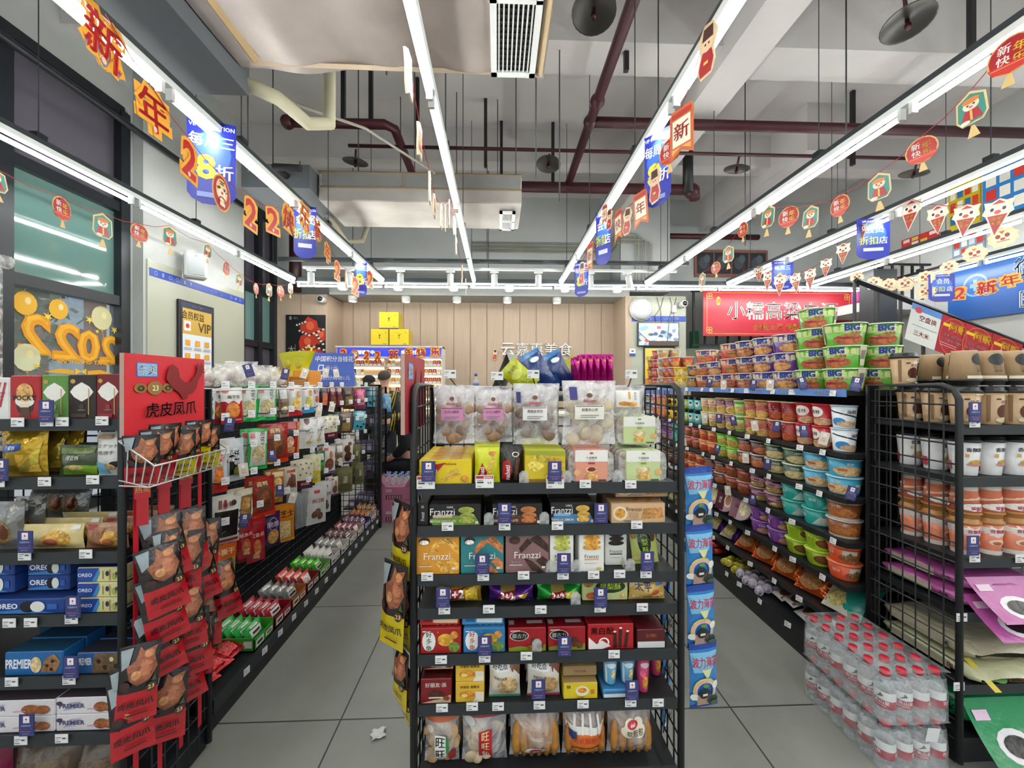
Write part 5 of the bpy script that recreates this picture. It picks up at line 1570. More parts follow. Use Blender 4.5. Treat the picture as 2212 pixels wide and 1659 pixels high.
RZ = PI / 2 - .62
HX = -1.2
for key, u, v, w, h in (
        ('lg_silver', 452, 838, 26, 70), ('lg_red', 499, 837, 48, 78), ('lg_green', 537, 833, 44, 78), ('lg_green', 576, 832, 46, 76), ('lg_nut', 610, 835, 20, 66), ('lg_fries', 636, 833, 30, 65), ('lg_fblue', 663, 832, 27, 60), ('lg_pink', 681, 832, 17, 55),
        ('lg_dark', 700, 835, 17, 50), ('lg_maroon', 718, 833, 13, 46), ('lg_maroon', 731, 833, 12, 46), ('lg_brown', 751, 832, 26, 48), ('lg_pinkf', 778, 840, 24, 44), ('lg_teal', 803, 835, 18, 44)):
    hangpx(key, u, v, w, h, HX, RZ, where='in left aisle top hook row')
for key, u, v, w, h in (
        ('lg_green', 557, 926, 44, 88), ('lg_duck', 597, 916, 50, 84), ('lg_child', 628, 912, 38, 72), ('lg_milk', 668, 904, 40, 64), ('lg_milk', 684, 902, 30, 60), ('lg_dots', 712, 899, 33, 50), ('lg_green2', 727, 895, 10, 34), ('lg_brown', 748, 890, 30, 45),
        ('lg_teal', 778, 888, 26, 40)):
    hangpx(key, u, v, w, h, HX, RZ, where='in left aisle second hook row')
for key, u, v, w, h in (
        ('lg_silver', 500, 948, 52, 92), ('lg_carrot', 470, 962, 42, 103), ('lg_dots', 660, 993, 38, 62), ('lg_yell', 681, 982, 26, 60), ('lg_green2', 692, 975, 20, 46), ('lg_white', 711, 963, 28, 60), ('lg_choc', 749, 948, 30, 54), ('lg_nut', 733, 958, 16, 46),
        ('lg_jar', 600, 1015, 30, 70), ('lg_cream', 628, 1010, 30, 56), ('lg_khaki', 770, 960, 20, 40)):
    hangpx(key, u, v, w, h, HX, RZ, where='in left aisle third hook row')
for key, u, v, w, h in (
        ('lg_duck', 569, 1030, 48, 86), ('lg_egg', 526, 1056, 38, 68), ('lg_sea', 491, 1072, 64, 100), ('lg_grey', 643, 1066, 18, 76), ('lg_grey', 657, 1063, 16, 74), ('lg_bigw', 686, 1050, 42, 80), ('lg_bigw', 705, 1040, 24, 66), ('lg_white', 722, 1030, 16, 40), ('lg_khaki', 745, 1010, 36, 54), ('lg_khaki', 775, 1000, 20, 46)):
    hangpx(key, u, v, w, h, HX, RZ, where='in left aisle fourth hook row')
for key, u, v, w, h in (('lg_orange', 484, 1176, 56, 98), ('lg_redp', 553, 1118, 40, 95), ('lg_redp', 527, 1122, 38, 84), ('lg_purp', 588, 1106, 34, 74), ('lg_orng', 614, 1092, 46, 78)):
    hangpx(key, u, v, w, h, HX, RZ, where='in left aisle lowest hook row')
# hooks (visible wire arms)
hk = 0
for zz, n in ((1.335, 11), (1.2, 11), (1.06, 10), (.93, 10), (.76, 8)):
    for i in range(n):
        y = 1.66 + i * 1.9 / n
        M().tube([(GX0 - dx + .03, y - dy, zz), (HX + .03 - dx, y - dy, zz - .0), (HX + .05 - dx, y - dy, zz + .02)], .0025, 5, '3a3d40').obj('hook', CHROME, e)
        o = M().box(-.014, .014, 0, .0015, -.016, .016, 'eceaec')
        art(o, flat(-.014, .014, -.016, .016, -.0002), 'r .1 .6 .5 .7 888;r .1 .3 .8 .4 aaa', .03, .03, .0002)
        tag(o.obj('price_tag', CARD, None, (HX + .056, y, zz + .012), (0, 0, PI / 2 - .8)), 'small white price tag on a hook tip along the left aisle', 'price tag', 'price tags on hook tips')
for (u, v, key) in ((494, 917, 'talker'), (528, 1015, 'ptalk'), (590, 985, 'talker'), (604, 1060, 'talker'), (629, 1075, 'ptalk'), (542, 800, 'talker'), (596, 805, 'ptalk'), (613, 808, 'talker'), (654, 806, 'ptalk'), (702, 805, 'ptalk'), (728, 806, 'ptalk'), (525, 1125, 'talker'), (687, 890, 'ptalk'), (715, 880, 'ptalk')):
    p = wx(u, v, HX + .07)
    put(key, (p.x, p.y, p.z - .03), .036, .0015, .06, 'hanging at a left aisle hook', rz=.5, ry=R.uniform(-.3, .3), group='promotion cards along the left aisle')

# cartons on the base shelf
CART = (('3f9a2c', '2fa84a', 'green'), ('8f1a26', 'a82a3a', 'dark red'), ('b8642c', '9a9c9e', 'orange and silver'), ('7c2a2c', 'd0524c', 'brick red'), ('7fae5a', '4fc02c', 'pale green'), ('cfc8c4', 'd8d4d0', 'white'),
        ('d6cfc8', '8a8c8c', 'cream'), ('cfc6bc', '5a2a30', 'ivory'), ('b9a8a0', '7c3440', 'beige'), ('3a3a78', '5a2a4a', 'navy'), ('c8b8a8', 'c07a3a', 'tan'), ('a82a6a', 'b88a4a', 'magenta'))
for i, (c, sc, nm) in enumerate(CART):
    y = 1.80 + i * .162
    x1_, wd, dp, ht = GX1 - .012, .15, .2, .07
    m = M()
    m.box(-dp, 0, 0, wd, 0, .006, c)
    m.box(-.004, 0, 0, wd, 0, ht * .8, c).box(-dp, -dp + .004, 0, wd, 0, ht, c).box(-dp, 0, 0, .004, 0, ht * .9, c).box(-dp, 0, wd - .004, wd, 0, ht, c)
    art(m, lambda a, b, o=0: (.0004 + o, wd * a, ht * .8 * b), 'r .08 .2 .46 .8 f0ece6;r .14 .36 .4 .62 3a2a20;r .56 .3 .92 .7 f0ece6;r .62 .42 .86 .58 5a3a30', wd, ht)
    art(m, lambda a, b, o=0: (-dp + dp * a, -.0004 - o, ht * .9 * b), 'r .2 .4 .7 .7 b8a890;r .76 .3 .95 .8 e8e4e0', dp, ht)
    tag(m.obj('display_carton', CARD, None, (x1_, y, .123)), nm + ' open display carton on the left aisle base shelf', 'carton', 'display cartons along the left aisle')
    sk = 'sach%d' % i
    D(sk, 'bag', 'snack_sachet', 'sachet', nm + ' carton sachet', sc, 'r .2 .34 .8 .7 f0ece8;r .28 .46 .7 .58 4a3030;r .3 .78 .7 .84 e8e0d8' if i not in (3, 6, 8) else 'F .2 .2 .8 .8 e8d8d0', mat=SHINY if i in (2, 3, 4, 10) else FOIL)
    for k in range(4):
        o = put(sk, (x1_ - .035 - .042 * k, y + wd / 2, .132 + .004 * k), wd * .86, .03, .085, 'standing in the ' + nm + ' carton', rz=PI / 2, rx=-.35, group='sachets in the display cartons')
D('redsach', 'bag', 'snack_bag', 'snack bag', 'crumpled red foil snack bag', 'b01c24', 'F .3 .3 .7 .7 c03a3a;t 辣条 .5 .8 .16 e8b0a0', mat=SHINY)
for k in range(5):
    put('redsach', (GX1 - .06 - .05 * (k % 2), 1.565 + .046 * k, .15 + .016 * (k % 2)), .13, .035, .1, 'on the near left base shelf', rz=PI / 2 + R.uniform(-.4, .4), rx=-1.25)
put('whitebox', (GX1 - .1, 1.54, .124), .08, .06, .05, 'alone on the near left base shelf', rz=1.2)
for i in range(15):
    y = 1.72 + i * .13
    tagged = M().box(-.016, .016, 0, .0015, 0, .03, 'eceaec')
    art(tagged, flat(-.016, .016, 0, .03, -.0002), 'r .1 .6 .5 .7 888;r .1 .3 .8 .4 aaa', .03, .03, .0002)
    tag(tagged.obj('price_tag', CARD, None, (GX1 + .006, y, .082), (0, 0, PI / 2 - .15)), 'small white price tag on the left aisle base edge', 'price tag', 'price tags on the left base edge')
# things on top of the left gondola
D('clrpk', 'clearbag', 'bun_bag', 'bun bag', 'clear bag of pale buns', 'eee', 'r .3 .3 .7 .5 e0c8d0', food='e2d8c4', n=3, cr=.2, inner='bun')
for k, (u, y) in enumerate(((462, 1.75), (500, 1.85), (522, 2.0), (553, 2.05), (575, 2.2), (560, 2.4), (600, 2.5))):
    p = wy(u, 825, y)
    put('clrpk', (min(p.x, -1.2), y, 1.34), .14, .1, .085 + .02 * (k % 3), 'piled on top of the left aisle rack', rz=.3 * (k % 3) - .2, group='clear bun bags on the left rack')
p = wy(625, 828, 2.55)
q = M().box(-.13, .13, 0, .16, 0, .11, 'd88a1c', ch=.003)
art(q, flat(-.13, .13, 0, .11, 0), 'r .5 .1 .95 .6 a8641c;l .55 .2 .9 .2 .03 e8c080;l .55 .3 .9 .3 .03 e8c080;l .55 .4 .9 .4 .03 e8c080;r 0 .62 .6 1 d8b828', .26, .11)
tag(q.obj('cardboard_box', CARD, None, (p.x, 2.55, 1.33)), 'orange cardboard box on top of the left aisle rack', 'box')
p = wy(637, 800, 2.62)
q = M()
q.grid(lambda a, b: (.11 * math.cos(2 * PI * a) * (.7 + .4 * b), .04 * math.sin(2 * PI * a) * (.8 + .3 * b), .12 * b + .01 * math.sin(9 * a) * b), 20, 5, 'c3c01c')
q.tube([(.09, 0, .1), (.1, 0, .15), (.07, 0, .16)], .008, 6, 'd0cc30')
for a in (-.04, .03):
    q.ball((a, -.035, .04), .02, .006, .03, 'a8a418')
tag(q.obj('gift_basket', FOIL, None, (p.x, 2.64, 1.442)), 'yellow green paper basket on the orange box', 'basket')
e = empty('tent_sign', (-1.28, 3.05, 1.332), 'blue folded tent sign on top of the left aisle rack', 'sign', rot=(0, 0, .12))
M().quad((-.16, .07, 0), (.16, .07, 0), (.13, .0, .26), (-.13, .0, .26), 'd8d8d4').quad((-.16, .072, 0), (-.13, .002, .26), (.13, .002, .26), (.16, .072, 0), 'c8c8c4').obj('rear_panel', CARD, e)
q = M()
sfn = lambda a, b, o=0: ((a - .5) * (.36 - .06 * b), -.1 + .1 * b - o, .26 * b)
q.grid(sfn, 1, 1, '3d58ae', smooth=False)
art(q, sfn, 't 中国积分当钱花 .54 .82 .17 f0f2fa .03;r .2 .46 .32 .64 e8ecf8;r .22 .49 .3 .61 3d58ae;t 当1元 .5 .55 .14 e8ecf8;r .2 .16 .32 .34 e8ecf8;r .22 .19 .3 .31 3d58ae;t 积分购物1元 .62 .25 .13 e8ecf8', .34, .26, .0006)
q.obj('front_panel', CARD, e)
# slipper rack further back
e = empty('accessory_rack', (-1.37, 3.85, 0), 'black wire rack of slippers beyond the left aisle', 'shelf rack')
m = M()
wire_panel(m, .16, 0, .36, .02, 1.32, .05, .08, 'far')
m.obj('side_panel', BLACKM, e)
xgrid(M(), .36, -.16, .16, .02, 1.3).obj('back_grid', BLACKM, e)
for z_ in (.1, .4, .65, .9, 1.1):
    M().box(-.16, .15, .02, .35, z_, z_ + .018, BK).obj('shelf', BLACKM, e)
D('slip', 'hang', 'slipper', 'slippers', 'pale blue slipper pair hanging', '6f9fc8', 'e .5 .3 .3 .2 9cc0e0;e .5 .7 .3 .2 5a8ab8')
for k, (u, v) in enumerate(((836, 850), (842, 858))):
    p = wx(u, v, -1.175)
    put('slip', (p.x - .02, p.y, p.z), .07, .05, .16, 'from the far accessory rack', rz=.5)
D('flip', 'hang', 'flip_flop_pack', 'flip-flops', 'black and yellow flip-flop pair hanging', '2a2616', 'p d8c02c .1 .0 .3 0 .5 1 .3 1;p d8c02c .6 0 .8 0 .8 1 .66 1')
for k, (u, v) in enumerate(((842, 850), (852, 846), (848, 895), (858, 893), (852, 905), (862, 900))):
    p = wy(u, v, 4.5)
    put('flip', (p.x, 4.5 + .03 * k, p.z), .07, .03, .2, 'beside the far accessory rack', rz=.3 + .1 * k, ry=.35 - .12 * k)
D('smallbox', 'box', 'goods_box', 'box', 'small dull box', '6a5a78', 'r .2 .2 .8 .7 c0b8c0')
for i in range(18):
    z_ = (.118, .418, .668, .918, 1.118)[i % 5]
    put('smallbox', (-1.45 + .085 * (i % 3), 3.88 + .085 * (i // 5), z_), .07, .08, .08 + .02 * (i % 3), 'on the far accessory rack', rz=0)
# ================================================================== NOODLE RACK (right aisle)
NX, NY0, NY1 = 1.54, 1.64, 3.95
NZ = (1.32, 1.04, .84, .645, .45, .27)
e = empty('gondola_rack', (NX + .25, NY0, 0), 'long black rack of instant noodle cups along the right aisle', 'shelf rack')
a, b, L = -.25, .25, NY1 - NY0
M().box(a - .03, b, 0, L, 0, .1, '17191b').obj('base', BLACKM, e)
for i, z_ in enumerate(NZ + (.12,)):
    dp = a - (.035 if i == 6 else 0)
    M().box(dp, b, 0, L, z_ - .022, z_, BK).obj('shelf', BLACKM, e)
M().box(b - .02, b, 0, L, .1, 1.32, '1c2024').obj('back_panel', BLACKM, e)
m = M()
art_strip = lambda q, w, o=0: (a - .004 - o, L * (1 - q), 1.292 + .034 * w)
m.box(a - .004, a, 0, L, 1.292, 1.326, '5f86c8')
art(m, art_strip, ';'.join('t 免费提供开水 %.3f .5 .5 e4ecf8 .02 .06' % (.05 + .1 * k) for k in range(10)), L, .034, .0003)
m.obj('blue_shelf_edging', CARD, e, label='blue lettered edging strip')
xgrid(M(), L, a, b, .1, 1.3).obj('end_panel', BLACKM, e)


def C(key, desc, col, a_, lid='d8d4c8', **kw):
    D(key, 'cup', 'noodle_cup', 'noodle cup', desc, col, a_, lid=lid, group='noodle cups on the right aisle rack', **kw)


BIG = 'p {y} 0 .99 1 .99 1 .62 .6 .5 0 .62;t BIG .5 .8 .3 2a3f98 .05 .5;t 大食桶 .56 .56 .13 b0283a .02;f .46 .26 .26 .24 {f};e .4 .34 .1 .06 {g};p e0d8c0 .84 .99 .99 .99 .99 .1 .88 .1;r .87 .4 .97 .8 8a8478'
C('big_g', 'green noodle bowl', '54a02a', BIG.format(y='d3dc98', f='a85a3a', g='8a3a34'), lid='cdd6c0', base=.8)
C('big_p', 'purple noodle bowl', '5c2f86', BIG.format(y='d8d0b0', f='c08a54', g='d8b070'), lid='d6d0cc', base=.8)
C('big_m', 'maroon noodle bowl', '5e1c30', BIG.format(y='d8ccb0', f='a86a44', g='c8a884'), lid='d6d0cc', base=.8)
C('big_r', 'red noodle bowl', 'ae1f2c', BIG.format(y='d8c8a0', f='b4683c', g='6a7a3a'), lid='d6d0cc', base=.8)
C('sup_b', 'black and gold noodle cup', '332a28', 't 2nd .5 .74 .2 e8e4dc .03;f .5 .34 .3 .26 c08a4a;r 0 .9 1 1 d8c8a0', lid='cfc8b8')
C('sup_y', 'yellow noodle cup', 'd9b428', 'f .5 .4 .26 .24 d8c890;t 鸡汤 .5 .76 .2 a03020 .02;e .2 .4 .1 .2 efe6c8', lid='e0c850')
C('sup_o', 'orange red noodle cup', 'b8482a', 'p 8a2a20 0 0 .5 0 0 1;f .6 .36 .24 .26 c8904a;e .3 .74 .16 .14 8090b8;t 汤 .3 .74 .2 e8e4dc', lid='d8d0c0')
C('sup_w', 'pale beige noodle cup', 'c9b79c', 'f .5 .4 .3 .26 b88a54;e .4 .78 .16 .12 8a94b8;r .8 .1 .95 .9 b8a888', lid='d8d0c0')
C('sup_r', 'crimson noodle cup', 'a02434', 'r .3 .2 .4 .8 c87a7a;r .56 .2 .66 .8 c87a7a;t 麻辣 .5 .6 .3 e0b8b0', lid='cfc8c0')
C('sup_n', 'brown noodle cup', '9a5a2a', 'f .5 .5 .3 .26 c88a3a;r .2 .1 .8 .2 6a3a1c;t 老坛 .5 .8 .16 e8d8b0', lid='7a4a28')
C('cn_white', 'white and blue seafood noodle cup', 'dfe3e8', 'e .36 .3 .2 .18 3f8ac8;l .1 .8 .9 .5 .06 2a2a38;f .6 .2 .3 .14 c8a888;t 海鲜 .7 .74 .18 3a3a44 .02', lid='aec4d8', base=.78)
C('cn_gl', 'red and white rice noodle cup', 'b4202c', 'e .3 .66 .24 .26 efebe4;t 桂林 .3 .66 .2 2a2020 .02;f .5 .2 .34 .18 c09a78;r .78 .3 .94 .7 e8e0d8', lid='b83038', base=.78)
C('cn_xin', 'dark red spicy ramen cup', '8e1820', 't 辛 .3 .66 .4 1c1010 .05;f .5 .24 .34 .2 a8542c;r .7 .72 .92 .84 c06a5a', lid='c8b89a', base=.76)
C('cn_br', 'brown and gold striped noodle cup', '8a3a24', 'r 0 .84 1 .9 c8a860;r 0 .76 1 .8 c8a860;t CUP .5 .64 .16 e06a7a .04;t NOODLES .5 .48 .14 e06a7a .04;f .5 .24 .32 .2 d0a860;r 0 0 1 .06 c8a860', lid='c8a870', base=.74)
C('cn_pu', 'purple and gold noodle cup', '4a2a50', 'r 0 .88 1 .94 c8a860;t CUP .5 .74 .16 e8a0b0 .04;t NOODLES .5 .56 .14 e8a0b0 .04;e .5 .26 .36 .26 d8c8b0;f .5 .26 .3 .2 d0a850', lid='d0b888', base=.74)
C('cn_gr', 'light green and white noodle cup', 'a8c070', 'r 0 .8 1 .94 5aa83a;f .5 .4 .3 .24 c8a868;r .1 .1 .9 .16 5aa83a', lid='d8dcc8', base=.74)
C('cn_pk', 'cream and pink noodle cup', 'd8c8a0', 't CUP .5 .74 .16 d0506a .04;t NOODLES .5 .56 .14 d0506a .04;f .5 .26 .3 .2 b8a050;r .84 0 1 1 2a2a6a', lid='d8cfb0', base=.74)
C('bk_y', 'yellow cup with black top band', 'd9ac1c', 'r 0 .74 1 1 17140f;e .5 .42 .14 .2 3a2a10;r .3 .1 .7 .16 8a6a10', lid='1c1a18', base=.8)
C('bk_g', 'lime green cup with black top band', '7cb82c', 'r 0 .74 1 1 17140f;f .5 .4 .26 .2 d8d0a8;e .5 .5 .1 .12 e8e4d0', lid='1c1a18', base=.8)
C('bk_t', 'turquoise cup with black top band', '4fb8bc', 'r 0 .74 1 1 17140f;e .3 .4 .14 .2 e8e4d8;e .64 .4 .14 .2 e8e4d8;e .3 .5 .08 .08 3a2a20;e .64 .5 .08 .08 3a2a20', lid='1c1a18', base=.8)
C('pk_r', 'coral pink noodle cup', 'c4604c', 'r 0 .8 1 1 d8a8a0;f .5 .4 .3 .26 c88a50;t 番茄 .5 .84 .14 b02a34', lid='d8c8c0')
C('mg_r', 'magenta noodle cup', 'a82a5c', 'r 0 .8 1 1 d8a8b8;f .5 .4 .3 .26 c88a50', lid='d8c8c0')
C('bl_w', 'blue and white noodle cup', '3a6ab0', 'r 0 .1 1 .4 e0e4ec;f .5 .6 .2 .2 c8a878', lid='d8dce0')
BWL = 't {t} .5 .76 .16 e8e0d0 .02;f .5 .34 .34 .28 {f};e .36 .42 .1 .08 {g};r .84 .2 .95 .7 dcd8d0'
C('s_blue', 'sky blue pasta bowl', '3a9fc4', BWL.format(t='意面', f='d8b080', g='b86a54'), lid='a8d0dc', base=.8)
C('s_green', 'dark green seafood noodle bowl', '1f5038', BWL.format(t='海鲜面', f='c8b080', g='e0d0a8'), lid='c8c8b0', base=.8)
C('s_mar', 'maroon beef noodle bowl', '4c1a22', BWL.format(t='牛肉面', f='b86a44', g='c88a64'), lid='c8b8b0', base=.82)
C('s_lime', 'lime green noodle bucket', '76bc28', BWL.format(t='酸菜', f='c89a50', g='d8c070'), lid='9ac858', base=.76)
C('s_or', 'orange noodle bucket', 'cf6f2a', BWL.format(t='香辣', f='b8482c', g='d88a4a'), lid='d8b090', base=.78)
C('s_red', 'red beef noodle bucket', 'a81f22', BWL.format(t='红烧牛肉', f='8a4a2c', g='7a8a3a'), lid='b89a90', base=.78)
C('s_teal', 'teal noodle bucket', '2a9c94', 'r .1 .1 .3 .8 3fb0a8;p c8d8d0 .5 .1 .9 .1 .7 .7;t 藤椒 .3 .6 .2 e0f0ec;r .72 .3 .84 .6 e8e8e0', lid='58b8ac', base=.78)
C('s_pur', 'purple noodle bucket', '6a2a86', 'r .3 .14 .44 .86 8a4aa4;t 臭豆腐 .6 .7 .16 d8c8e0 .02;f .7 .3 .26 .24 b88a68;r .1 .3 .22 .6 e0d8e8', lid='9a6ab0', base=.8)
C('s_plum', 'plum bucket with pink heart', '4a2438', 'e .4 .62 .26 .16 d890a8;e .62 .62 .26 .16 d890a8;t 螺蛳粉 .5 .62 .14 3a1420 .03;f .5 .24 .34 .2 a08a4a;e .34 .3 .08 .08 d8c8a0', lid='a88a90', base=.78)
C('s_brn', 'copper brown noodle bucket', '8a4a28', 'f .5 .4 .36 .3 b06a34;r 0 0 1 .12 c8c0b8;t 粉 .5 .8 .18 e8d8c0', lid='b8b0a8', base=.8)
C('s_lim2', 'yellow green tall noodle bucket', 'a8c820', 'r .1 .1 .44 .86 bcd848;r .12 .12 .42 .84 9ab818;f .7 .5 .26 .3 7a4a2c;e .7 .5 .2 .2 8a5a34;r .86 .1 .96 .4 e8e8d8', lid='c0d850', base=.72)
C('s_ored', 'orange red tall noodle bucket', 'd8502a', 'r .5 .14 .8 .86 d8d0c0;f .66 .36 .24 .26 8a5a34;t 酸辣 .25 .6 .2 f0d8c0;p 3a6a5a .6 .6 .7 .6 .65 .76', lid='e08058', base=.78)
C('s_blk', 'black noodle bowl', '2a2224', BWL.format(t='炸酱', f='6a4430', g='9a7a5a'), lid='8a7a70', base=.8)


def shelfrow(i, items, where, y=None, xoff=0., rows=1):
    """items near to far: (key, diameter, height, tiers)"""
    y = y if y is not None else NY0 + .03
    for key, d, h, n in items:
        for r_ in range(rows):
            for t in range(n):
                put(key, (NX + .012 + d / 2 + xoff + r_ * (d + .004), y + d / 2, NZ[i] + t * (h + .002)), d, d, h,
                    ('on %s' % where if n == 1 else ('on the lower tier of ', 'on the upper tier of ', 'on the third tier of ', 'topmost of ')[t] + where) + (' behind' if r_ else ''),
                    rz=-PI / 2 + .75 + R.uniform(-.45, .45))
        y += d + .006


def rep(k, d, h, n, c):
    return [(k, d, h, n)] * c


shelfrow(0, rep('big_g', .165, .102, 3, 2) + rep('big_p', .165, .1, 3, 2) + rep('big_m', .165, .1, 3, 1) + rep('big_r', .165, .1, 3, 1) + rep('big_p', .16, .095, 2, 1) + rep('big_r', .16, .095, 3, 1) + [('sup_b', .12, .09, 2)] + rep('sup_y', .11, .085, 2, 2)
         + [('sup_o', .115, .09, 3), ('sup_o', .115, .09, 3), ('sup_w', .115, .09, 4), ('sup_r', .115, .09, 4), ('sup_n', .11, .09, 3)], 'the top noodle shelf', rows=2)
put('big_g', (NX + .115, NY0 + .29, NZ[0] + 3 * .104), .165, .165, .102, 'topmost of the top noodle shelf, crowning the stack', rz=-.8)
shelfrow(1, rep('cn_white', .1, .105, 2, 1) + rep('cn_gl', .1, .105, 2, 2) + rep('cn_xin', .1, .105, 2, 2) + rep('cn_br', .1, .105, 2, 2) + rep('cn_gr', .095, .1, 2, 1) + rep('cn_pu', .1, .105, 2, 2) + rep('cn_pk', .095, .1, 2, 2)
         + rep('bk_t', .095, .105, 2, 2) + rep('bk_g', .095, .105, 2, 2) + rep('bk_y', .1, .105, 2, 2) + rep('pk_r', .095, .1, 2, 2) + rep('mg_r', .095, .1, 2, 1) + rep('bl_w', .095, .1, 2, 2), 'the second noodle shelf', rows=1)
shelfrow(2, rep('s_blue', .135, .082, 2, 2) + rep('s_green', .135, .08, 2, 2) + rep('s_mar', .12, .08, 2, 2) + rep('s_lime', .115, .08, 2, 2) + rep('s_or', .11, .08, 2, 2) + rep('s_red', .11, .08, 2, 2) + rep('s_teal', .11, .08, 2, 2) + rep('s_pur', .11, .08, 2, 2), 'the third noodle shelf')
shelfrow(3, rep('s_brn', .135, .08, 2, 1) + rep('s_teal', .14, .08, 2, 2) + rep('s_plum', .125, .078, 2, 2) + rep('s_red', .125, .078, 2, 2) + rep('s_mar', .125, .075, 2, 2) + rep('s_or', .12, .075, 2, 3) + rep('s_blk', .12, .075, 2, 3), 'the fourth noodle shelf')
shelfrow(4, rep('s_ored', .13, .076, 2, 1) + rep('s_lim2', .125, .076, 2, 2) + rep('s_pur', .14, .076, 2, 2), 'the fifth noodle shelf')
D('lidbowl', 'cup', 'noodle_bowl', 'noodle bowl', 'mauve noodle bowl tipped to show its lid', '6a3a44', 't 面 .5 .5 .4 e0d0d0', lid='c8a8b0', lidart='p 5a2a34 0 .5 1 .5 1 1 0 1;e .55 .3 .34 .22 ece4e0;f .55 .3 .26 .16 b87a54;t 拌面 .5 .74 .16 f0e8e8 .02', base=.8)
D('lidbowl2', 'cup', 'noodle_bowl', 'noodle bowl', 'pale lidded noodle bowl tipped to show its lid', '8a6a70', 't 面 .5 .5 .4 e0d0d0', lid='d8bcc0', lidart='p 8a6470 0 .6 1 .5 1 1 0 1;f .5 .3 .3 .2 d8d0a0;t 粉 .6 .66 .2 3a2020 .02', base=.8)
for k in range(5):
    y = NY0 + .03 + .13 * 3 + .3 + .165 * k
    put('lidbowl' if k % 2 else 'lidbowl2', (NX + .085, y + .08, NZ[4] + .075), .145, .145, .075, 'on the fifth noodle shelf', rz=.35, rx=0, ry=-1.25, group='noodle bowls tipped towards the aisle')


def BG(key, desc, col, a_, **kw):
    D(key, 'bag', 'noodle_bag', 'noodle bag', desc, col, a_, group='noodle bags on the sixth shelf', **kw)


BG('nb_teal', 'teal and white noodle bag', '2a9a8c', 'p e0dcc8 0 0 .7 0 .4 1 0 1;f .3 .4 .26 .3 c8b870;t 葱油 .3 .8 .14 3a6a3a')
BG('nb_or', 'orange noodle bag', 'd2541c', 'p d0d8d0 0 .6 .5 .6 .4 1 0 1;f .4 .36 .36 .28 b07a4a;t 拌面 .25 .8 .16 3a5a5a;l .8 .1 .9 .9 .06 e88a3a', mat=SHINY)
BG('nb_pu', 'purple noodle bag', '46206a', 'p d8d0b0 0 .0 .6 0 .7 .8 .1 .9;f .4 .4 .3 .28 c8b070;l .8 .1 .9 .9 .06 7a4aa0', mat=SHINY)
BG('nb_ma', 'maroon noodle bag', '5a1c22', 'f .4 .36 .36 .28 b06a4a;t 米线 .4 .76 .16 e0c8b8 .02')
BG('nb_gr', 'dark green noodle bag', '2a5a2c', 'f .4 .36 .36 .28 c8b070;t 面 .6 .76 .16 d8e0c0 .02')
y = NY0 + .02
for k, key in enumerate(('nb_teal', 'nb_or', 'nb_or', 'nb_or', 'nb_or', 'nb_pu', 'nb_pu', 'nb_pu', 'nb_ma', 'nb_ma', 'nb_gr', 'nb_gr')):
    put(key, (NX + .06, y + .08, NZ[5] + .01), .165, .045, .15, 'leaning on the sixth noodle shelf', rz=-PI / 2 + .25, rx=-.75)
    put(key, (NX + .12, y + .08, NZ[5] + .02), .165, .045, .15, 'leaning on the sixth noodle shelf behind', rz=-PI / 2 + .15, rx=-.6)
    y += .172


def sausage(name, label, cat, col, x, y, z_, n, L_, r, grp, end='d8d0c0', rz=0):
    for k in range(n):
        m = M().lathe([(.004, -L_ / 2 - .012), (.007, -L_ / 2 - .008), (.004, -L_ / 2), (r * .9, -L_ / 2 + .012), (r, -L_ / 2 + .03), (r, L_ / 2 - .03), (r * .9, L_ / 2 - .012), (.004, L_ / 2), (.007, L_ / 2 + .008)], 12, col, axis='x')
        m.lathe([(r + .0005, -.03), (r + .0005, .03)], 12, end, axis='x')
        tag(m.obj(name, FOIL, None, (x[k], y[k], z_[k]), (0, .0, rz + R.uniform(-.15, .15))), label, cat, grp)


zb = .121
sausage('sausage', 'red wrapped ham sausage lying on the right aisle base shelf', 'sausage', '9c2018', [NX + .05 + .0 * k for k in range(10)], [2.72 + .052 * (k % 7) for k in range(7)] + [2.75 + .055 * k for k in range(3)], [zb + .02] * 7 + [zb + .055] * 3, 10, .16, .02, 'red ham sausages on the base shelf', 'b83a28')
sausage('sausage', 'yellow wrapped corn sausage on the right aisle base shelf', 'sausage', 'b8a818', [NX + .02 + .045 * (k % 3) for k in range(9)], [2.46 + .055 * (k // 3) + .01 * (k % 2) for k in range(9)], [zb + .02 + .01 * (k % 2) for k in range(9)], 9, .07, .02, 'yellow corn sausages on the base shelf', 'd8cc50', rz=.5)
sausage('sausage', 'lavender wrapped short sausage on the right aisle base shelf', 'sausage', 'b4a8bc', [NX + .0 + .05 * (k % 3) for k in range(12)], [2.2 + .06 * (k // 3) for k in range(12)], [zb + .02 + .012 * (k % 2) for k in range(12)], 12, .08, .022, 'lavender sausages on the base shelf', 'c8c0d0', rz=.7)
D('wmeat', 'bag', 'meat_pouch', 'meat pouch', 'white pouch of brown braised meat', 'dcd6d2', 'f .5 .45 .34 .28 6a3420;r .1 .86 .6 .94 b04a44;e .8 .14 .1 .08 8a6a5a')
for k in range(12):
    put('wmeat', (NX + .04 + .09 * (k % 2), 1.70 + .042 * k, zb + .012 + .012 * (k % 3)), .1, .02, .13, 'lying on the near right base shelf', rz=-PI / 2 + R.uniform(-.5, .5), rx=-1.2, group='meat pouches on the base shelf')
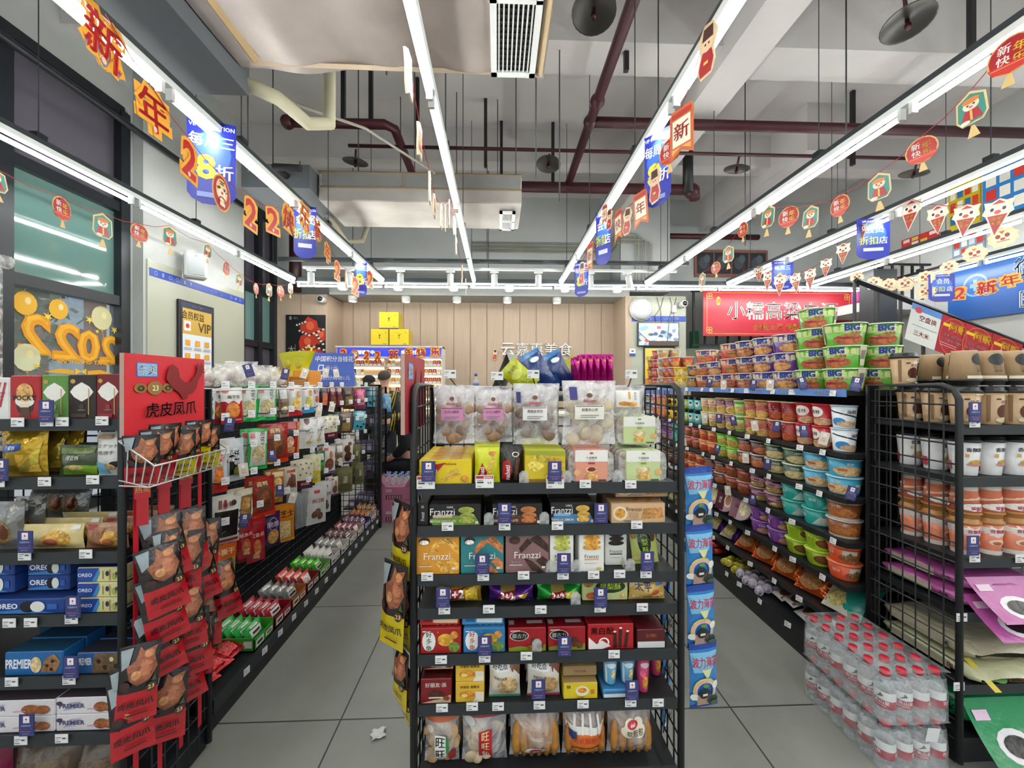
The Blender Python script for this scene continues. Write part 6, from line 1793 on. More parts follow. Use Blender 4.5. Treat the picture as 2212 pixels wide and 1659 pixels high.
# tags and cards along the noodle shelves
for i, z_ in enumerate(NZ + (.12,)):
    for k in range(12):
        y = NY0 + .1 + k * .185 + R.uniform(-.04, .04)
        o = M().box(-.016, .016, 0, .0015, -.013, .013, 'eceaec')
        art(o, flat(-.016, .016, -.013, .013, -.0002), 'r .1 .6 .5 .74 888;r .1 .26 .8 .4 aaa', .03, .026, .0002)
        tag(o.obj('price_tag', CARD, None, (NX - .008 - (.035 if i == 6 else 0), y, z_ - .012), (-.2, 0, -PI / 2 + .35 * (k % 2))), 'small white price tag on the %s noodle shelf edge' % ('top', 'second', 'third', 'fourth', 'fifth', 'sixth', 'base')[i], 'price tag', 'price tags on the noodle shelves')
for (u, v, key) in ((1845, 830, 'talker'), (1738, 828, 'talker'), (1626, 832, 'talker'), (1530, 828, 'talker'), (1663, 832, 'ptalk'), (1563, 832, 'ptalk'), (1738, 932, 'talker'), (1675, 922, 'talker'), (1632, 920, 'ptalk'), (1776, 947, 'ptalk'), (1586, 910, 'talker'), (1553, 905, 'talker'), (1522, 905, 'ptalk'), (1611, 990, 'ptalk'), (1547, 970, 'talker'), (1479, 955, 'ptalk'), (1657, 1003, 'talker'), (1835, 1065, 'talker'), (1534, 1035, 'talker'), (1625, 1080, 'talker'), (1573, 1060, 'ptalk')):
    p = wx(u, v, NX - .014)
    put(key, (p.x, p.y, p.z - .03), .036, .0015, .062, 'hanging along the noodle shelves', rz=-.75, ry=R.uniform(-.25, .25), group='promotion cards along the noodle shelves')

# ================================================================== RIGHT END RACK
RY = 1.29
rx0 = wy(2072, 1200, RY).x
rx1 = rx0 + .92
RV = (921, 1034, 1209, 1326, 1482)
RZ_ = [wy(2110, v, RY).z for v in RV]
end_rack('end_shelf_rack', 'black wire rack of cup drinks and rice at the right edge', rx0, rx1, RY, RY + .33, 1.345, RZ_)
WR = 'of the right rack'


def DC(key, desc, col, a_, **kw):
    D(key, 'cup', 'drink_cup', 'drink cup', desc, col, a_, group='cup drinks on the right rack', **kw)


DC('coffee', 'tan milk tea cup', 'b99a78', 'e .5 .42 .16 .2 5a3028;e .62 .36 .12 .18 6a3a30;r .3 .76 .4 .8 3a2a24;r .12 .1 .2 .9 8a6a4a;t 奶茶 .5 .7 .1 4a3028 .02;e .5 .16 .2 .08 d8c8a8;r .5 .9 .8 .93 e8dcc8', dome='121214', base=.74)
DC('coffee2', 'upturned tan milk tea cup', 'b99a78', 'e .5 .3 .2 .2 2a2a2c;t 红豆 .5 .56 .12 8a5a4a;t 奶茶 .5 .68 .1 5a3a30;r .2 .84 .8 .94 d8cbb4', dome='121214', base=.74)
DC('whitetea', 'white milk tea cup with black lid', 'd8d8da', 't 香飘飘 .5 .76 .12 2a2a2c .03;f .56 .4 .18 .08 b8943c;r .3 .54 .38 .64 d8a860;e .56 .34 .24 .05 c88a70;r .8 .14 .96 .4 c03a4a', dome='141416', base=.74)
DC('peach', 'coral gold lidded milk tea cup', 'd57a5a', 'p e6dcd8 0 .7 .5 .56 1 .7 1 .92 0 .92;t 香飘飘 .5 .76 .12 b02a5a .03;e .5 .4 .2 .1 e8d0c0;f .5 .38 .12 .06 b8643c;r 0 0 1 .14 e4dcd8', dome='a8743c', base=.76)
DC('peach2', 'upturned coral milk tea cup', 'd8785a', 'r 0 0 1 .16 e4dcd8;p e8c0a8 0 .3 1 .5 1 .6 0 .44;t 香飘飘 .5 .84 .1 b02a5a .03;e .5 .76 .4 .14 e4dcd8;t 香飘飘 .5 .78 .12 b02a5a .03', dome='a8743c', base=.76)


def cupgrid(key, z_, d, h, where, inv=False, cols=5, rows=3, skip=()):
    for i in range(cols):
        for j in range(rows):
            if (i, j) in skip:
                continue
            x, y = rx0 + .055 + d / 2 + i * (d + .004), RY + .02 + d / 2 + j * (d + .004)
            put(key, (x, y, z_ + (h + .012 if inv else 0)), d, d, h, '%s, %s column, %s row' % (where, ('first', 'second', 'third', 'fourth', 'fifth')[i], ('front', 'middle', 'back')[j]), rz=R.uniform(-.3, .3), rx=PI if inv else 0)


cupgrid('coffee', RZ_[0], .088, .125, 'on right rack top shelf')
cupgrid('coffee2', RZ_[0] + .147, .088, .112, 'above right rack top shelf', inv=True, skip=((0, 2), (0, 1)))
put('coffee', (rx0 + .06, RY + .24, RZ_[0] + .147), .088, .088, .115, 'standing upright above the right rack top shelf')
cupgrid('whitetea', RZ_[1], .088, .13, 'on right rack second shelf')
cupgrid('peach', RZ_[2], .084, .118, 'low on right rack third shelf')
cupgrid('peach2', RZ_[2] + .136, .084, .1, 'high on right rack third shelf', inv=True)


def ricebag(label, x, y, z_, w, L_, h, col, pic, txt, flap, grp, tcol='3a1030', ftxt=''):
    e = empty('rice_bag', (x, y, z_), label, 'rice bag', grp)
    m = M()

    def f(a, b):
        t, q = a * 2 * PI, (b - .5) * 2
        c_, s_ = math.cos(t), math.sin(t)
        k = (1 - abs(q) ** 5) ** .5
        return (w / 2 * abs(c_) ** .6 * (1 if c_ > 0 else -1) * (.9 + .1 * k), L_ * (.5 + q / 2), h / 2 + h / 2 * abs(s_) ** .7 * (1 if s_ > 0 else -1) * (.15 + .85 * k) + .004 * math.sin(5 * t + 7 * q))
    m.grid(f, 24, 12, col, flip=False)
    sd = lambda a, b, o=0: (-w / 2 - .002 - o, L_ * (.95 - .9 * a), h * (.2 + .6 * b))
    art(m, sd, pic + ';t %s .8 .5 .5 %s .03' % (txt, tcol), L_ * .9, h * .6, .0006, n=2)
    tp = lambda a, b, o=0: (w * (a - .5) * .9, L_ * (.06 + .88 * b), h * 1.0 + o)
    art(m, tp, 'r .14 .3 .86 .9 %s' % ('c8bfb0' if 'F' in pic else col), w, L_, .0006, n=4)
    m.obj('sack', FOIL, e)
    if flap:
        m = M()
        fl = lambda a, b, o=0: (w * (a - .5) * .86 - .02, -.05 - .045 * (1 - b) * (1 - b) - .0005 - o + .07 * b, .006 - .05 * (1 - b) + h * .9 * b)
        m.grid(lambda a, b: fl(a, b), 4, 6, col)
        art(m, fl, 'e .42 .3 .24 .24 ece6ec;e .42 .3 .17 .15 1c1418;r .06 .66 .26 .82 e8c8e0', w, .12, .0012, n=3)
        m.obj('carry_handle_flap', FOIL, e, label='flap with white handle')
    return e


ricebag('pink rice bag lying on top on the right rack', rx0 + .2, RY + .005, RZ_[3] + .062, .3, .32, .055, 'b85aa0', 'F .1 .1 .66 .9 b8ac9a', '大米', True, 'rice bags on the right rack')
ricebag('pink rice bag lying underneath on the right rack', rx0 + .19, RY + .005, RZ_[3] + .002, .3, .32, .055, 'b85aa0', 'F .1 .1 .66 .9 b8ac9a', '大米', True, 'rice bags on the right rack')
ricebag('upper clear rice bag with dark green lettering on the right rack', rx0 + .2, RY + .005, RZ_[4] + .066, .3, .32, .07, 'b9b096', 'F .1 .1 .8 .9 bdb49c', '米', False, 'rice bags on the right rack', '24443a')
q = ricebag('lower pale green clear rice bag on the right rack', rx0 + .19, RY - .02, RZ_[4] + .002, .3, .34, .06, 'c4c4a0', 'F .1 .1 .8 .9 bdb49c', '国', False, 'rice bags on the right rack', '8a2a24')
m = M()
art(m, lambda a, b, o=0: ((a - .5) * .24, -.024 - o + .1 * b, .012 + .06 * b), 't 大米 .6 .5 .5 a02a2c .03;e .25 .4 .12 .2 4a7a34;r .0 .0 .1 .9 d8c040', .24, .1, .001)
m.obj('lettering', CARD, q)
ricebag('green rice bag with white handle on the right rack base', rx0 + .2, RY + .01, .108, .32, .3, .12, '1f8a54', 'r .1 .3 .2 .6 17704a', '香米', True, 'rice bags on the right rack', '17402a')
for (u, v, i) in ((2104, 914, 0), (2104, 1205, 2), (2203, 1206, 2), (2076, 1333, 3), (2070, 1482, 4)):
    tagat(u, v, RY - .004, 'on the ' + ('topmost', 'second', 'third', 'fourth', 'fifth')[i] + ' shelf edge ' + WR, .04, .03)
for (u, v, i) in ((2104, 890, 0), (2100, 1178, 2)):
    tagat(u, v, RY - .012, 'at the ' + ('topmost', 'second', 'third', 'fourth', 'fifth')[i] + ' shelf ' + WR, .046, .07, 'talker')

# ================================================================== WATER BOTTLES in shrink wrap
BH, BR = .173, .0292
_bp = M().lathe([(BR * .8, .0), (BR * .97, .004), (BR, .014), (BR * .96, .02), (BR, .026), (BR * .97, .032), (BR, .038), (BR, .05), (BR * .99, .106), (BR, .108), (BR * .94, .113), (BR * .97, .118), (BR * .75, .135), (BR * .5, .148), (.0125, .154), (.0125, .160)], 18, 'dfe6ea')
_bw = M().lathe([(BR * .7, .002), (BR * .93, .012), (BR * .93, .10), (BR * .86, .122), (BR * .86, .1225), (.001, .1225)], 14, 'd4dce0')
_bl = M()
_ls = lambda a, b, o=0: ((BR + .0006 + o) * math.cos(-PI / 2 + (a - .5) * 2 * PI), (BR + .0006 + o) * math.sin(-PI / 2 + (a - .5) * 2 * PI), .05 + .056 * b)
_bl.grid(lambda a, b: _ls(a, b), 18, 2, lambda a, b: 'a8203a' if b < .5 else 'e4e6e8')
art(_bl, _ls, ';'.join('p 2a5048 %.2f .56 %.2f .74 %.2f .92 %.2f .74;t 农夫山泉 %.2f .36 .24 f2ecee .03 .3;r %.2f .12 %.2f .17 e0b8c0' % (c - .06, c, c + .02, c + .07, c, c - .1, c + .1) for c in (.25, .75)), 2 * PI * BR, .056, .0004, n=8)
_bc = M().lathe([(.0145, .155), (.0147, .1575), (.0147, .169), (.0135, .1725), (.001, .173)], 14, 'c01c34')
_bc.lathe([(.0136, .1535), (.0138, .156)], 14, 'a8182e')
BMESH = [('bottle_shell', _bp.mesh('bottle_shell', [BOTTLE])), ('paper_label', _bl.mesh('paper_label', [CARD])), ('cap', _bc.mesh('cap', [PLAST]))]
p0 = wz(1911, 1445, .348)
wx0, wy0 = p0.x, p0.y
names_t = ('in the lower water case', 'in the upper water case')
for t in range(2):
    for i in range(4):
        for j in range(6):
            if t == 0 and 0 < i < 3 and 0 < j:
                continue
            e = empty('water_bottle', (wx0 + i * .0605, wy0 + j * .0605, t * .175 + .001), '', 'bottle', 'bottled water in two shrink wrapped cases', rot=(0, 0, R.uniform(-1.2, 1.2)))
            e['label'] = 'clear water bottle with red cap %s, %s row, %s' % (names_t[t], ('front', 'second', 'third', 'fourth', 'fifth', 'back')[j], ('aisle side', 'second from aisle', 'third from aisle', 'rack side')[i])
            for nm, me in BMESH:
                c = bpy.data.objects.new(nm, me)
                COL.objects.link(c)
                c.parent = e
for t in range(2):
    m = M()
    g = BR + .004
    ax0, ax1, ay0, ay1 = wx0 - g, wx0 + 3 * .0605 + g, wy0 - g, wy0 + 5 * .0605 + g
    cx, cy = (ax0 + ax1) / 2, (ay0 + ay1) / 2

    def sh(a, b):
        an = a * 2 * PI
        c_, s_ = math.cos(an), math.sin(an)
        x = (ax1 - ax0) / 2 * abs(c_) ** .18 * (1 if c_ >= 0 else -1)
        y = (ay1 - ay0) / 2 * abs(s_) ** .18 * (1 if s_ >= 0 else -1)
        k = 1 - .06 * max(0, b - .6)
        return (x * k, y * k, .002 + .15 * b)
    m.grid(sh, 48, 5, 'eee')
    m.grid(lambda a, b: ((ax1 - ax0) * .485 * (a * 2 - 1), (ay1 - ay0) * .485 * (b * 2 - 1), .1738 - .005 * abs(math.sin(a * 4 * PI)) * abs(math.sin(b * 6 * PI))), 16, 20, 'eee')
    o = m.obj('shrink_wrap', SHRINK, None, (cx, cy, t * .175 + .001))
    tag(o, 'clear shrink wrap film around the %s water case' % ('lower', 'upper')[t], 'plastic film')
p = Vector((wx0 + .13, wy0 - BR - .006, .12))
tag(M().box(-.022, .022, 0, .001, 0, .05, 'e8e8ea').obj('paper_slip', CARD, None, p, (.1, .1, 0)), 'white paper slip stuck on the lower water case', 'paper')

# ================================================================== STRIPS ON THE CENTRE RACK FLANKS
D('seaweed', 'hang', 'seaweed_bag', 'seaweed bag', 'blue rainbow seaweed snack bag', '2f7fc8', 'r 0 .9 1 1 1c3f9a;r 0 0 1 .05 1c3f9a;p 7fc0e8 0 .86 1 .86 .8 .6 .1 .56;t 波力海苔 .52 .72 .15 d02a40 .04;p e0e0a8 .35 .62 .75 .62 .6 .5 .5 .5;o .48 .28 .42 .22 .16 e8d070;o .48 .28 .36 .185 .2 e8b8c8;'
  'e .86 .36 .13 .06 f0f0e8;e .1 .2 .14 .05 f0f0e8;r .2 .06 .66 .24 b8968a;e .44 .26 .2 .09 1a1a1c;r .36 .22 .54 .26 f0ece4;e .74 .14 .2 .08 22382c;e .44 .4 .1 .03 6a9a3a;e .8 .1 .14 .04 3a5a44', back='1c3f9a', seal=.05)
for k, (u0, u1, v0, v1) in enumerate(((1474, 1518, 1008, 1140), (1476, 1532, 1132, 1268), (1476, 1538, 1262, 1400), (1479, 1545, 1385, 1530))):
    y = CY + .03
    a, b = wy(u0, v1, y), wy(u1, v0, y)
    put('seaweed', ((a.x + b.x) / 2 + (.018 if k == 0 else .008), y, b.z), .098, .025, b.z - a.z, 'chained on the centre rack right flank', rz=.12, ry=-.04, rx=.03, group='blue seaweed bags beside the centre rack')
for k, v in enumerate((1290, 1390, 1490)):
    p = wy(1452, v, CY + .14)
    put('seaweed', (cx1 + .02, CY + .15, p.z + .04), .09, .02, .17, 'in the rear chain on that flank', rz=.9, group='blue seaweed bags beside the centre rack')
tag(M().box(-.008, .008, 0, .0012, -1.0, 0, '2a50a0').obj('clip_strip', CARD, None, (cx1 + .03, CY + .055, 1.2), (0, 0, .2)), 'blue clip strip carrying seaweed bags on the centre rack flank', 'clip strip')
for k, (u, v, w, h, rz) in enumerate(((872, 1085, 40, 160, -.75), (862, 1090, 36, 145, -.9), (856, 1215, 66, 185, -.55), (872, 1245, 50, 150, -.9), (868, 1395, 46, 130, -.9), (881, 1440, 34, 120, -1.0))):
    y = (1.21, 1.26, 1.19, 1.25, 1.22, 1.24)[k]
    p = wy(u, v, y)
    s = F / y
    put('claw_yel', (min(p.x, cx0 - .022), y, p.z), .1, .028, h / s, 'in the cascade left of the centre rack', rz=rz, ry=.08 * (-1) ** k, group='yellow chicken feet bags beside the centre rack')
tag(M().box(-.008, .008, 0, .0012, -1.0, 0, 'c02030').obj('clip_strip', CARD, None, (cx0 - .015, 1.24, 1.2), (0, 0, PI / 2)), 'red clip strip carrying yellow bags on the centre rack flank', 'clip strip')
# second rooster board on the left flank of the centre rack
xb = cx0 - .014
m = M().box(xb - .012, xb, 1.14, 1.44, 1.2, 1.44, 'b8968a')
for sg in (1, -1):
    sfb = (lambda q, w, o=0: (xb + .0004 + o, 1.14 + .3 * q, 1.2 + .24 * w)) if sg > 0 else (lambda q, w, o=0: (xb - .0124 - o, 1.44 - .3 * q, 1.2 + .24 * w))
    art(m, sfb, 'r 0 0 1 1 a02834;r .12 .68 .34 .9 2f5aa0;r .13 .69 .33 .89 7fa8d8;t 奇爽 .23 .8 .13 f4f6fa .05;p 7c1c26 .4 .6 .5 .86 .56 .5 .7 .5 .8 .86 .9 .5 .8 .2 .5 .2;e .3 .3 .1 .1 7a7a40;t 虎皮凤爪 .5 .14 .14 2a1010 .05', .3, .24, .0006)
tag(m.obj('advertising_board', CARD), 'red rooster advertising board on the left flank of the centre rack', 'sign')
m = M()
m.tube([(-.08, 0, .07), (-.17, .02, .0), (-.17, .3, .0), (-.08, .3, .07)], .0028, 6, WW)
for k in range(9):
    m.bar((-.17, .02 + k * .035, 0), (-.14, .02 + k * .035, -.07), .0014, WW)
m.tube([(-.0, 0, -.06), (-.14, .02, -.07), (-.14, .3, -.07), (0, .3, -.06)], .002, 6, WW)
tag(m.obj('wire_basket', CHROME, None, (cx0 + .06, 2.2, .98)), 'white wire basket hanging behind the left side of the centre rack', 'basket')
# rack behind the centre end and the goods on its top
e = empty('gondola_rack', (.15, 1.56, 0), 'black double sided rack behind the centre end rack', 'shelf rack')
M().box(-.36, .36, 0, 2.3, 0, .12, '17191b').obj('base', BLACKM, e)
M().box(-.015, .015, 0, 2.3, .1, 1.33, '202428').obj('back_panel', BLACKM, e)
for z_ in (.4, .7, 1.0, 1.3):
    M().box(-.3, .3, 0, 2.3, z_ - .02, z_, BK).obj('shelf', BLACKM, e)
D('chipblue', 'bag', 'chip_bag', 'chip bag', 'large dark blue chip bag', '15306e', 'p 2f78b8 0 .8 1 .9 1 1 0 1;e .62 .78 .1 .05 2f8a5a;e .7 .74 .16 .07 e8eef4;e .2 .95 .14 .04 b83a44;F .1 .1 .5 .4 1f4a94;t 薯片 .4 .5 .12 5a8ac8 .02')
for k, (u, v, ry) in enumerate(((1172, 828, .5), (1218, 828, .45))):
    p = wy(u, v, 1.72)
    put('chipblue', (p.x - .0, 1.72 + .06 * k, 1.335), .14, .07, .17, 'leaning on top of the centre rack', ry=-ry, rx=-.1)
D('yelgreen', 'bag', 'snack_bag', 'snack bag', 'yellow green snack bag', 'b4bc1c', 'e .5 .6 .3 .12 d8dc60;F .2 .1 .8 .4 9aa418;t 卡迪那 .5 .8 .1 5a6a10')
for k, (u, ry, w, h, y) in enumerate(((1150, -.85, .1, .15, 1.66), (1247, .15, .12, .155, 1.9), (1232, .1, .1, .14, 1.95))):
    p = wy(u, 826, y)
    put('yelgreen', (p.x, y, 1.332), w, .05, h, 'on top of the centre rack', ry=ry)
D('greenyel', 'bag', 'snack_bag', 'snack bag', 'green and yellow small snack bag', '1f8a44', 'r 0 0 1 .3 3a9ac0;p d8d02c .5 .4 1 .3 1 1 .7 1;e .3 .8 .2 .08 e8e8d8')
p = wy(1128, 826, 1.8)
put('greenyel', (p.x, 1.85, 1.332), .07, .04, .12, 'on top of the centre rack beside the blue bags')
D('pinkfoil', 'bag', 'snack_bag', 'snack bag', 'narrow hot pink foil bag', 'b8187c', 'e .5 .78 .2 .05 c8a060;l .3 .1 .34 .7 .01 d83a9c;r 0 .9 1 .97 9a1268;p d83a9c .6 .1 .7 .1 .66 .7', mat=SHINY)
for k in range(6):
    p = wy(1247 + 14 * k, 826, 1.75)
    for r_ in range(2):
        put('pinkfoil', (p.x, 1.75 + .07 * r_, 1.352), .034, .05, .135 - .012 * (k == 0), 'on top of the centre rack' + (' behind' if r_ else ''), rz=R.uniform(-.1, .1))
tag(M().box(-.1, .1, 0, .15, 0, .02, '9a1268').obj('display_tray', CARD, None, (wy(1283, 826, 1.75).x, 1.72, 1.33)), 'low magenta tray under the row of pink foil bags', 'tray')
e = empty('tent_sign', (wy(1107, 826, 1.95).x, 1.98, 1.332), 'dark folded tent sign edge on behind the blue chip bags', 'sign', rot=(0, 0, 1.25))
M().quad((-.12, .07, 0), (.12, .07, 0), (.1, .0, .17), (-.1, .0, .17), '8a8a8a').obj('rear_panel', CARD, e)
M().quad((-.12, -.07, 0), (.12, -.07, 0), (.1, -.0, .17), (-.1, -.0, .17), '55585c').obj('front_panel', CARD, e)
e = empty('glass_bottle', (wy(1028, 828, 1.75).x, 1.75, 1.331), 'small clear glass bottle with blue cap on top of the centre rack', 'bottle')
M().lathe([(.013, 0), (.014, .004), (.014, .03), (.006, .042), (.005, .055)], 12, 'ccd4d8').obj('glass', BOTTLE, e)
M().lathe([(.0065, .055), (.0065, .066)], 10, '2a4aa0').obj('cap', PLAST, e)
M().lathe([(.0145, .01), (.0145, .026)], 12, '6a7ab0').obj('paper_label', CARD, e)
# ================================================================== GARLANDS AND BANNERS
PAPER = print_mat('glossy_printed_paper', .35, mottle=.04, mscale=40)


def two_sided(m, spec, Wd, Ht, t=.0012, z0=None):
    z0 = -Ht if z0 is None else z0
    art(m, lambda a, b, o=0: ((a - .5) * Wd, -t - o, z0 + b * Ht), spec, Wd, Ht, .0004)
    art(m, lambda a, b, o=0: ((.5 - a) * Wd, t + o, z0 + b * Ht), spec, Wd, Ht, .0004)


def outline(pts, Wd, Ht):
    return [((a - .5) * Wd, (b - 1) * Ht) for a, b in pts]


def circ(n=22, ry=.5, cy=.5, rx=.5):
    return [(.5 + rx * math.cos(2 * PI * i / n), cy + ry * math.sin(2 * PI * i / n)) for i in range(n)]


PEND = {}


def pend(kind, h):
    key = (kind, round(h / .008))
    if key in PEND:
        return PEND[key]
    m = M()
    tas = None
    t = .001
    if kind == 'round':
        w = h * .92
        m.prism(outline(circ(), w, h), -t, t, 'd8a860', axis='y')
        two_sided(m, 'e .5 .5 .46 .46 a81c28;v 新快 .34 .56 .27 f2efe6 .03;v 年乐 .66 .5 .27 e8c830 .03;p c8342c .04 .3 .96 .3 .86 .12 .5 .02 .14 .12;l .1 .24 .9 .24 .02 e0a060', w, h)
        tas = h
    elif kind == 'hex':
        w = h * .66
        m.prism(outline(((.18, .06), (.82, .06), (1, .24), (.96, .8), (.72, .9), (.5, 1), (.28, .9), (.04, .8), (0, .24)), w, h), -t, t, 'd8c490', axis='y')
        two_sided(m, 'p 3f8a80 .2 .1 .8 .1 .94 .26 .9 .76 .5 .92 .1 .76 .06 .26;e .5 .6 .26 .15 e8dcc8;e .5 .72 .28 .08 d8803c;p b02430 .3 .46 .7 .46 .84 .16 .16 .16;e .4 .6 .04 .025 2a1a18;e .6 .6 .04 .025 2a1a18;e .5 .54 .06 .03 c87a70;r .46 .16 .54 .44 e0c060;e .3 .14 .16 .06 ece4d4', w, h)
        tas = h
    elif kind in ('lion',):
        w = h * .62
        m.prism(outline(((.5, 0), (.86, .56), (.98, .62), (.9, .78), (.96, .94), (.72, .92), (.5, 1), (.28, .92), (.04, .94), (.1, .78), (.02, .62), (.14, .56)), w, h), -t, t, 'e6dcc8', axis='y')
        two_sided(m, 'p a81e26 .5 .03 .8 .56 .2 .56;e .32 .72 .12 .08 fff;e .68 .72 .12 .08 fff;e .32 .72 .06 .05 2a1a18;e .68 .72 .06 .05 2a1a18;p b8302c .3 .86 .7 .86 .5 .96;e .5 .64 .1 .05 c8342c;t 虎年 .5 .46 .1 e8c040 .02;t 大吉 .5 .34 .1 e8c040 .02', w, h)
    elif kind == 'cub':
        w = h * 1.0
        pts = []
        for i in range(20):
            a = 2 * PI * i / 20
            r_ = .5 if i % 2 else .43
            pts.append((.5 + r_ * math.cos(a), .5 + r_ * math.sin(a)))
        m.prism(outline(pts, w, h), -t, t, 'e8d6a8', axis='y')
        two_sided(m, 'e .5 .5 .34 .32 f0e2c0;e .36 .56 .08 .1 8a3a20;e .64 .56 .08 .1 8a3a20;p c86a34 .4 .8 .6 .8 .5 .64;e .5 .42 .08 .06 a83a30;l .3 .32 .7 .32 .04 b04a34', w, h)
    elif kind == 'tiger':
        w = h * .8
        m.prism(outline(circ(), w, h), -t, t, 'd8a040', axis='y')
        two_sided(m, 'e .5 .5 .46 .46 a81c28;e .5 .56 .32 .32 e2c080;e .5 .46 .22 .16 efe2cc;e .36 .62 .06 .04 2a1a18;e .64 .62 .06 .04 2a1a18;l .36 .8 .64 .8 .03 3a2418;l .4 .74 .6 .74 .03 3a2418;e .5 .5 .06 .04 b0342c;o .5 .3 .2 .1 .3 a82a24;r .36 .14 .64 .24 e8d8c0;l .2 .6 .3 .56 .03 3a2418;l .7 .56 .8 .6 .03 3a2418', w, h)
    elif kind == 'strip':
        w = h * .42
        m.prism(outline(((.1, .0), (.5, .12), (.9, 0), (1, .2), (.92, .6), (1, .9), (.5, 1), (0, .9), (.08, .6), (0, .2)), w, h), -.004, .004, 'dcd2b4', axis='y')
        two_sided(m, 'p b83a2c .2 .2 .8 .2 .8 .8 .2 .8;v 福 .5 .5 .3 e8d8a0', w, h, .0042)
    elif kind == 'fig':
        w = h * .52
        m.prism(outline(((.3, 0), (.75, .03), (.9, .25), (.8, .5), (.95, .75), (.7, .98), (.3, 1), (.05, .75), (.2, .5), (.1, .2)), w, h), -t, t, 'e0c8a0', axis='y')
        two_sided(m, 'p b0262c .26 .06 .74 .08 .82 .3 .7 .5 .3 .5 .18 .22;e .5 .64 .26 .16 ecc8a8;p 4a2420 .26 .7 .74 .7 .7 .92 .3 .92;e .42 .62 .04 .02 2a1a18;e .58 .62 .04 .02 2a1a18;l .4 .28 .6 .28 .06 e0c060', w, h)
    elif kind.startswith('flag'):
        w = h * .52
        m.prism(outline(((0, 0), (.5, .16), (1, 0), (1, .9), (.9, 1), (.1, 1), (0, .9)), w, h), -t, t, 'c8602c', axis='y')
        two_sided(m, 'r .12 .26 .88 .8 efe6d0;r .08 .84 .92 .94 b0342c;t %s .5 .54 .34 a02a1c .03;p e0a050 .1 .1 .5 .22 .9 .1 .9 .22 .1 .22' % kind[4:], w, h)
    else:
        ch = kind[1:]
        for lay, (bold, col) in enumerate(((.1, 'e0a030'), (.03, 'b4161e'))):
            vs, fs, gw, gh = glyphs(ch, bold)
            g0 = glyphs(ch, .1)
            sc = h / g0[3]
            for sg in (-1, 1):
                b0 = len(m.v)
                for a, b in vs:
                    m.v.append((a * sc * (1 if sg < 0 else -1), sg * (.0012 + .0006 * lay), b * sc - h / 2))
                for q in fs:
                    m.face(tuple(b0 + i for i in q), col)
        m.ball((.0, -.002, -h * .84), h * .06, .0012, h * .06, 'e8b8a8', n=8, m=4)
    name = {'round': 'lantern_pendant', 'hex': 'lantern_pendant', 'lion': 'lion_pendant', 'cub': 'cub_pendant', 'tiger': 'tiger_pendant', 'strip': 'paper_pendant', 'fig': 'figure_pendant'}.get(kind, 'flag_pendant' if kind.startswith('flag') else 'character_pendant')
    out = [(name, m.mesh(name, [PAPER, FOOD]))]
    if tas:
        q = M().prism([(-.018 * h / .14, -h - .045 * h / .14), (.018 * h / .14, -h - .045 * h / .14), (.006, -h), (-.006, -h)], -.001, .001, 'd8b878', axis='y')
        out.append(('tassel', q.mesh('tassel', [PAPER])))
    PEND[key] = out
    return out


PD = {'round': 'round red lantern pendant', 'hex': 'teal six sided lantern pendant', 'lion': 'red cone pendant with lion dance head', 'cub': 'cream scalloped cub pendant', 'tiger': 'oval red tiger face pendant', 'strip': 'cream paper pendant seen edge on', 'fig': 'red dressed figure pendant'}


def garland(nm, x, items, face, where, plane='x', ends=None):
    tops = []
    grp = 'pendants of the garland ' + where
    for u, v, hp, kind in items:
        p = wx(u, v, x) if plane == 'x' else wy(u, v, x)
        h = hp * p.dot(_f) / F
        if kind in ('round', 'hex'):
            h *= .92
        tops.append(p)
        parts = pend(kind, h)
        d = PD.get(kind) or ('paper flag pendant reading ' + kind[4:] if kind.startswith('flag') else 'red paper cut-out of the character ' + kind[1:])
        o = bpy.data.objects.new(parts[0][0], parts[0][1])
        COL.objects.link(o)
        o.location = p
        o.rotation_euler = (0, R.uniform(-.12, .12), face + R.uniform(-.22, .22))
        tag(o, d + ' on the garland ' + where, 'garland pendant', grp)
        for pn, me in parts[1:]:
            c = bpy.data.objects.new(pn, me)
            COL.objects.link(c)
            c.parent = o
    tops.sort(key=lambda p: p.y if plane == 'x' else p.x)
    pts = []
    for i, p in enumerate(tops):
        pts.append(p)
        if i + 1 < len(tops):
            q = tops[i + 1]
            pts.append((p + q) / 2 - Vector((0, 0, min(.03, .06 * (q - p).length))))
    if ends:
        pts = [Vector(ends[0])] + pts + [Vector(ends[1])]
    tag(M().tube(pts, .0022, 4, 'a83238').obj('garland_string', CLOTH), 'thin red string carrying the garland ' + where, 'string')


PX = PI / 2
garland('a', -2.9, [(-14, 362, 58, 'hex'), (132, 425, 54, 'round'), (222, 460, 62, 'hex'), (303, 484, 42, 'round'), (366, 487, 50, 'hex'), (450, 526, 36, 'hex'), (490, 566, 32, 'round'), (518, 590, 32, 'hex'), (553, 612, 26, 'round'), (582, 612, 32, 'hex'), (606, 617, 26, 'round'), (628, 610, 28, 'hex')], PX, 'by the left windows')
garland('b', -1.56, [(228, 30, 125, 'c新'), (328, 187, 104, 'c年'), (410, 302, 90, 'c2'), (478, 378, 78, 'tiger'), (543, 427, 70, 'c2'), (588, 446, 60, 'c2'), (625, 446, 58, 'c快'), (660, 442, 60, 'c乐'), (685, 472, 50, 'c新'), (708, 524, 46, 'c年'), (729, 563, 44, 'c2'), (748, 582, 42, 'tiger'), (769, 598, 40, 'c2'), (800, 585, 36, 'c2')], PX, 'over the left aisle')
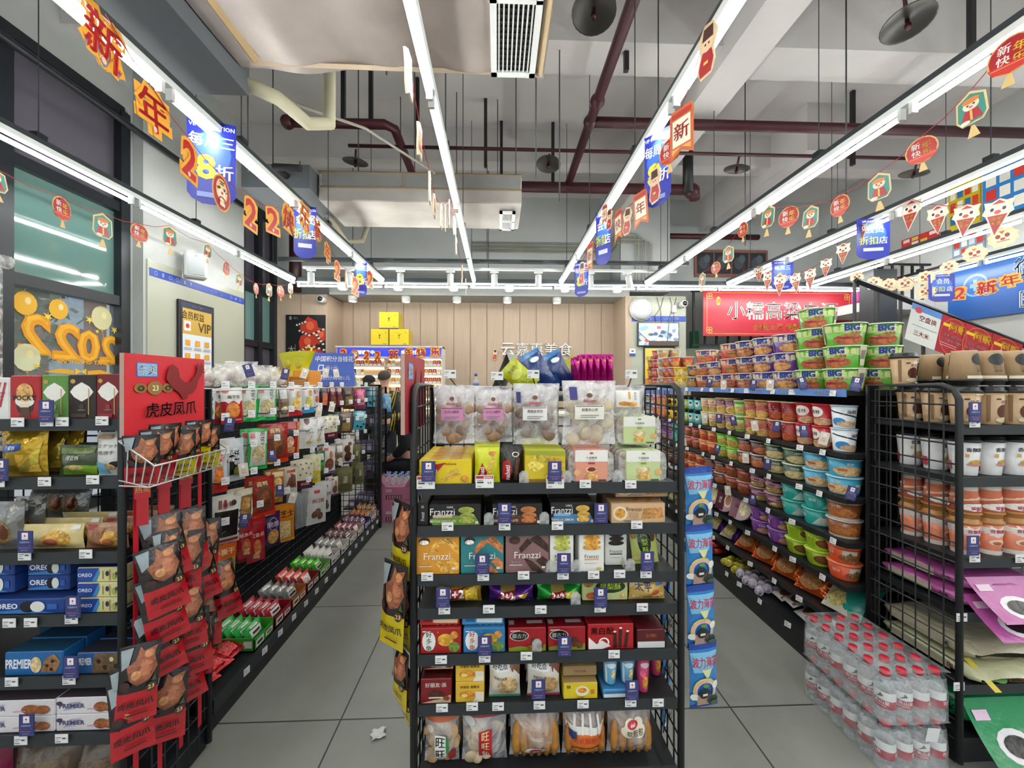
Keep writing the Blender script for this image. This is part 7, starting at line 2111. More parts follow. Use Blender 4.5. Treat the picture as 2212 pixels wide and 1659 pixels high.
garland('c', -.40, [(880, 105, 100, 'strip'), (906, 265, 78, 'strip'), (928, 370, 68, 'strip'), (938, 418, 52, 'strip'), (953, 440, 56, 'strip'), (962, 442, 60, 'strip'), (970, 430, 60, 'strip'), (982, 466, 44, 'strip'), (985, 512, 38, 'strip'), (998, 572, 40, 'strip'), (1006, 602, 36, 'strip')], PX, 'left of the centre line')
garland('d', .86, [(1532, 48, 115, 'fig'), (1472, 232, 108, 'flag新'), (1447, 298, 62, 'round'), (1414, 362, 78, 'fig'), (1382, 415, 76, 'flag年'), (1357, 447, 60, 'fig'), (1335, 455, 66, 'flag快'), (1317, 450, 46, 'fig'), (1307, 443, 40, 'flag乐'), (1275, 525, 60, 'flag新'), (1258, 565, 50, 'fig')], -PX + .35, 'right of the centre line')
garland('e', 2.15, [(2190, 74, 88, 'round'), (2095, 197, 84, 'hex'), (1988, 297, 64, 'round'), (1898, 373, 66, 'hex'), (1813, 422, 52, 'round'), (1753, 443, 56, 'hex'), (1704, 446, 48, 'round'), (1661, 443, 54, 'hex'), (1604, 480, 36, 'round'), (1573, 530, 42, 'hex'), (1545, 566, 28, 'round'), (1518, 588, 34, 'hex')], -PX + .2, 'over the noodle shelf')
garland('f', 3.38, [(1970, 430, 68, 'lion'), (2025, 443, 64, 'lion'), (2090, 441, 70, 'lion'), (2160, 428, 80, 'lion'), (1862, 483, 40, 'lion'), (1822, 525, 46, 'lion'), (1785, 558, 42, 'lion'), (1750, 580, 46, 'lion'), (1717, 590, 44, 'lion'), (1685, 592, 48, 'lion'), (1660, 585, 44, 'lion'), (1638, 575, 34, 'lion')], -PX + .3, 'of red cones to the right')
garland('g', 4.6, [(1852, 587, 25, 'cub'), (1887, 597, 30, 'cub'), (1918, 601, 32, 'cub'), (1955, 597, 34, 'cub'), (2000, 584, 32, 'cub'), (2050, 562, 32, 'cub'), (2103, 530, 38, 'cub'), (2163, 490, 46, 'cub'), (1997, 615, 32, 'cub')], -PX + .5, 'of cream cubs at far right')
garland('h', 5.3, [(2036, 622, 30, 'c2'), (2076, 618, 30, 'c2'), (2130, 603, 36, 'c新'), (2180, 590, 32, 'c年')], -PX + .5, 'by the blue pharmacy sign')
garland('i', 6.15, [(742, 753, 23, 'c2'), (767, 755, 23, 'tiger'), (793, 758, 20, 'c2'), (816, 758, 20, 'c2'), (850, 754, 24, 'c新'), (882, 751, 22, 'c年'), (908, 750, 22, 'c快'), (940, 749, 22, 'c乐')], 0, 'across the cigarette cabinet', 'y')
garland('j', 7.05, [(1070, 754, 24, 'fig'), (1094, 770, 24, 'flag新')], 0, 'below the white wall lettering', 'y')


def banner(u, v0, v1, w, x, kind, rz, lab):
    p = wx(u, v0, x)
    s = F / p.dot(_f)
    h, wd = (v1 - v0) / s, w / s / max(.35, abs(math.cos(rz)))
    pts = [(0, .12), (.1, .05), (.3, .0), (.7, 0), (.9, .05), (1, .12), (1, 1), (0, 1)]
    m = M().prism(outline(pts, wd, h), -.001, .001, '2430a0', axis='y')
    if kind == 'A':
        sp = 'e .5 .62 .4 .26 3a6ad0;t VIP_INVITATION .5 .93 .05 e8ecfa .02;t 每周三 .5 .76 .16 f4f6fc .05;t 8 .38 .44 .3 d8dc28 .03;t 折 .76 .4 .18 f4f6fc .04;r .2 .08 .8 .14 8a9ae0'
    else:
        sp = 'e .5 .62 .4 .26 3a6ad0;t VIP_INVITATION .5 .93 .05 e8ecfa .02;t 会员 .54 .74 .2 f4f6fc .05;t 折扣 .36 .46 .2 d8dc28 .05;t 店 .8 .46 .18 f4f6fc .05;r .2 .2 .8 .28 c8d0f0'
    two_sided(m, sp, wd, h)
    o = m.obj('hanging_banner', PAPER, None, p, (0, 0, rz))
    tag(o, 'blue hanging membership banner ' + lab, 'banner', 'blue membership banners')


banner(458, 262, 442, 82, -1.71, 'A', .35, 'with a yellow 8, nearest on the left')
banner(659, 445, 558, 42, -1.71, 'B', .3, 'over the left aisle, second from the left windows')
banner(780, 558, 640, 20, -1.71, 'A', .6, 'far over the left aisle by the cross rail')
banner(1420, 285, 445, 38, .95, 'A', -.9, 'right of the centre line behind a figure pendant')
banner(1303, 455, 572, 24, .95, 'B', -.9, 'right of the centre line, middle distance')
banner(1256, 566, 640, 26, .93, 'A', -.6, 'right of the centre line at the cross rail')
banner(1886, 472, 560, 62, 3.47, 'B', -.2, 'below the red cone garland')
banner(1690, 563, 627, 40, 3.47, 'A', -.25, 'behind the red cones above the red wall banner')
banner(2034, 592, 652, 48, 4.72, 'B', -.2, 'beside the blue pharmacy sign')

# ================================================================== LEFT WALL THINGS
TRL = bpy.data.materials.new('translucent_window_sticker')
TRL.use_nodes = True
_n, _l = TRL.node_tree.nodes, TRL.node_tree.links
_b = _n['Principled BSDF']
_a = _n.new('ShaderNodeAttribute')
_a.attribute_name = 'Col'
_t = _n.new('ShaderNodeBsdfTranslucent')
_mx = _n.new('ShaderNodeMixShader')
_mx.inputs[0].default_value = .35
_l.new(_a.outputs[0], _b.inputs['Base Color'])
_l.new(_a.outputs[0], _t.inputs[0])
_l.new(_b.outputs[0], _mx.inputs[1])
_l.new(_t.outputs[0], _mx.inputs[2])
_l.new(_mx.outputs[0], _n['Material Output'].inputs[0])
sx = XL - .036
STK = []


def sticker(name, label, cat, y0, y1, z0, z1, spec, mirror=True, group=None):
    """window sticker printed to be read from outside, so mirrored seen from inside"""
    m = M()
    STK.append(1)
    xo = sx + .0018 * len(STK)
    W_, H_ = y1 - y0, z1 - z0
    art(m, lambda a, b, o=0: (xo + o, (y1 - W_ * a) if mirror else (y0 + W_ * a), z0 + H_ * b), spec, W_, H_, .0004)
    tag(m.obj(name, TRL), label, cat, group)


def wpt(u, v):
    p = wx(u, v, sx)
    return p.y, p.z


for u, v, ch, hp, nm in ((75, 722, '2', 86, 'nearest'), (143, 738, '2', 78, 'second'), (191, 748, '0', 68, 'third'), (235, 756, '2', 60, 'farthest')):
    y, z_ = wpt(u, v)
    h = hp / (F / y)
    sticker('window_sticker', 'golden mirrored balloon digit sticker on the left window, %s of the four' % nm, 'window sticker', y - h * .36, y + h * .36, z_ - h / 2, z_ + h / 2, 't %s .5 .5 1 e89a1c .05;t %s .5 .5 .94 f8c840 -.01' % (ch, ch), group='golden window stickers')
for u, v, r_, nm, c in ((52, 655, 26, 'nearest gold', 'e8b030'), (124, 668, 22, 'middle gold', 'e8b030'), (217, 687, 26, 'farthest pale', 'd8d0a0'), (54, 772, 30, 'low pale', 'd8d8b0')):
    y, z_ = wpt(u, v)
    h = 2.9 * r_ / (F / y)
    sticker('window_sticker', '%s balloon sticker on the left window' % nm, 'window sticker', y - h * .3, y + h * .3, z_ - h * .66, z_ + h * .34, 'e .5 .66 .46 .33 %s;e .4 .74 .12 .1 f4e8b0;p c89020 .44 .3 .56 .3 .5 .36;l .5 .3 .44 .14 .012 c8a040;l .44 .14 .52 .0 .012 c8a040' % c, group='golden window stickers')
STAR = 'p f0d048 .5 .0 .6 .36 .95 .3 .68 .52 .9 .86 .54 .68 .5 1 .44 .68 .1 .86 .32 .52 .05 .3 .4 .36'
for u, v, r_, nm in ((99, 684, 10, 'left of the middle balloon'), (189, 691, 9, 'left of the pale balloon'), (205, 716, 5, 'below the pale balloon'), (242, 713, 8, 'at the far edge'), (74, 790, 7, 'at the lower left')):
    y, z_ = wpt(u, v)
    h = 2 * r_ / (F / y)
    sticker('window_sticker', 'small golden star sticker on the left window %s' % nm, 'window sticker', y - h / 2, y + h / 2, z_ - h / 2, z_ + h / 2, STAR, group='golden window stickers')
y0, z0 = wpt(88, 800)
y1, z1 = wpt(236, 775)
sticker('window_sticker', 'golden mirrored greeting and ribbon sticker low on the left window', 'window sticker', y0, y1, z0 - .05, z0 + .14, 't MERRY_CHRISTMAS .42 .72 .22 e8b030 .03;p e8a828 0 .2 .2 .36 .4 .3 .4 .12 .2 .16;p e8a828 .6 .3 .8 .36 1 .2 .8 .16 .6 .12;p f0bc38 .42 .1 .5 .26 .58 .1 .58 .4 .5 .28 .42 .4', group='golden window stickers')
# clear curtain roll at the window
m = M()
m.grid(lambda a, b: (XL + .25 + .03 * math.sin(a * 9), 2.3 + .42 * a, .9 + 1.25 * b), 14, 6, 'd8dadc')
m.tube([(XL + .25, 2.28, 2.18), (XL + .25, 2.76, 2.18)], .045, 12, 'b8bcc0')
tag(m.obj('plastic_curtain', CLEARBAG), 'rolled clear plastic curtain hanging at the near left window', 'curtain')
# framed membership poster
xp = XL + .117
a, b = wx(381, 645, xp), wx(457, 655, xp)
y0, y1, z1 = a.y, b.y, a.z
z0 = z1 - .96
e = empty('poster_frame', (xp, y0, z0), 'black framed membership benefits poster on the left white panel', 'poster')
Wp, Hp = y1 - y0, z1 - z0
M().box(0, .03, 0, Wp, 0, Hp, '14161a', ch=.004).obj('frame', PLAST, e)
m = M()
ps = lambda q, w, o=0: (.0302 + o, .025 + (Wp - .05) * q, .02 + (Hp - .04) * w)
art(m, ps, 'r 0 0 1 1 23304e;r .04 .0 .96 .72 dfe6ee;r .04 .62 .96 .93 c8a44e;t YJ_MAX_云嘉惠 .5 .965 .03 e8ecf6;t 会员权益 .36 .85 .1 4a3818 .02;r .08 .66 .28 .78 f0ece4;e .18 .72 .06 .03 c8383c;t VIP .72 .72 .12 5a4418 .02;'
    + ';'.join('r %.2f %.2f %.2f %.2f e2a030;r %.2f %.2f %.2f %.2f b0b4bc' % (x, yy, x + .14, yy + .07, x - .04, yy - .05, x + .18, yy - .02) for x in (.12, .42, .72) for yy in (.48, .32)) + ';r .04 .0 .96 .2 34346c;p d88a7a .7 .0 .96 0 .96 .18 .78 .2;r .12 .14 .6 .16 c8ccd8;t 1 .6 .08 .1 e8ecf6', Wp, Hp, .0005)
m.obj('poster_print', CARD, e)
# white wall speaker
p = wx(424, 572, XL + .3)
e = empty('wall_speaker', p, 'white wall speaker on a bracket above the blue strip', 'loudspeaker', rot=(.0, 0, .75))
m = M().box(-.1, .1, 0, .16, -.14, .14, 'd6d9d9', ch=.02)
m.obj('cabinet', PLAST, e)
m = M().box(-.075, .075, -.006, .0, -.11, .075, '9aa0a2', ch=.004)
for k in range(12):
    m.box(-.07, .07, -.008, -.006, -.105 + k * .015, -.1 + k * .015, 'b4b9ba')
m.obj('speaker_grille', PLAST, e)
M().lathe([(.016, -.004), (.016, 0)], 12, '8a9092', axis='y', c=(.0, 0, .1)).obj('badge', PLAST, e)
M().tube([(0, .15, .05), (-.1, .3, .12)], .012, 6, 'c8caca').obj('bracket', PLAST, e)

# ================================================================== BACK OF THE SHOP
# crab poster
a, b = wy(618, 680, 6.41), wy(703, 792, 6.41)
m = M().box(a.x, b.x, 6.4, 6.418, b.z - .35, a.z, '0d0f12')
W_, H_ = b.x - a.x, a.z - b.z + .35
cs = flat(a.x, b.x, b.z - .35, a.z, 6.3995)
sp = 'v 大闸蟹 .14 .42 .1 e8e8e4 .03;t 蟹礼 .26 .955 .03 c8c8c4;o .12 .955 .03 .022 .4 c8c8c4;l .24 .34 .24 .6 .006 8a8a8a'
rr = random.Random(3)
for cx, cy, s_ in ((.62, .83, .24), (.88, .72, .2), (.55, .62, .22), (.72, .44, .26), (.46, .5, .14)):
    sp += ';P b8301c %s' % ' '.join('%.3f %.3f' % (min(1, max(.3, cx + s_ * rr.uniform(.75, 1.1) * math.cos(t))), min(1, cy + s_ * .62 * rr.uniform(.75, 1.1) * math.sin(t))) for t in [i * PI / 5 for i in range(10)])
    sp += ';f %.2f %.2f %.2f %.2f d8603c' % (min(.9, cx), cy + .02, s_ * .4, s_ * .24)
for x0, y0, x1, y1 in ((.36, .78, .6, .72), (.6, .72, .96, .8), (.3, .86, .5, .9), (.38, .5, .6, .58), (.6, .58, .98, .52), (.4, .38, .7, .3), (.7, .3, .96, .36), (.36, .5, .36, .36), (.96, .6, .8, .72)):
    for k in range(7):
        t = k / 6
        sp += ';e %.3f %.3f .035 .014 %s' % (x0 + (x1 - x0) * t, y0 + (y1 - y0) * t, ('e0d8cc', '2a2420')[k % 2])
art(m, cs, sp, W_, H_, .0003)
tag(m.obj('wall_poster', CARD), 'black poster of roped red crabs on the pink panelled wall', 'poster')


def cctv(u, v, y, lab):
    p = wy(u, v, y)
    e = empty('security_camera', p, lab, 'camera')
    M().lathe([(.055, .1), (.06, .06), (.058, .0), (.05, -.03)], 14, 'd8dada', axis='y').obj('housing', PLAST, e)
    M().ball((0, -.03, 0), .042, .025, .042, '16181a', n=12).obj('lens', PLAST, e)
    M().tube([(0, .08, 0), (-.02, .16, .05)], .02, 8, 'd0d2d2').obj('mount', PLAST, e)


cctv(693, 646, 6.3, 'small white security camera at the corner above the crab poster')
cctv(1478, 656, 6.3, 'white security camera at the right pillar beside the red banner')
# cigarette cabinet
a, b = wy(726, 748, 6.2), wy(956, 830, 6.2)
cx0_, cx1_, zt = a.x, b.x, a.z
e = empty('cigarette_cabinet', (cx0_, 6.2, 0), 'white lit cigarette cabinet with blue header against the pink wall', 'cabinet')
Wc = cx1_ - cx0_
m = M().box(0, Wc, .3, .32, 0, zt, 'd8ccba').box(0, .02, 0, .3, 0, zt, 'dcd6cc').box(Wc - .02, Wc, 0, .3, 0, zt, 'dcd6cc').box(0, Wc, 0, .3, zt - .02, zt, 'c8ccd0')
m.obj('carcass', MATTE, e)
M().box(Wc * .45 - .008, Wc * .45 + .008, .01, .3, .5, zt - .17, 'dcd6cc').box(Wc * .72 - .008, Wc * .72 + .008, .01, .3, .5, zt - .17, 'dcd6cc').obj('divider', MATTE, e)
m = M().box(.03, Wc - .03, -.02, .02, zt - .16, zt - .03, '1f2ca8')
art(m, lambda q, w, o=0: (.03 + (Wc - .06) * q, -.0202 - o, zt - .16 + .13 * w), 't 香烟销售中 .25 .5 .5 e8ecfa .02;t 香烟销售中 .72 .5 .5 e8ecfa .02;r .495 0 .505 1 10166a', Wc - .06, .13, .0005)
m.obj('header_sign', LIT, e, label='glowing blue header sign')
M().box(0, Wc, -.03, .03, zt - .19, zt - .17, 'c8ccd0').box(0, Wc, -.03, .03, zt - .02, zt + .005, 'c8ccd0').obj('header_trim', PLAST, e)
csh = [wy(840, v, 6.2).z for v in (790, 809, 828, 849)] + [.98, .83]
for z_ in csh:
    M().box(.02, Wc - .02, .0, .3, z_ - .012, z_, 'e6e0d6').obj('shelf', MATTE, e)
    M().box(.03, Wc - .03, .285, .296, z_ + .105, z_ + .117, 'fff').obj('light_strip', WARM, e)
M().box(.02, Wc - .02, .02, .3, 0, .8, 'd8d2c8').obj('lower_doors', MATTE, e)
PK = ('d8d2c8', 'b02028', 'd8a030', 'e8e4dc', 'c87830', 'a01c24', '2a2a34', 'd8c8a0', 'c8343c', 'e0b848')
D('big_cig', 'box', 'carton', 'carton', 'red gift carton', 'b01c28', 'r .2 .3 .8 .7 c83a40')
for i, z_ in enumerate(csh):
    x = .04
    while x < Wc - .09:
        if abs(x + .03 - Wc * .45) < .045 or abs(x + .03 - Wc * .72) < .045:
            x += .03
            continue
        if i in (1,) and .42 < x < .75 or R.random() < .05:
            x += .066
            continue
        c = PK[R.randrange(10)]
        key = 'cig' + c
        if key not in DES:
            D(key, 'box', 'cigarette_pack', 'cigarette pack', {'d8d2c8': 'cream', 'b02028': 'red', 'd8a030': 'gold', 'e8e4dc': 'white', 'c87830': 'orange', 'a01c24': 'crimson', '2a2a34': 'black', 'd8c8a0': 'beige', 'c8343c': 'scarlet', 'e0b848': 'yellow'}[c] + ' cigarette pack', c, 'r 0 0 1 .34 e8e6e2;r .3 .5 .7 .8 %s' % ('d8c070' if c not in ('d8a030', 'e0b848') else 'a82028'), top=c)
        put(key, (cx0_ + x + .03, 6.225, z_ + .001), .056, .022, .09, 'on the %s cabinet shelf' % ('topmost', 'second', 'third', 'fourth', 'fifth', 'lowest')[i], group='cigarette packs in the cabinet')
        x += .0665
# yellow cartons on the cabinet
D('yelcarton', 'box', 'cardboard_carton', 'carton', 'bright yellow carton', 'dcc21c', 'r 0 0 1 .06 5a4a8a;v 蟹礼 .5 .56 .12 2a2a30 .02;l .36 .82 .5 .78 .012 5a5020;l .5 .72 .66 .7 .012 5a5020;r .8 .74 .9 .86 c0a818;t 蟹礼盒 .8 .12 .06 3a3a30', side='b89e14', top='e0ca40')
s = F / 6.25
for u0, u1, v0, v1, w in ((801, 839, 707, 743, 'lower left on top of the cigarette cabinet'), (841, 883, 707, 743, 'lower right on top of the cigarette cabinet'), (819, 861, 668, 706, 'uppermost on top of the cigarette cabinet')):
    a, b = wy(u0, v1, 6.2), wy(u1, v0, 6.2)
    put('yelcarton', ((a.x + b.x) / 2, 6.2, zt + .007 + (0 if v0 > 700 else .273)), b.x - a.x, .28, .27, w, group='yellow cartons above the cabinet')
# white wall lettering
a = wy(1080, 770, 7.07)
e = empty('wall_lettering', (a.x, 7.07, a.z), 'white raised shop lettering on the pink panelled wall', 'sign')
for i, ch in enumerate('云嘉惠美食'):
    p = wy((1097, 1128, 1159, 1190, 1221)[i], 755, 7.07)
    vs, fs, gw, gh = glyphs(ch, .01)
    sc = .235 / gh
    m = M()
    for dd in (0, -.03):
        b0 = len(m.v)
        m.v += [(q * sc, dd, w * sc) for q, w in vs]
        for t in fs:
            m.face(tuple(b0 + k for k in t), 'eef0ee')
    n0 = len(vs)
    edges = {}
    for t in fs:
        for k in range(3):
            ed = (t[k], t[(k + 1) % 3])
            if (ed[1], ed[0]) in edges:
                del edges[(ed[1], ed[0])]
            else:
                edges[ed] = 1
    for q, w in edges:
        m.face((q, w, w + n0, q + n0), 'd8dada')
    m.obj('letter', PLAST, e, (p.x - a.x, -.002, p.z - a.z))
# pillar: television, round lamp, poster, small sign, cables
a, b = wy(1378, 696, 6.36), wy(1467, 748, 6.36)
e = empty('television', (a.x, 6.36, b.z), 'black flat television showing camera pictures on the white pillar', 'tv')
Wt, Ht_ = b.x - a.x, a.z - b.z
M().box(0, Wt, 0, .04, 0, Ht_, '101214', ch=.004).obj('casing', PLAST, e)
m = M()
sp = 'r 0 0 1 1 8a94a4'
for k in range(46):
    x, y = rr.random(), rr.random()
    sp += ';p %s %s' % (rr.choice(('c8ced8', '5a6a84', 'a83a3a', 'dfe3e8', '3a4254', '9aa4b4', 'b8907c', '6a8ab0')), ' '.join('%.2f %.2f' % (min(1, max(0, x + .08 * rr.uniform(.4, 1.3) * math.cos(t))), min(1, max(0, y + .1 * rr.uniform(.4, 1.3) * math.sin(t)))) for t in [i * PI / 3 for i in range(6)]))
sp += ';r .25 .0 1 .2 3a2a22;l .0 .6 .3 .1 .03 2a2c34;l .72 .2 .76 1 .03 2a2c34;r .46 .74 .56 .86 d8485a;r 0 .0 .005 1 222'
art(m, flat(.012, Wt - .012, .014, Ht_ - .012, -.0005), sp, Wt, Ht_, .00005)
m.obj('screen', SCREEN, e, label='lit screen of camera pictures')
M().box(Wt * .4, Wt * .6, .04, .06, Ht_ * .3, Ht_ * .7, '1a1c1e').obj('wall_mount', PLAST, e)
p = wy(1386, 667, 6.36)
e = empty('round_wall_lamp', (p.x, 6.41, p.z), 'round white plastic wall lamp above the television', 'lamp')
M().lathe([(.19, 0), (.19, -.04), (.15, -.09), (.06, -.12), (.001, -.125)], 24, 'd2d6d6', axis='y').obj('lamp_shade', PLAST, e)
M().lathe([(.2, .0), (.2, -.03)], 24, 'c0c4c4', axis='y').obj('rim', PLAST, e)
M().box(-.0, .12, -.128, -.09, -.035, -.02, 'f0f2f2').obj('cover_band', PLAST, e)
a, b = wy(1393, 752, 6.4), wy(1455, 850, 6.4)
m = M().box(a.x - .02, b.x + .02, 6.395, 6.415, b.z - .3, a.z + .02, '15171a')
m.box(a.x, b.x, 6.392, 6.395, b.z - .28, a.z, 'dcb838')
art(m, flat(a.x, b.x, b.z - .28, a.z, 6.3918), 'r 0 .7 1 1 e0c860;t 云嘉惠连锁便利 .5 .84 .06 3a3420 .02;t 招商加盟 .5 .75 .07 3a3420 .02;p c87a3a .0 .5 1 .66 1 .4 0 .3;p 6a74b0 0 .0 1 0 1 .4 .4 .5 0 .3;l .1 .1 .1 .4 .01 3a4488;l .3 .1 .3 .4 .01 3a4488;l .5 .1 .5 .4 .01 3a4488;l .7 .1 .7 .4 .01 3a4488', b.x - a.x, a.z - b.z + .28, .0004)
tag(m.obj('wall_poster', CARD), 'yellow framed poster below the television', 'poster')
p = wy(1366, 761, 6.41)
m = M().box(p.x - .05, p.x + .05, 6.405, 6.415, p.z - .06, p.z + .06, 'e8eaec').box(p.x - .05, p.x + .05, 6.403, 6.405, p.z - .06, p.z - .02, '2a4a9a').box(p.x - .02, p.x + .025, 6.403, 6.405, p.z + .01, p.z + .03, '2a2c30')
tag(m.obj('notice_plate', CARD), 'small white and blue camera notice on the pillar corner', 'sign')
m = M()
for k in range(4):
    x0 = wy(1420 + 14 * k, 640, 6.39).x
    m.tube([(x0, 6.408, 2.82), (x0 + .05 * (-1) ** k, 6.408, 2.62), (x0 - .04, 6.406, 2.5 - .05 * k), (x0 + .03, 6.408, 2.15 - .05 * (k % 2))], .004, 5, '3a3c40')
m.box(2.95, 3.02, 6.38, 6.41, 2.56, 2.68, 'e4e6e6')
tag(m.obj('power_cable', MATTE), 'thin dark cables and socket dangling on the pillar above the television', 'cable')
# counter, crates
e = empty('checkout_counter', (-.95, 4.75, 0), 'white checkout counter behind the centre rack', 'counter')
M().box(0, 3.0, 0, .5, 0, .95, 'd8d5cf').obj('body', MATTE, e)
M().box(-.02, 3.02, -.03, .53, .95, .98, 'e4e1da').obj('countertop', PLAST, e)
for t in range(2):
    x0, x1_ = wy(820, 1130, 3.78).x, wy(886, 1130, 3.78).x
    hh = .215
    m = M().box(0, x1_ - x0, 0, .3, 0, hh * (1 if t == 0 else .62), 'c67896', ch=.003)
    if t:
        m.prism([(0, hh * .6), (.06, hh * .6), (.0, hh * 1.0)], 0, .3, 'b86a88', axis='y').prism([(x1_ - x0, hh * .6), (x1_ - x0 - .06, hh * .6), (x1_ - x0, hh * 1.0)], 0, .3, 'b86a88', axis='y')
    art(m, flat(0, x1_ - x0, 0, hh * .62, -.0003), 'r .2 .1 .72 .4 2a2426;' + ';'.join('r %.2f .13 %.2f .37 c890a4' % (.24 + .08 * k, .29 + .08 * k) for k in range(6)) + ';r .2 .62 .4 .84 d8b8c4', x1_ - x0, hh * .62)
    tag(m.obj('drink_carton', CARD, None, (x0, 3.78, t * (hh + .001))), ('lower', 'upper open')[t] + ' pink drink carton on the floor beyond the left aisle', 'carton', 'pink drink cartons')
for i in range(4):
    for j in range(3):
        e = empty('drink_bottle', (x0 + .045 + i * .063, 3.83 + j * .07, hh + .135), 'blue capped small bottle in the open pink carton', 'bottle', 'blue capped bottles in the pink carton')
        M().lathe([(.026, 0), (.027, .02), (.027, .06), (.012, .085), (.012, .09)], 10, 'c8ccd8').obj('bottle_shell', BOTTLE, e)
        M().lathe([(.0145, .088), (.0145, .104)], 10, '7a96d0').obj('cap', PLAST, e)
p = wz(817, 1592, 0)
m = M().grid(lambda a, b: (.05 * a + .006 * math.sin(9 * b), .045 * b, .004 + .006 * math.sin(5 * a + 4 * b) ** 2), 6, 6, 'dcdcdc')
tag(m.obj('paper_scrap', CARD, None, (p.x - .02, p.y - .02, 0), (0, 0, .3)), 'crumpled white paper scrap on the left aisle floor', 'paper')


# ================================================================== PEOPLE
def skin_obj(name, nodes, edges, mat, col, parent, sub=2):
    """one continuous body grown round connected joints: nodes (x, y, z, rx, ry)"""
    me = bpy.data.meshes.new(name)
    me.from_pydata([n[:3] for n in nodes], edges, [])
    o = bpy.data.objects.new(name, me)
    COL.objects.link(o)
    sk = o.modifiers.new('skin', 'SKIN')
    me.skin_vertices.new() if not me.skin_vertices else None
    for i, n in enumerate(nodes):
        me.skin_vertices[0].data[i].radius = (n[3], n[4] if len(n) > 4 else n[3])
    me.skin_vertices[0].data[0].use_root = True
    sk.use_smooth_shade = True
    o.modifiers.new('smooth', 'SUBSURF').levels = sub
    o.modifiers['smooth'].render_levels = sub
    m2, n2, l2, b2 = newmat(name + '_' + col)
    b2.inputs['Base Color'].default_value = hx(col)
    b2.inputs['Roughness'].default_value = .6 if mat is SKIN else .8
    tc, tx, bp = n2.new('ShaderNodeTexCoord'), n2.new('ShaderNodeTexNoise'), n2.new('ShaderNodeBump')
    tx.inputs['Scale'].default_value = 40
    bp.inputs['Strength'].default_value = .2
    l2.new(tc.outputs['Object'], tx.inputs['Vector'])
    l2.new(tx.outputs[0], bp.inputs['Height'])
    l2.new(bp.outputs[0], b2.inputs['Normal'])
    me.materials.append(m2)
    o.parent = parent
    return o


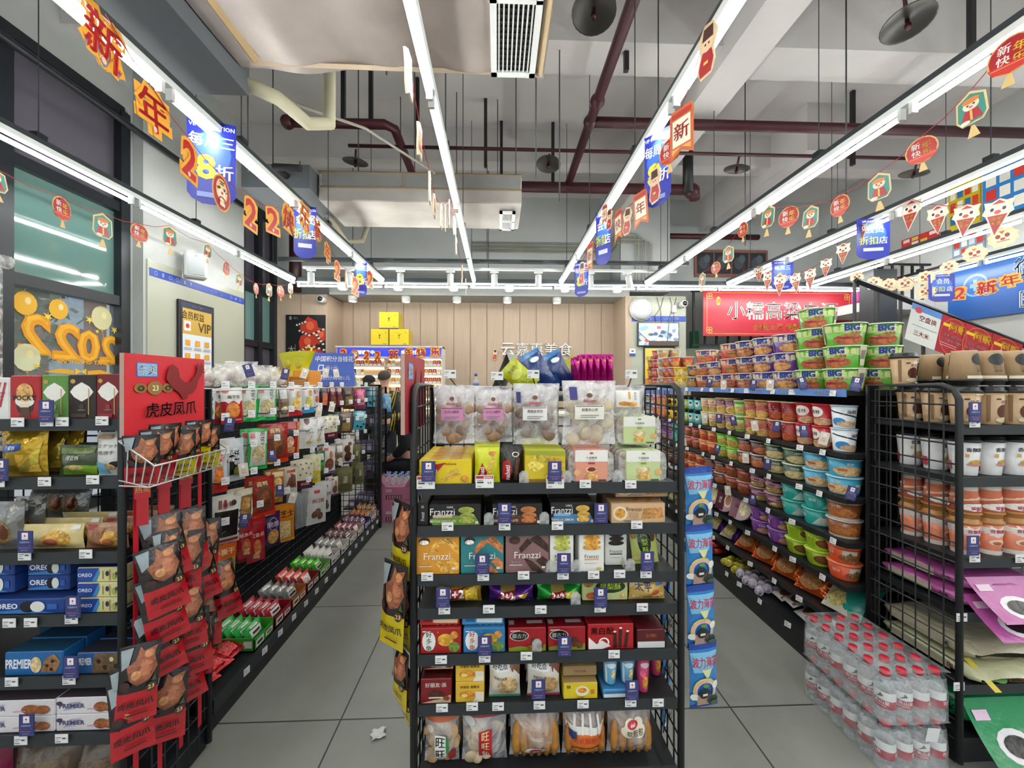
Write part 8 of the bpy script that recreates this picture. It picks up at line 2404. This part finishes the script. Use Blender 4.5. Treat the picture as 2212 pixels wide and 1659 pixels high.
def person(label, loc, rz, k, seated=False, jacket='16171b', trousers='23262e', hair='1a1512', bald=False, cap=None):
    """standing (or seated) figure facing -y before rotation; k scales a 1.7 m body"""
    e = empty('person', loc, label, 'person', rot=(0, 0, rz))
    e.scale = (k, k, k)
    dz = 0
    if seated:
        hip, kn, an = .52, (-.42, .5), (-.42, .08)
        dz = -.40
    else:
        hip, kn, an = .92, (0, .5), (.03, .09)
    n = [(0, 0, hip, .13, .1), (0, 0, 1.15 + dz, .125, .095), (0, .01, 1.33 + dz, .14, .1), (0, .0, 1.44 + dz, .055), (0, -.01, 1.52 + dz, .052), (0, -.02, 1.6 + dz, .078, .09), (0, -.015, 1.66 + dz, .075, .085), (0, -.105, 1.575 + dz, .014), (.075, 0, 1.59 + dz, .012), (-.075, 0, 1.59 + dz, .012)]
    ed = [(0, 1), (1, 2), (2, 3), (3, 4), (4, 5), (5, 6), (5, 7), (5, 8), (5, 9)]
    for s_ in (-1, 1):
        b0 = len(n)
        n += [(.19 * s_, 0, 1.36 + dz, .052), (.23 * s_, .02, 1.1 + dz, .042), (.2 * s_, -.14, .96 + dz, .032), (.19 * s_, -.2, .93 + dz, .036, .02), (.185 * s_, -.27, .91 + dz, .012)]
        ed += [(2, b0), (b0, b0 + 1), (b0 + 1, b0 + 2), (b0 + 2, b0 + 3), (b0 + 3, b0 + 4)]
        for q in range(-2, 2):
            n.append((.19 * s_ + q * .017, -.265, .915 + dz, .0085))
            ed.append((b0 + 3, len(n) - 1))
        b0 = len(n)
        n += [(.1 * s_, 0, hip - .06, .085), (.11 * s_, kn[0], kn[1], .056), (.11 * s_, an[0], an[1], .038), (.12 * s_, an[0] - .14, .035, .036, .026)]
        ed += [(0, b0), (b0, b0 + 1), (b0 + 1, b0 + 2), (b0 + 2, b0 + 3)]
    skin_obj('body', n, ed, SKIN, 'c99a80', e)
    jn = [(0, 0, hip + .02, .165, .13), (0, 0, 1.15 + dz, .16, .125), (0, .01, 1.34 + dz, .165, .125), (0, .005, 1.45 + dz, .085, .085)]
    je = [(0, 1), (1, 2), (2, 3)]
    for s_ in (-1, 1):
        b0 = len(jn)
        jn += [(.19 * s_, 0, 1.36 + dz, .08), (.235 * s_, .02, 1.1 + dz, .066), (.205 * s_, -.12, .97 + dz, .052)]
        je += [(2, b0), (b0, b0 + 1), (b0 + 1, b0 + 2)]
    skin_obj('jacket', jn, je, CLOTH, jacket, e)
    tn = [(0, 0, hip - .01, .15, .12)]
    te = []
    for s_ in (-1, 1):
        b0 = len(tn)
        tn += [(.1 * s_, 0, hip - .07, .1), (.11 * s_, kn[0], kn[1], .075), (.11 * s_, an[0], an[1] + .02, .056)]
        te += [(0, b0), (b0, b0 + 1), (b0 + 1, b0 + 2)]
    skin_obj('trousers', tn, te, CLOTH, trousers, e)
    m = M()
    for s_ in (-1, 1):
        m = M().ball((.12 * s_, an[0] - .09, .035), .048, .13, .036, '1a1a1c')
        m.obj('shoe', MATTE, e)
    for s_ in (-1, 1):
        M().ball((.033 * s_, -.098, 1.615 + dz), .013, .008, .008, '201814', n=8, m=5).obj('eye', PLAST, e)
    M().ball((0, -.1, 1.545 + dz), .026, .008, .007, '8f4a44', n=10, m=5).obj('mouth', SKIN, e)
    m = M()

    def hr(a, b):
        t, f_ = a * 2 * PI, b * PI * .62
        back = .5 + .5 * math.sin(t)
        f_ *= .55 + .45 * back
        rr_ = 1 + .03 * math.sin(13 * t)
        return (.098 * rr_ * math.sin(f_) * math.cos(t), .0 + .112 * rr_ * math.sin(f_) * math.sin(t), 1.635 + dz + .115 * math.cos(f_))
    m.grid(hr, 24, 8, hair if not bald else (lambda a, b: '9a7460' if b < .2 else hair), flip=True)
    m.obj('hair', HAIRM, e)
    if cap:
        m = M()
        m.lathe([(.104, 1.645 + dz), (.108, 1.68 + dz), (.095, 1.73 + dz), (.05, 1.765 + dz), (.001, 1.77 + dz)], 18, cap)
        m.prism([(.075 * math.cos(t), -.1 - .08 * math.sin(t)) for t in [i * PI / 8 for i in range(9)]], 1.65 + dz, 1.658 + dz, cap)
        m.obj('cap', CLOTH, e)
    return e


p = wy(828, 815, 5.2)
person('balding person in dark clothes seen from behind at the counter', (p.x, 5.25, 0), PI, .88, jacket='2a2c30', hair='2c221c', bald=True)
p = wy(797, 820, 5.85)
person('person in a dark cap partly hidden behind the left rack', (p.x, 5.85, 0), PI - .3, .84, jacket='1a1c24', cap='15161a')
p = wy(884, 850, 4.45)
person('seated person in a black jacket with black hair at the counter', (p.x, 4.42, 0), -PI / 2, .98, seated=True, jacket='101114', hair='120e0c')
e = empty('stool', (p.x, 4.42, 0), 'low black stool under the seated person at the counter', 'stool')
M().lathe([(.15, .36), (.16, .365), (.16, .39), (.15, .395)], 18, '222428').obj('seat', PLAST, e)
for k in range(4):
    a = PI / 4 + k * PI / 2
    M().bar((.1 * math.cos(a), .1 * math.sin(a), .36), (.15 * math.cos(a), .15 * math.sin(a), 0), .01, '222428').obj('leg', BLACKM, e)

# ================================================================== RIGHT BACKGROUND
a, b = wy(1519, 627, 6.25), wy(1842, 727, 6.25)
W_, H_ = b.x - a.x, a.z - b.z
m = M().box(a.x, b.x, 6.25, 6.256, b.z, a.z, 'b81c34')
KN = 'o {x} {y} .012 .035 .4 d8a850;o {x2} {y} .012 .035 .4 d8a850;o {x} {y2} .012 .035 .4 d8a850;o {x2} {y2} .012 .035 .4 d8a850'
art(m, flat(a.x, b.x, b.z, a.z, 6.2498), 't 小糯高粱白酒 .53 .56 .4 efeeec .035 .84;t 传统工艺·纯粮酿造 .54 .2 .16 e8c828 .02;e .1 .77 .016 .1 d8b040;t 酒 .1 .76 .1 8a3018;l .03 .05 .97 .05 .012 d8a850;l .03 .95 .97 .95 .012 d8a850;l .025 .1 .025 .9 .012 d8a850;l .975 .1 .975 .9 .012 d8a850;'
    + ';'.join(KN.format(x=x, x2=x + .018, y=y, y2=y + .06) for x in (.03, .95) for y in (.1, .84)), W_, H_, .0005)
tag(m.obj('wall_banner', PAPER), 'wide red liquor banner with large white characters on the right', 'banner')
# frame carrying the banner and black railing behind it
e = empty('black_railing', (wy(1495, 740, 6.4).x, 6.4, 2.0), 'black iron railing behind the red liquor banner', 'railing')
M().box(0, 2.9, 0, .04, 0, .03, '14161a').obj('rail', BLACKM, e)
M().box(0, 2.9, 0, .04, .92, .95, '14161a').obj('rail', BLACKM, e)
for k in range(15):
    M().box(.02 + k * .2, .05 + k * .2, .005, .035, .03, .92, '14161a').obj('post', BLACKM, e)
m = M().box(0, .14, 0, .12, 0, .34, '1f7a4a', ch=.02)
tag(m.obj('green_chair_back', PLAST, None, (wy(1495, 738, 7.0).x, 7.0, 2.0)), 'green plastic chair back behind the railing', 'chair')
# picture window high on the back wall
a, b = wy(1500, 540, 7.28), wy(1657, 600, 7.28)
e = empty('wall_picture', (a.x, 7.28, b.z), 'brown framed row of dark glazed panes high on the back wall', 'window panel')
W_, H_ = b.x - a.x, a.z - b.z
M().box(0, W_, -.02, .01, 0, H_, '8a5a52').obj('frame', MATTE, e)
for k in range(4):
    m = M().box(W_ * (.03 + .24 * k), W_ * (.25 + .24 * k), -.026, -.02, H_ * .12, H_ * .9, '2c3238')
    art(m, flat(W_ * (.03 + .24 * k), W_ * (.25 + .24 * k), H_ * .12, H_ * .9, -.0262), 'e .4 .5 .3 .3 4a5258;e .6 .7 .2 .2 5a6468;p 6a3034 .6 .1 .8 .1 .74 .5', W_ * .22, H_ * .78)
    m.obj('pane', GLOSS_PANE if 'GLOSS_PANE' in globals() else CARD, e)
# stair with posters
YS = 4.3
a, b = wy(1848, 605, YS), wy(2240, 757, YS)
e = empty('stair_railing', (a.x, YS, a.z), 'black sloping stair railing at the right', 'railing')
M().bar((0, 0, 0), tuple(b - a), .025, '15171b').obj('handrail', BLACKM, e)
M().bar((0, 0.02, -.75), tuple(b - a + Vector((0, .02, -.75))), .05, '15171b').obj('stringer', BLACKM, e)
for k in range(9):
    q = (b - a) * (k / 8)
    M().box(q.x - .012, q.x + .012, 0, .024, q.z - .75, q.z, '15171b').obj('baluster', BLACKM, e)
d = b - a
for k, (u0, u1) in enumerate(((1966, 2042), (2030, 2088), (2078, 2142), (2136, 2200))):
    t0, t1 = [(wy(u, 700, YS).x - a.x) / d.x for u in (u0, u1)]
    p0_, p1_ = a + d * t0, a + d * t1
    hh = .42
    m = M()
    psf = lambda q, w, o=0: (p0_.x + (p1_.x - p0_.x) * q - .1 * (1 - w), YS - .03 - .004 * k - o, p0_.z + (p1_.z - p0_.z) * q - hh * (1 - w) - .02)
    c0 = 'dcdcd8' if k == 0 else 'a81c2c'
    m.grid(lambda q, w: psf(q, w), 3, 3, c0, smooth=False)
    m.grid(lambda q, w: tuple(Vector(psf(q, w)) + Vector((0, .003, 0))), 3, 3, c0, smooth=False, flip=True)
    art(m, psf, 'r 0 .84 1 1 5a8ac8;e .2 .86 .1 .08 c83a44;t 空盘换 .5 .68 .16 c8343c .02;r .1 .44 .8 .46 9aa;t 三大米 .4 .26 .14 c8602c .02' if k == 0 else 't 阿贩 .62 .76 .24 e8c820 .04;r .08 .72 .34 .8 e8c820;t 清香_鱼虾常吃 .5 .5 .08 f0e8e0;t 天天滋味_无腥味 .5 .38 .08 f0e8e0;r .1 .26 .7 .28 d89a9a;r .1 .2 .7 .22 d89a9a;t 好阿贩 .7 .1 .1 f0e8e0;o .5 .5 .49 .49 .02 e8a050', p1_.x - p0_.x, hh, .0006)
    tag(m.obj('stair_poster', PAPER), ('white and blue poster at the top of the stair railing', 'red poster with yellow characters, upper one on the stair railing', 'red poster with yellow characters, middle one on the stair railing', 'red poster with yellow characters, lowest on the stair railing')[k], 'poster')
# pharmacy sign on the right wall
xs = XR - .012
y_a, y_b = wx(2052, 640, xs).y, 3.2
z1_, z0_ = wx(2052, 583, xs).z, wx(2052, 697, xs).z
m = M().box(xs - .03, xs, y_b, y_a, z0_, z1_, '12509a')
W_, H_ = y_a - y_b, z1_ - z0_
art(m, lambda q, w, o=0: (xs - .0305 - o, y_a - W_ * q, z0_ + H_ * w), 'o .16 .6 .07 .2 .16 6a9ad0;r .13 .56 .19 .64 6a9ad0;r .15 .5 .17 .7 6a9ad0;t 御珍堂 .56 .74 .34 dfe8f4 .02;t 医保定点 .62 .22 .3 e8eef6 .05 .7', W_, H_, .0006)
tag(m.obj('shop_sign', PLAST), 'large blue pharmacy sign with white characters on the right wall', 'sign')
# mezzanine goods
p = Vector((5.72, 5.6, 2.562))
m = M().ball((0, 0, .26), .2, .16, .26, '0d0d0f', n=14, m=8).tube([(-.1, 0, .45), (0, 0, .6), (.1, 0, .45)], .02, 6, '0d0d0f')
tag(m.obj('backpack', CLOTH, None, p), 'bulky black bag on the mezzanine floor edge', 'bag')
tag(M().box(-.1, .1, 0, .12, 0, .16, 'd81c9c', ch=.01).obj('gift_box', CARD, None, p + Vector((-.3, -.12, .0))), 'bright magenta box beside the black bag on the mezzanine', 'box')  # coloured box put in place of a magenta light
e = empty('black_railing', (5.36, 5.32, 2.56), 'short black railing along the mezzanine edge', 'railing')
M().box(0, .9, 0, .03, .5, .53, '14161a').obj('rail', BLACKM, e)
for k in range(6):
    M().box(.02 + k * .15, .045 + k * .15, .005, .03, 0, .5, '14161a').obj('post', BLACKM, e)
for k, (u0, u1, v0, v1, c, c2, lab) in enumerate(((2052, 2120, 410, 500, 'c8b020', '2a6aa8', 'yellow and blue'), (2126, 2260, 380, 480, '2a7ac0', 'd8d8d0', 'blue and white'), (2060, 2130, 510, 560, '7a94a8', 'c8d0d8', 'pale grey'), (1950, 2030, 520, 550, 'c8343c', 'e0c050', 'red'))):
    xs = XR - .004
    a, b = wx(u0, v0, xs), wx(u1, v1, xs)
    z1_, z0_ = a.z, wx(u0, v1, xs).z
    m = M().box(xs - .02, xs, b.y, a.y, z0_, z1_, c)
    art(m, lambda q, w, o=0: (xs - .0205 - o, a.y - (a.y - b.y) * q, z0_ + (z1_ - z0_) * w), ';'.join('r %.2f %.2f %.2f %.2f %s' % (.06 + .24 * i, .1 + .3 * j, .24 + .24 * i, .32 + .3 * j, (c2, 'c83a30', 'e8e4d8')[(i + j) % 3]) for i in range(4) for j in range(3)), a.y - b.y, z1_ - z0_)
    tag(m.obj('upper_poster', CARD), lab + ' poster panel fixed high on the right wall', 'poster')
# ------------------------------------------------------------------ every label singles out one thing
ORD = ['', 'second', 'third', 'fourth', 'fifth', 'sixth', 'seventh', 'eighth', 'ninth', 'tenth', 'eleventh', 'twelfth', 'thirteenth', 'fourteenth', 'fifteenth', 'sixteenth', 'seventeenth', 'eighteenth', 'nineteenth', 'twentieth']
TENS = {2: 'twenty', 3: 'thirty', 4: 'forty', 5: 'fifty', 6: 'sixty', 7: 'seventy', 8: 'eighty', 9: 'ninety'}


def ordw(i):
    if i < 20:
        return ORD[i]
    n = i + 1
    if n % 10 == 0:
        return TENS[n // 10][:-1] + 'ieth'
    return TENS[n // 10] + '-' + (['', 'first'] + ORD[1:])[n % 10]


bpy.context.view_layer.update()
by = {}
for o in PENDING:
    by.setdefault(o['label'], []).append(o)


def worldpos(o):
    if o.type == 'MESH':
        c = sum((Vector(b) for b in o.bound_box), Vector()) / 8
        return o.matrix_world @ c
    return o.matrix_world.translation


for lab, os_ in by.items():
    if len(os_) == 1:
        continue
    pos = [(px(worldpos(o)), worldpos(o), o) for o in os_]
    us = [p[0][0] for p in pos]
    dep = lab.endswith('behind') and max(us) - min(us) < 45
    if dep:
        pos.sort(key=lambda p: p[1].length)
        names = ['nearest'] + [ordw(i) + ' row back' for i in range(1, len(pos))]
        names[-1] = 'rearmost'
    elif max(us) - min(us) < 4 and max(p[0][1] for p in pos) - min(p[0][1] for p in pos) > 8:
        pos.sort(key=lambda p: p[0][1])
        names = ['topmost'] + [ordw(i) + ' from the top' for i in range(1, len(pos))]
        names[-1] = 'lowest'
    else:
        pos.sort(key=lambda p: p[0][0])
        if len(pos) == 2:
            names = ['the left one', 'the right one']
        else:
            names = ['leftmost'] + [ordw(i) + ' from left' for i in range(1, len(pos))]
            names[-1] = 'rightmost'
    for n_, (_, _, o) in zip(names, pos):
        o['label'] = lab + ', ' + n_
        w = o['label'].split()
        if len(w) > 16:
            w = [x for x in w if x not in ('the', 'a', 'its', 'with', 'and')]
            o['label'] = ' '.join(w)
seen = {}
for o in PENDING:
    seen.setdefault(o['label'], []).append(o)
for lab, os_ in seen.items():
    n = len(lab.split())
    if len(os_) > 1 or n > 16 or n < 4:
        print('LABEL?', len(os_), n, lab)
print('things', len(PENDING), 'objects', len(S.objects))
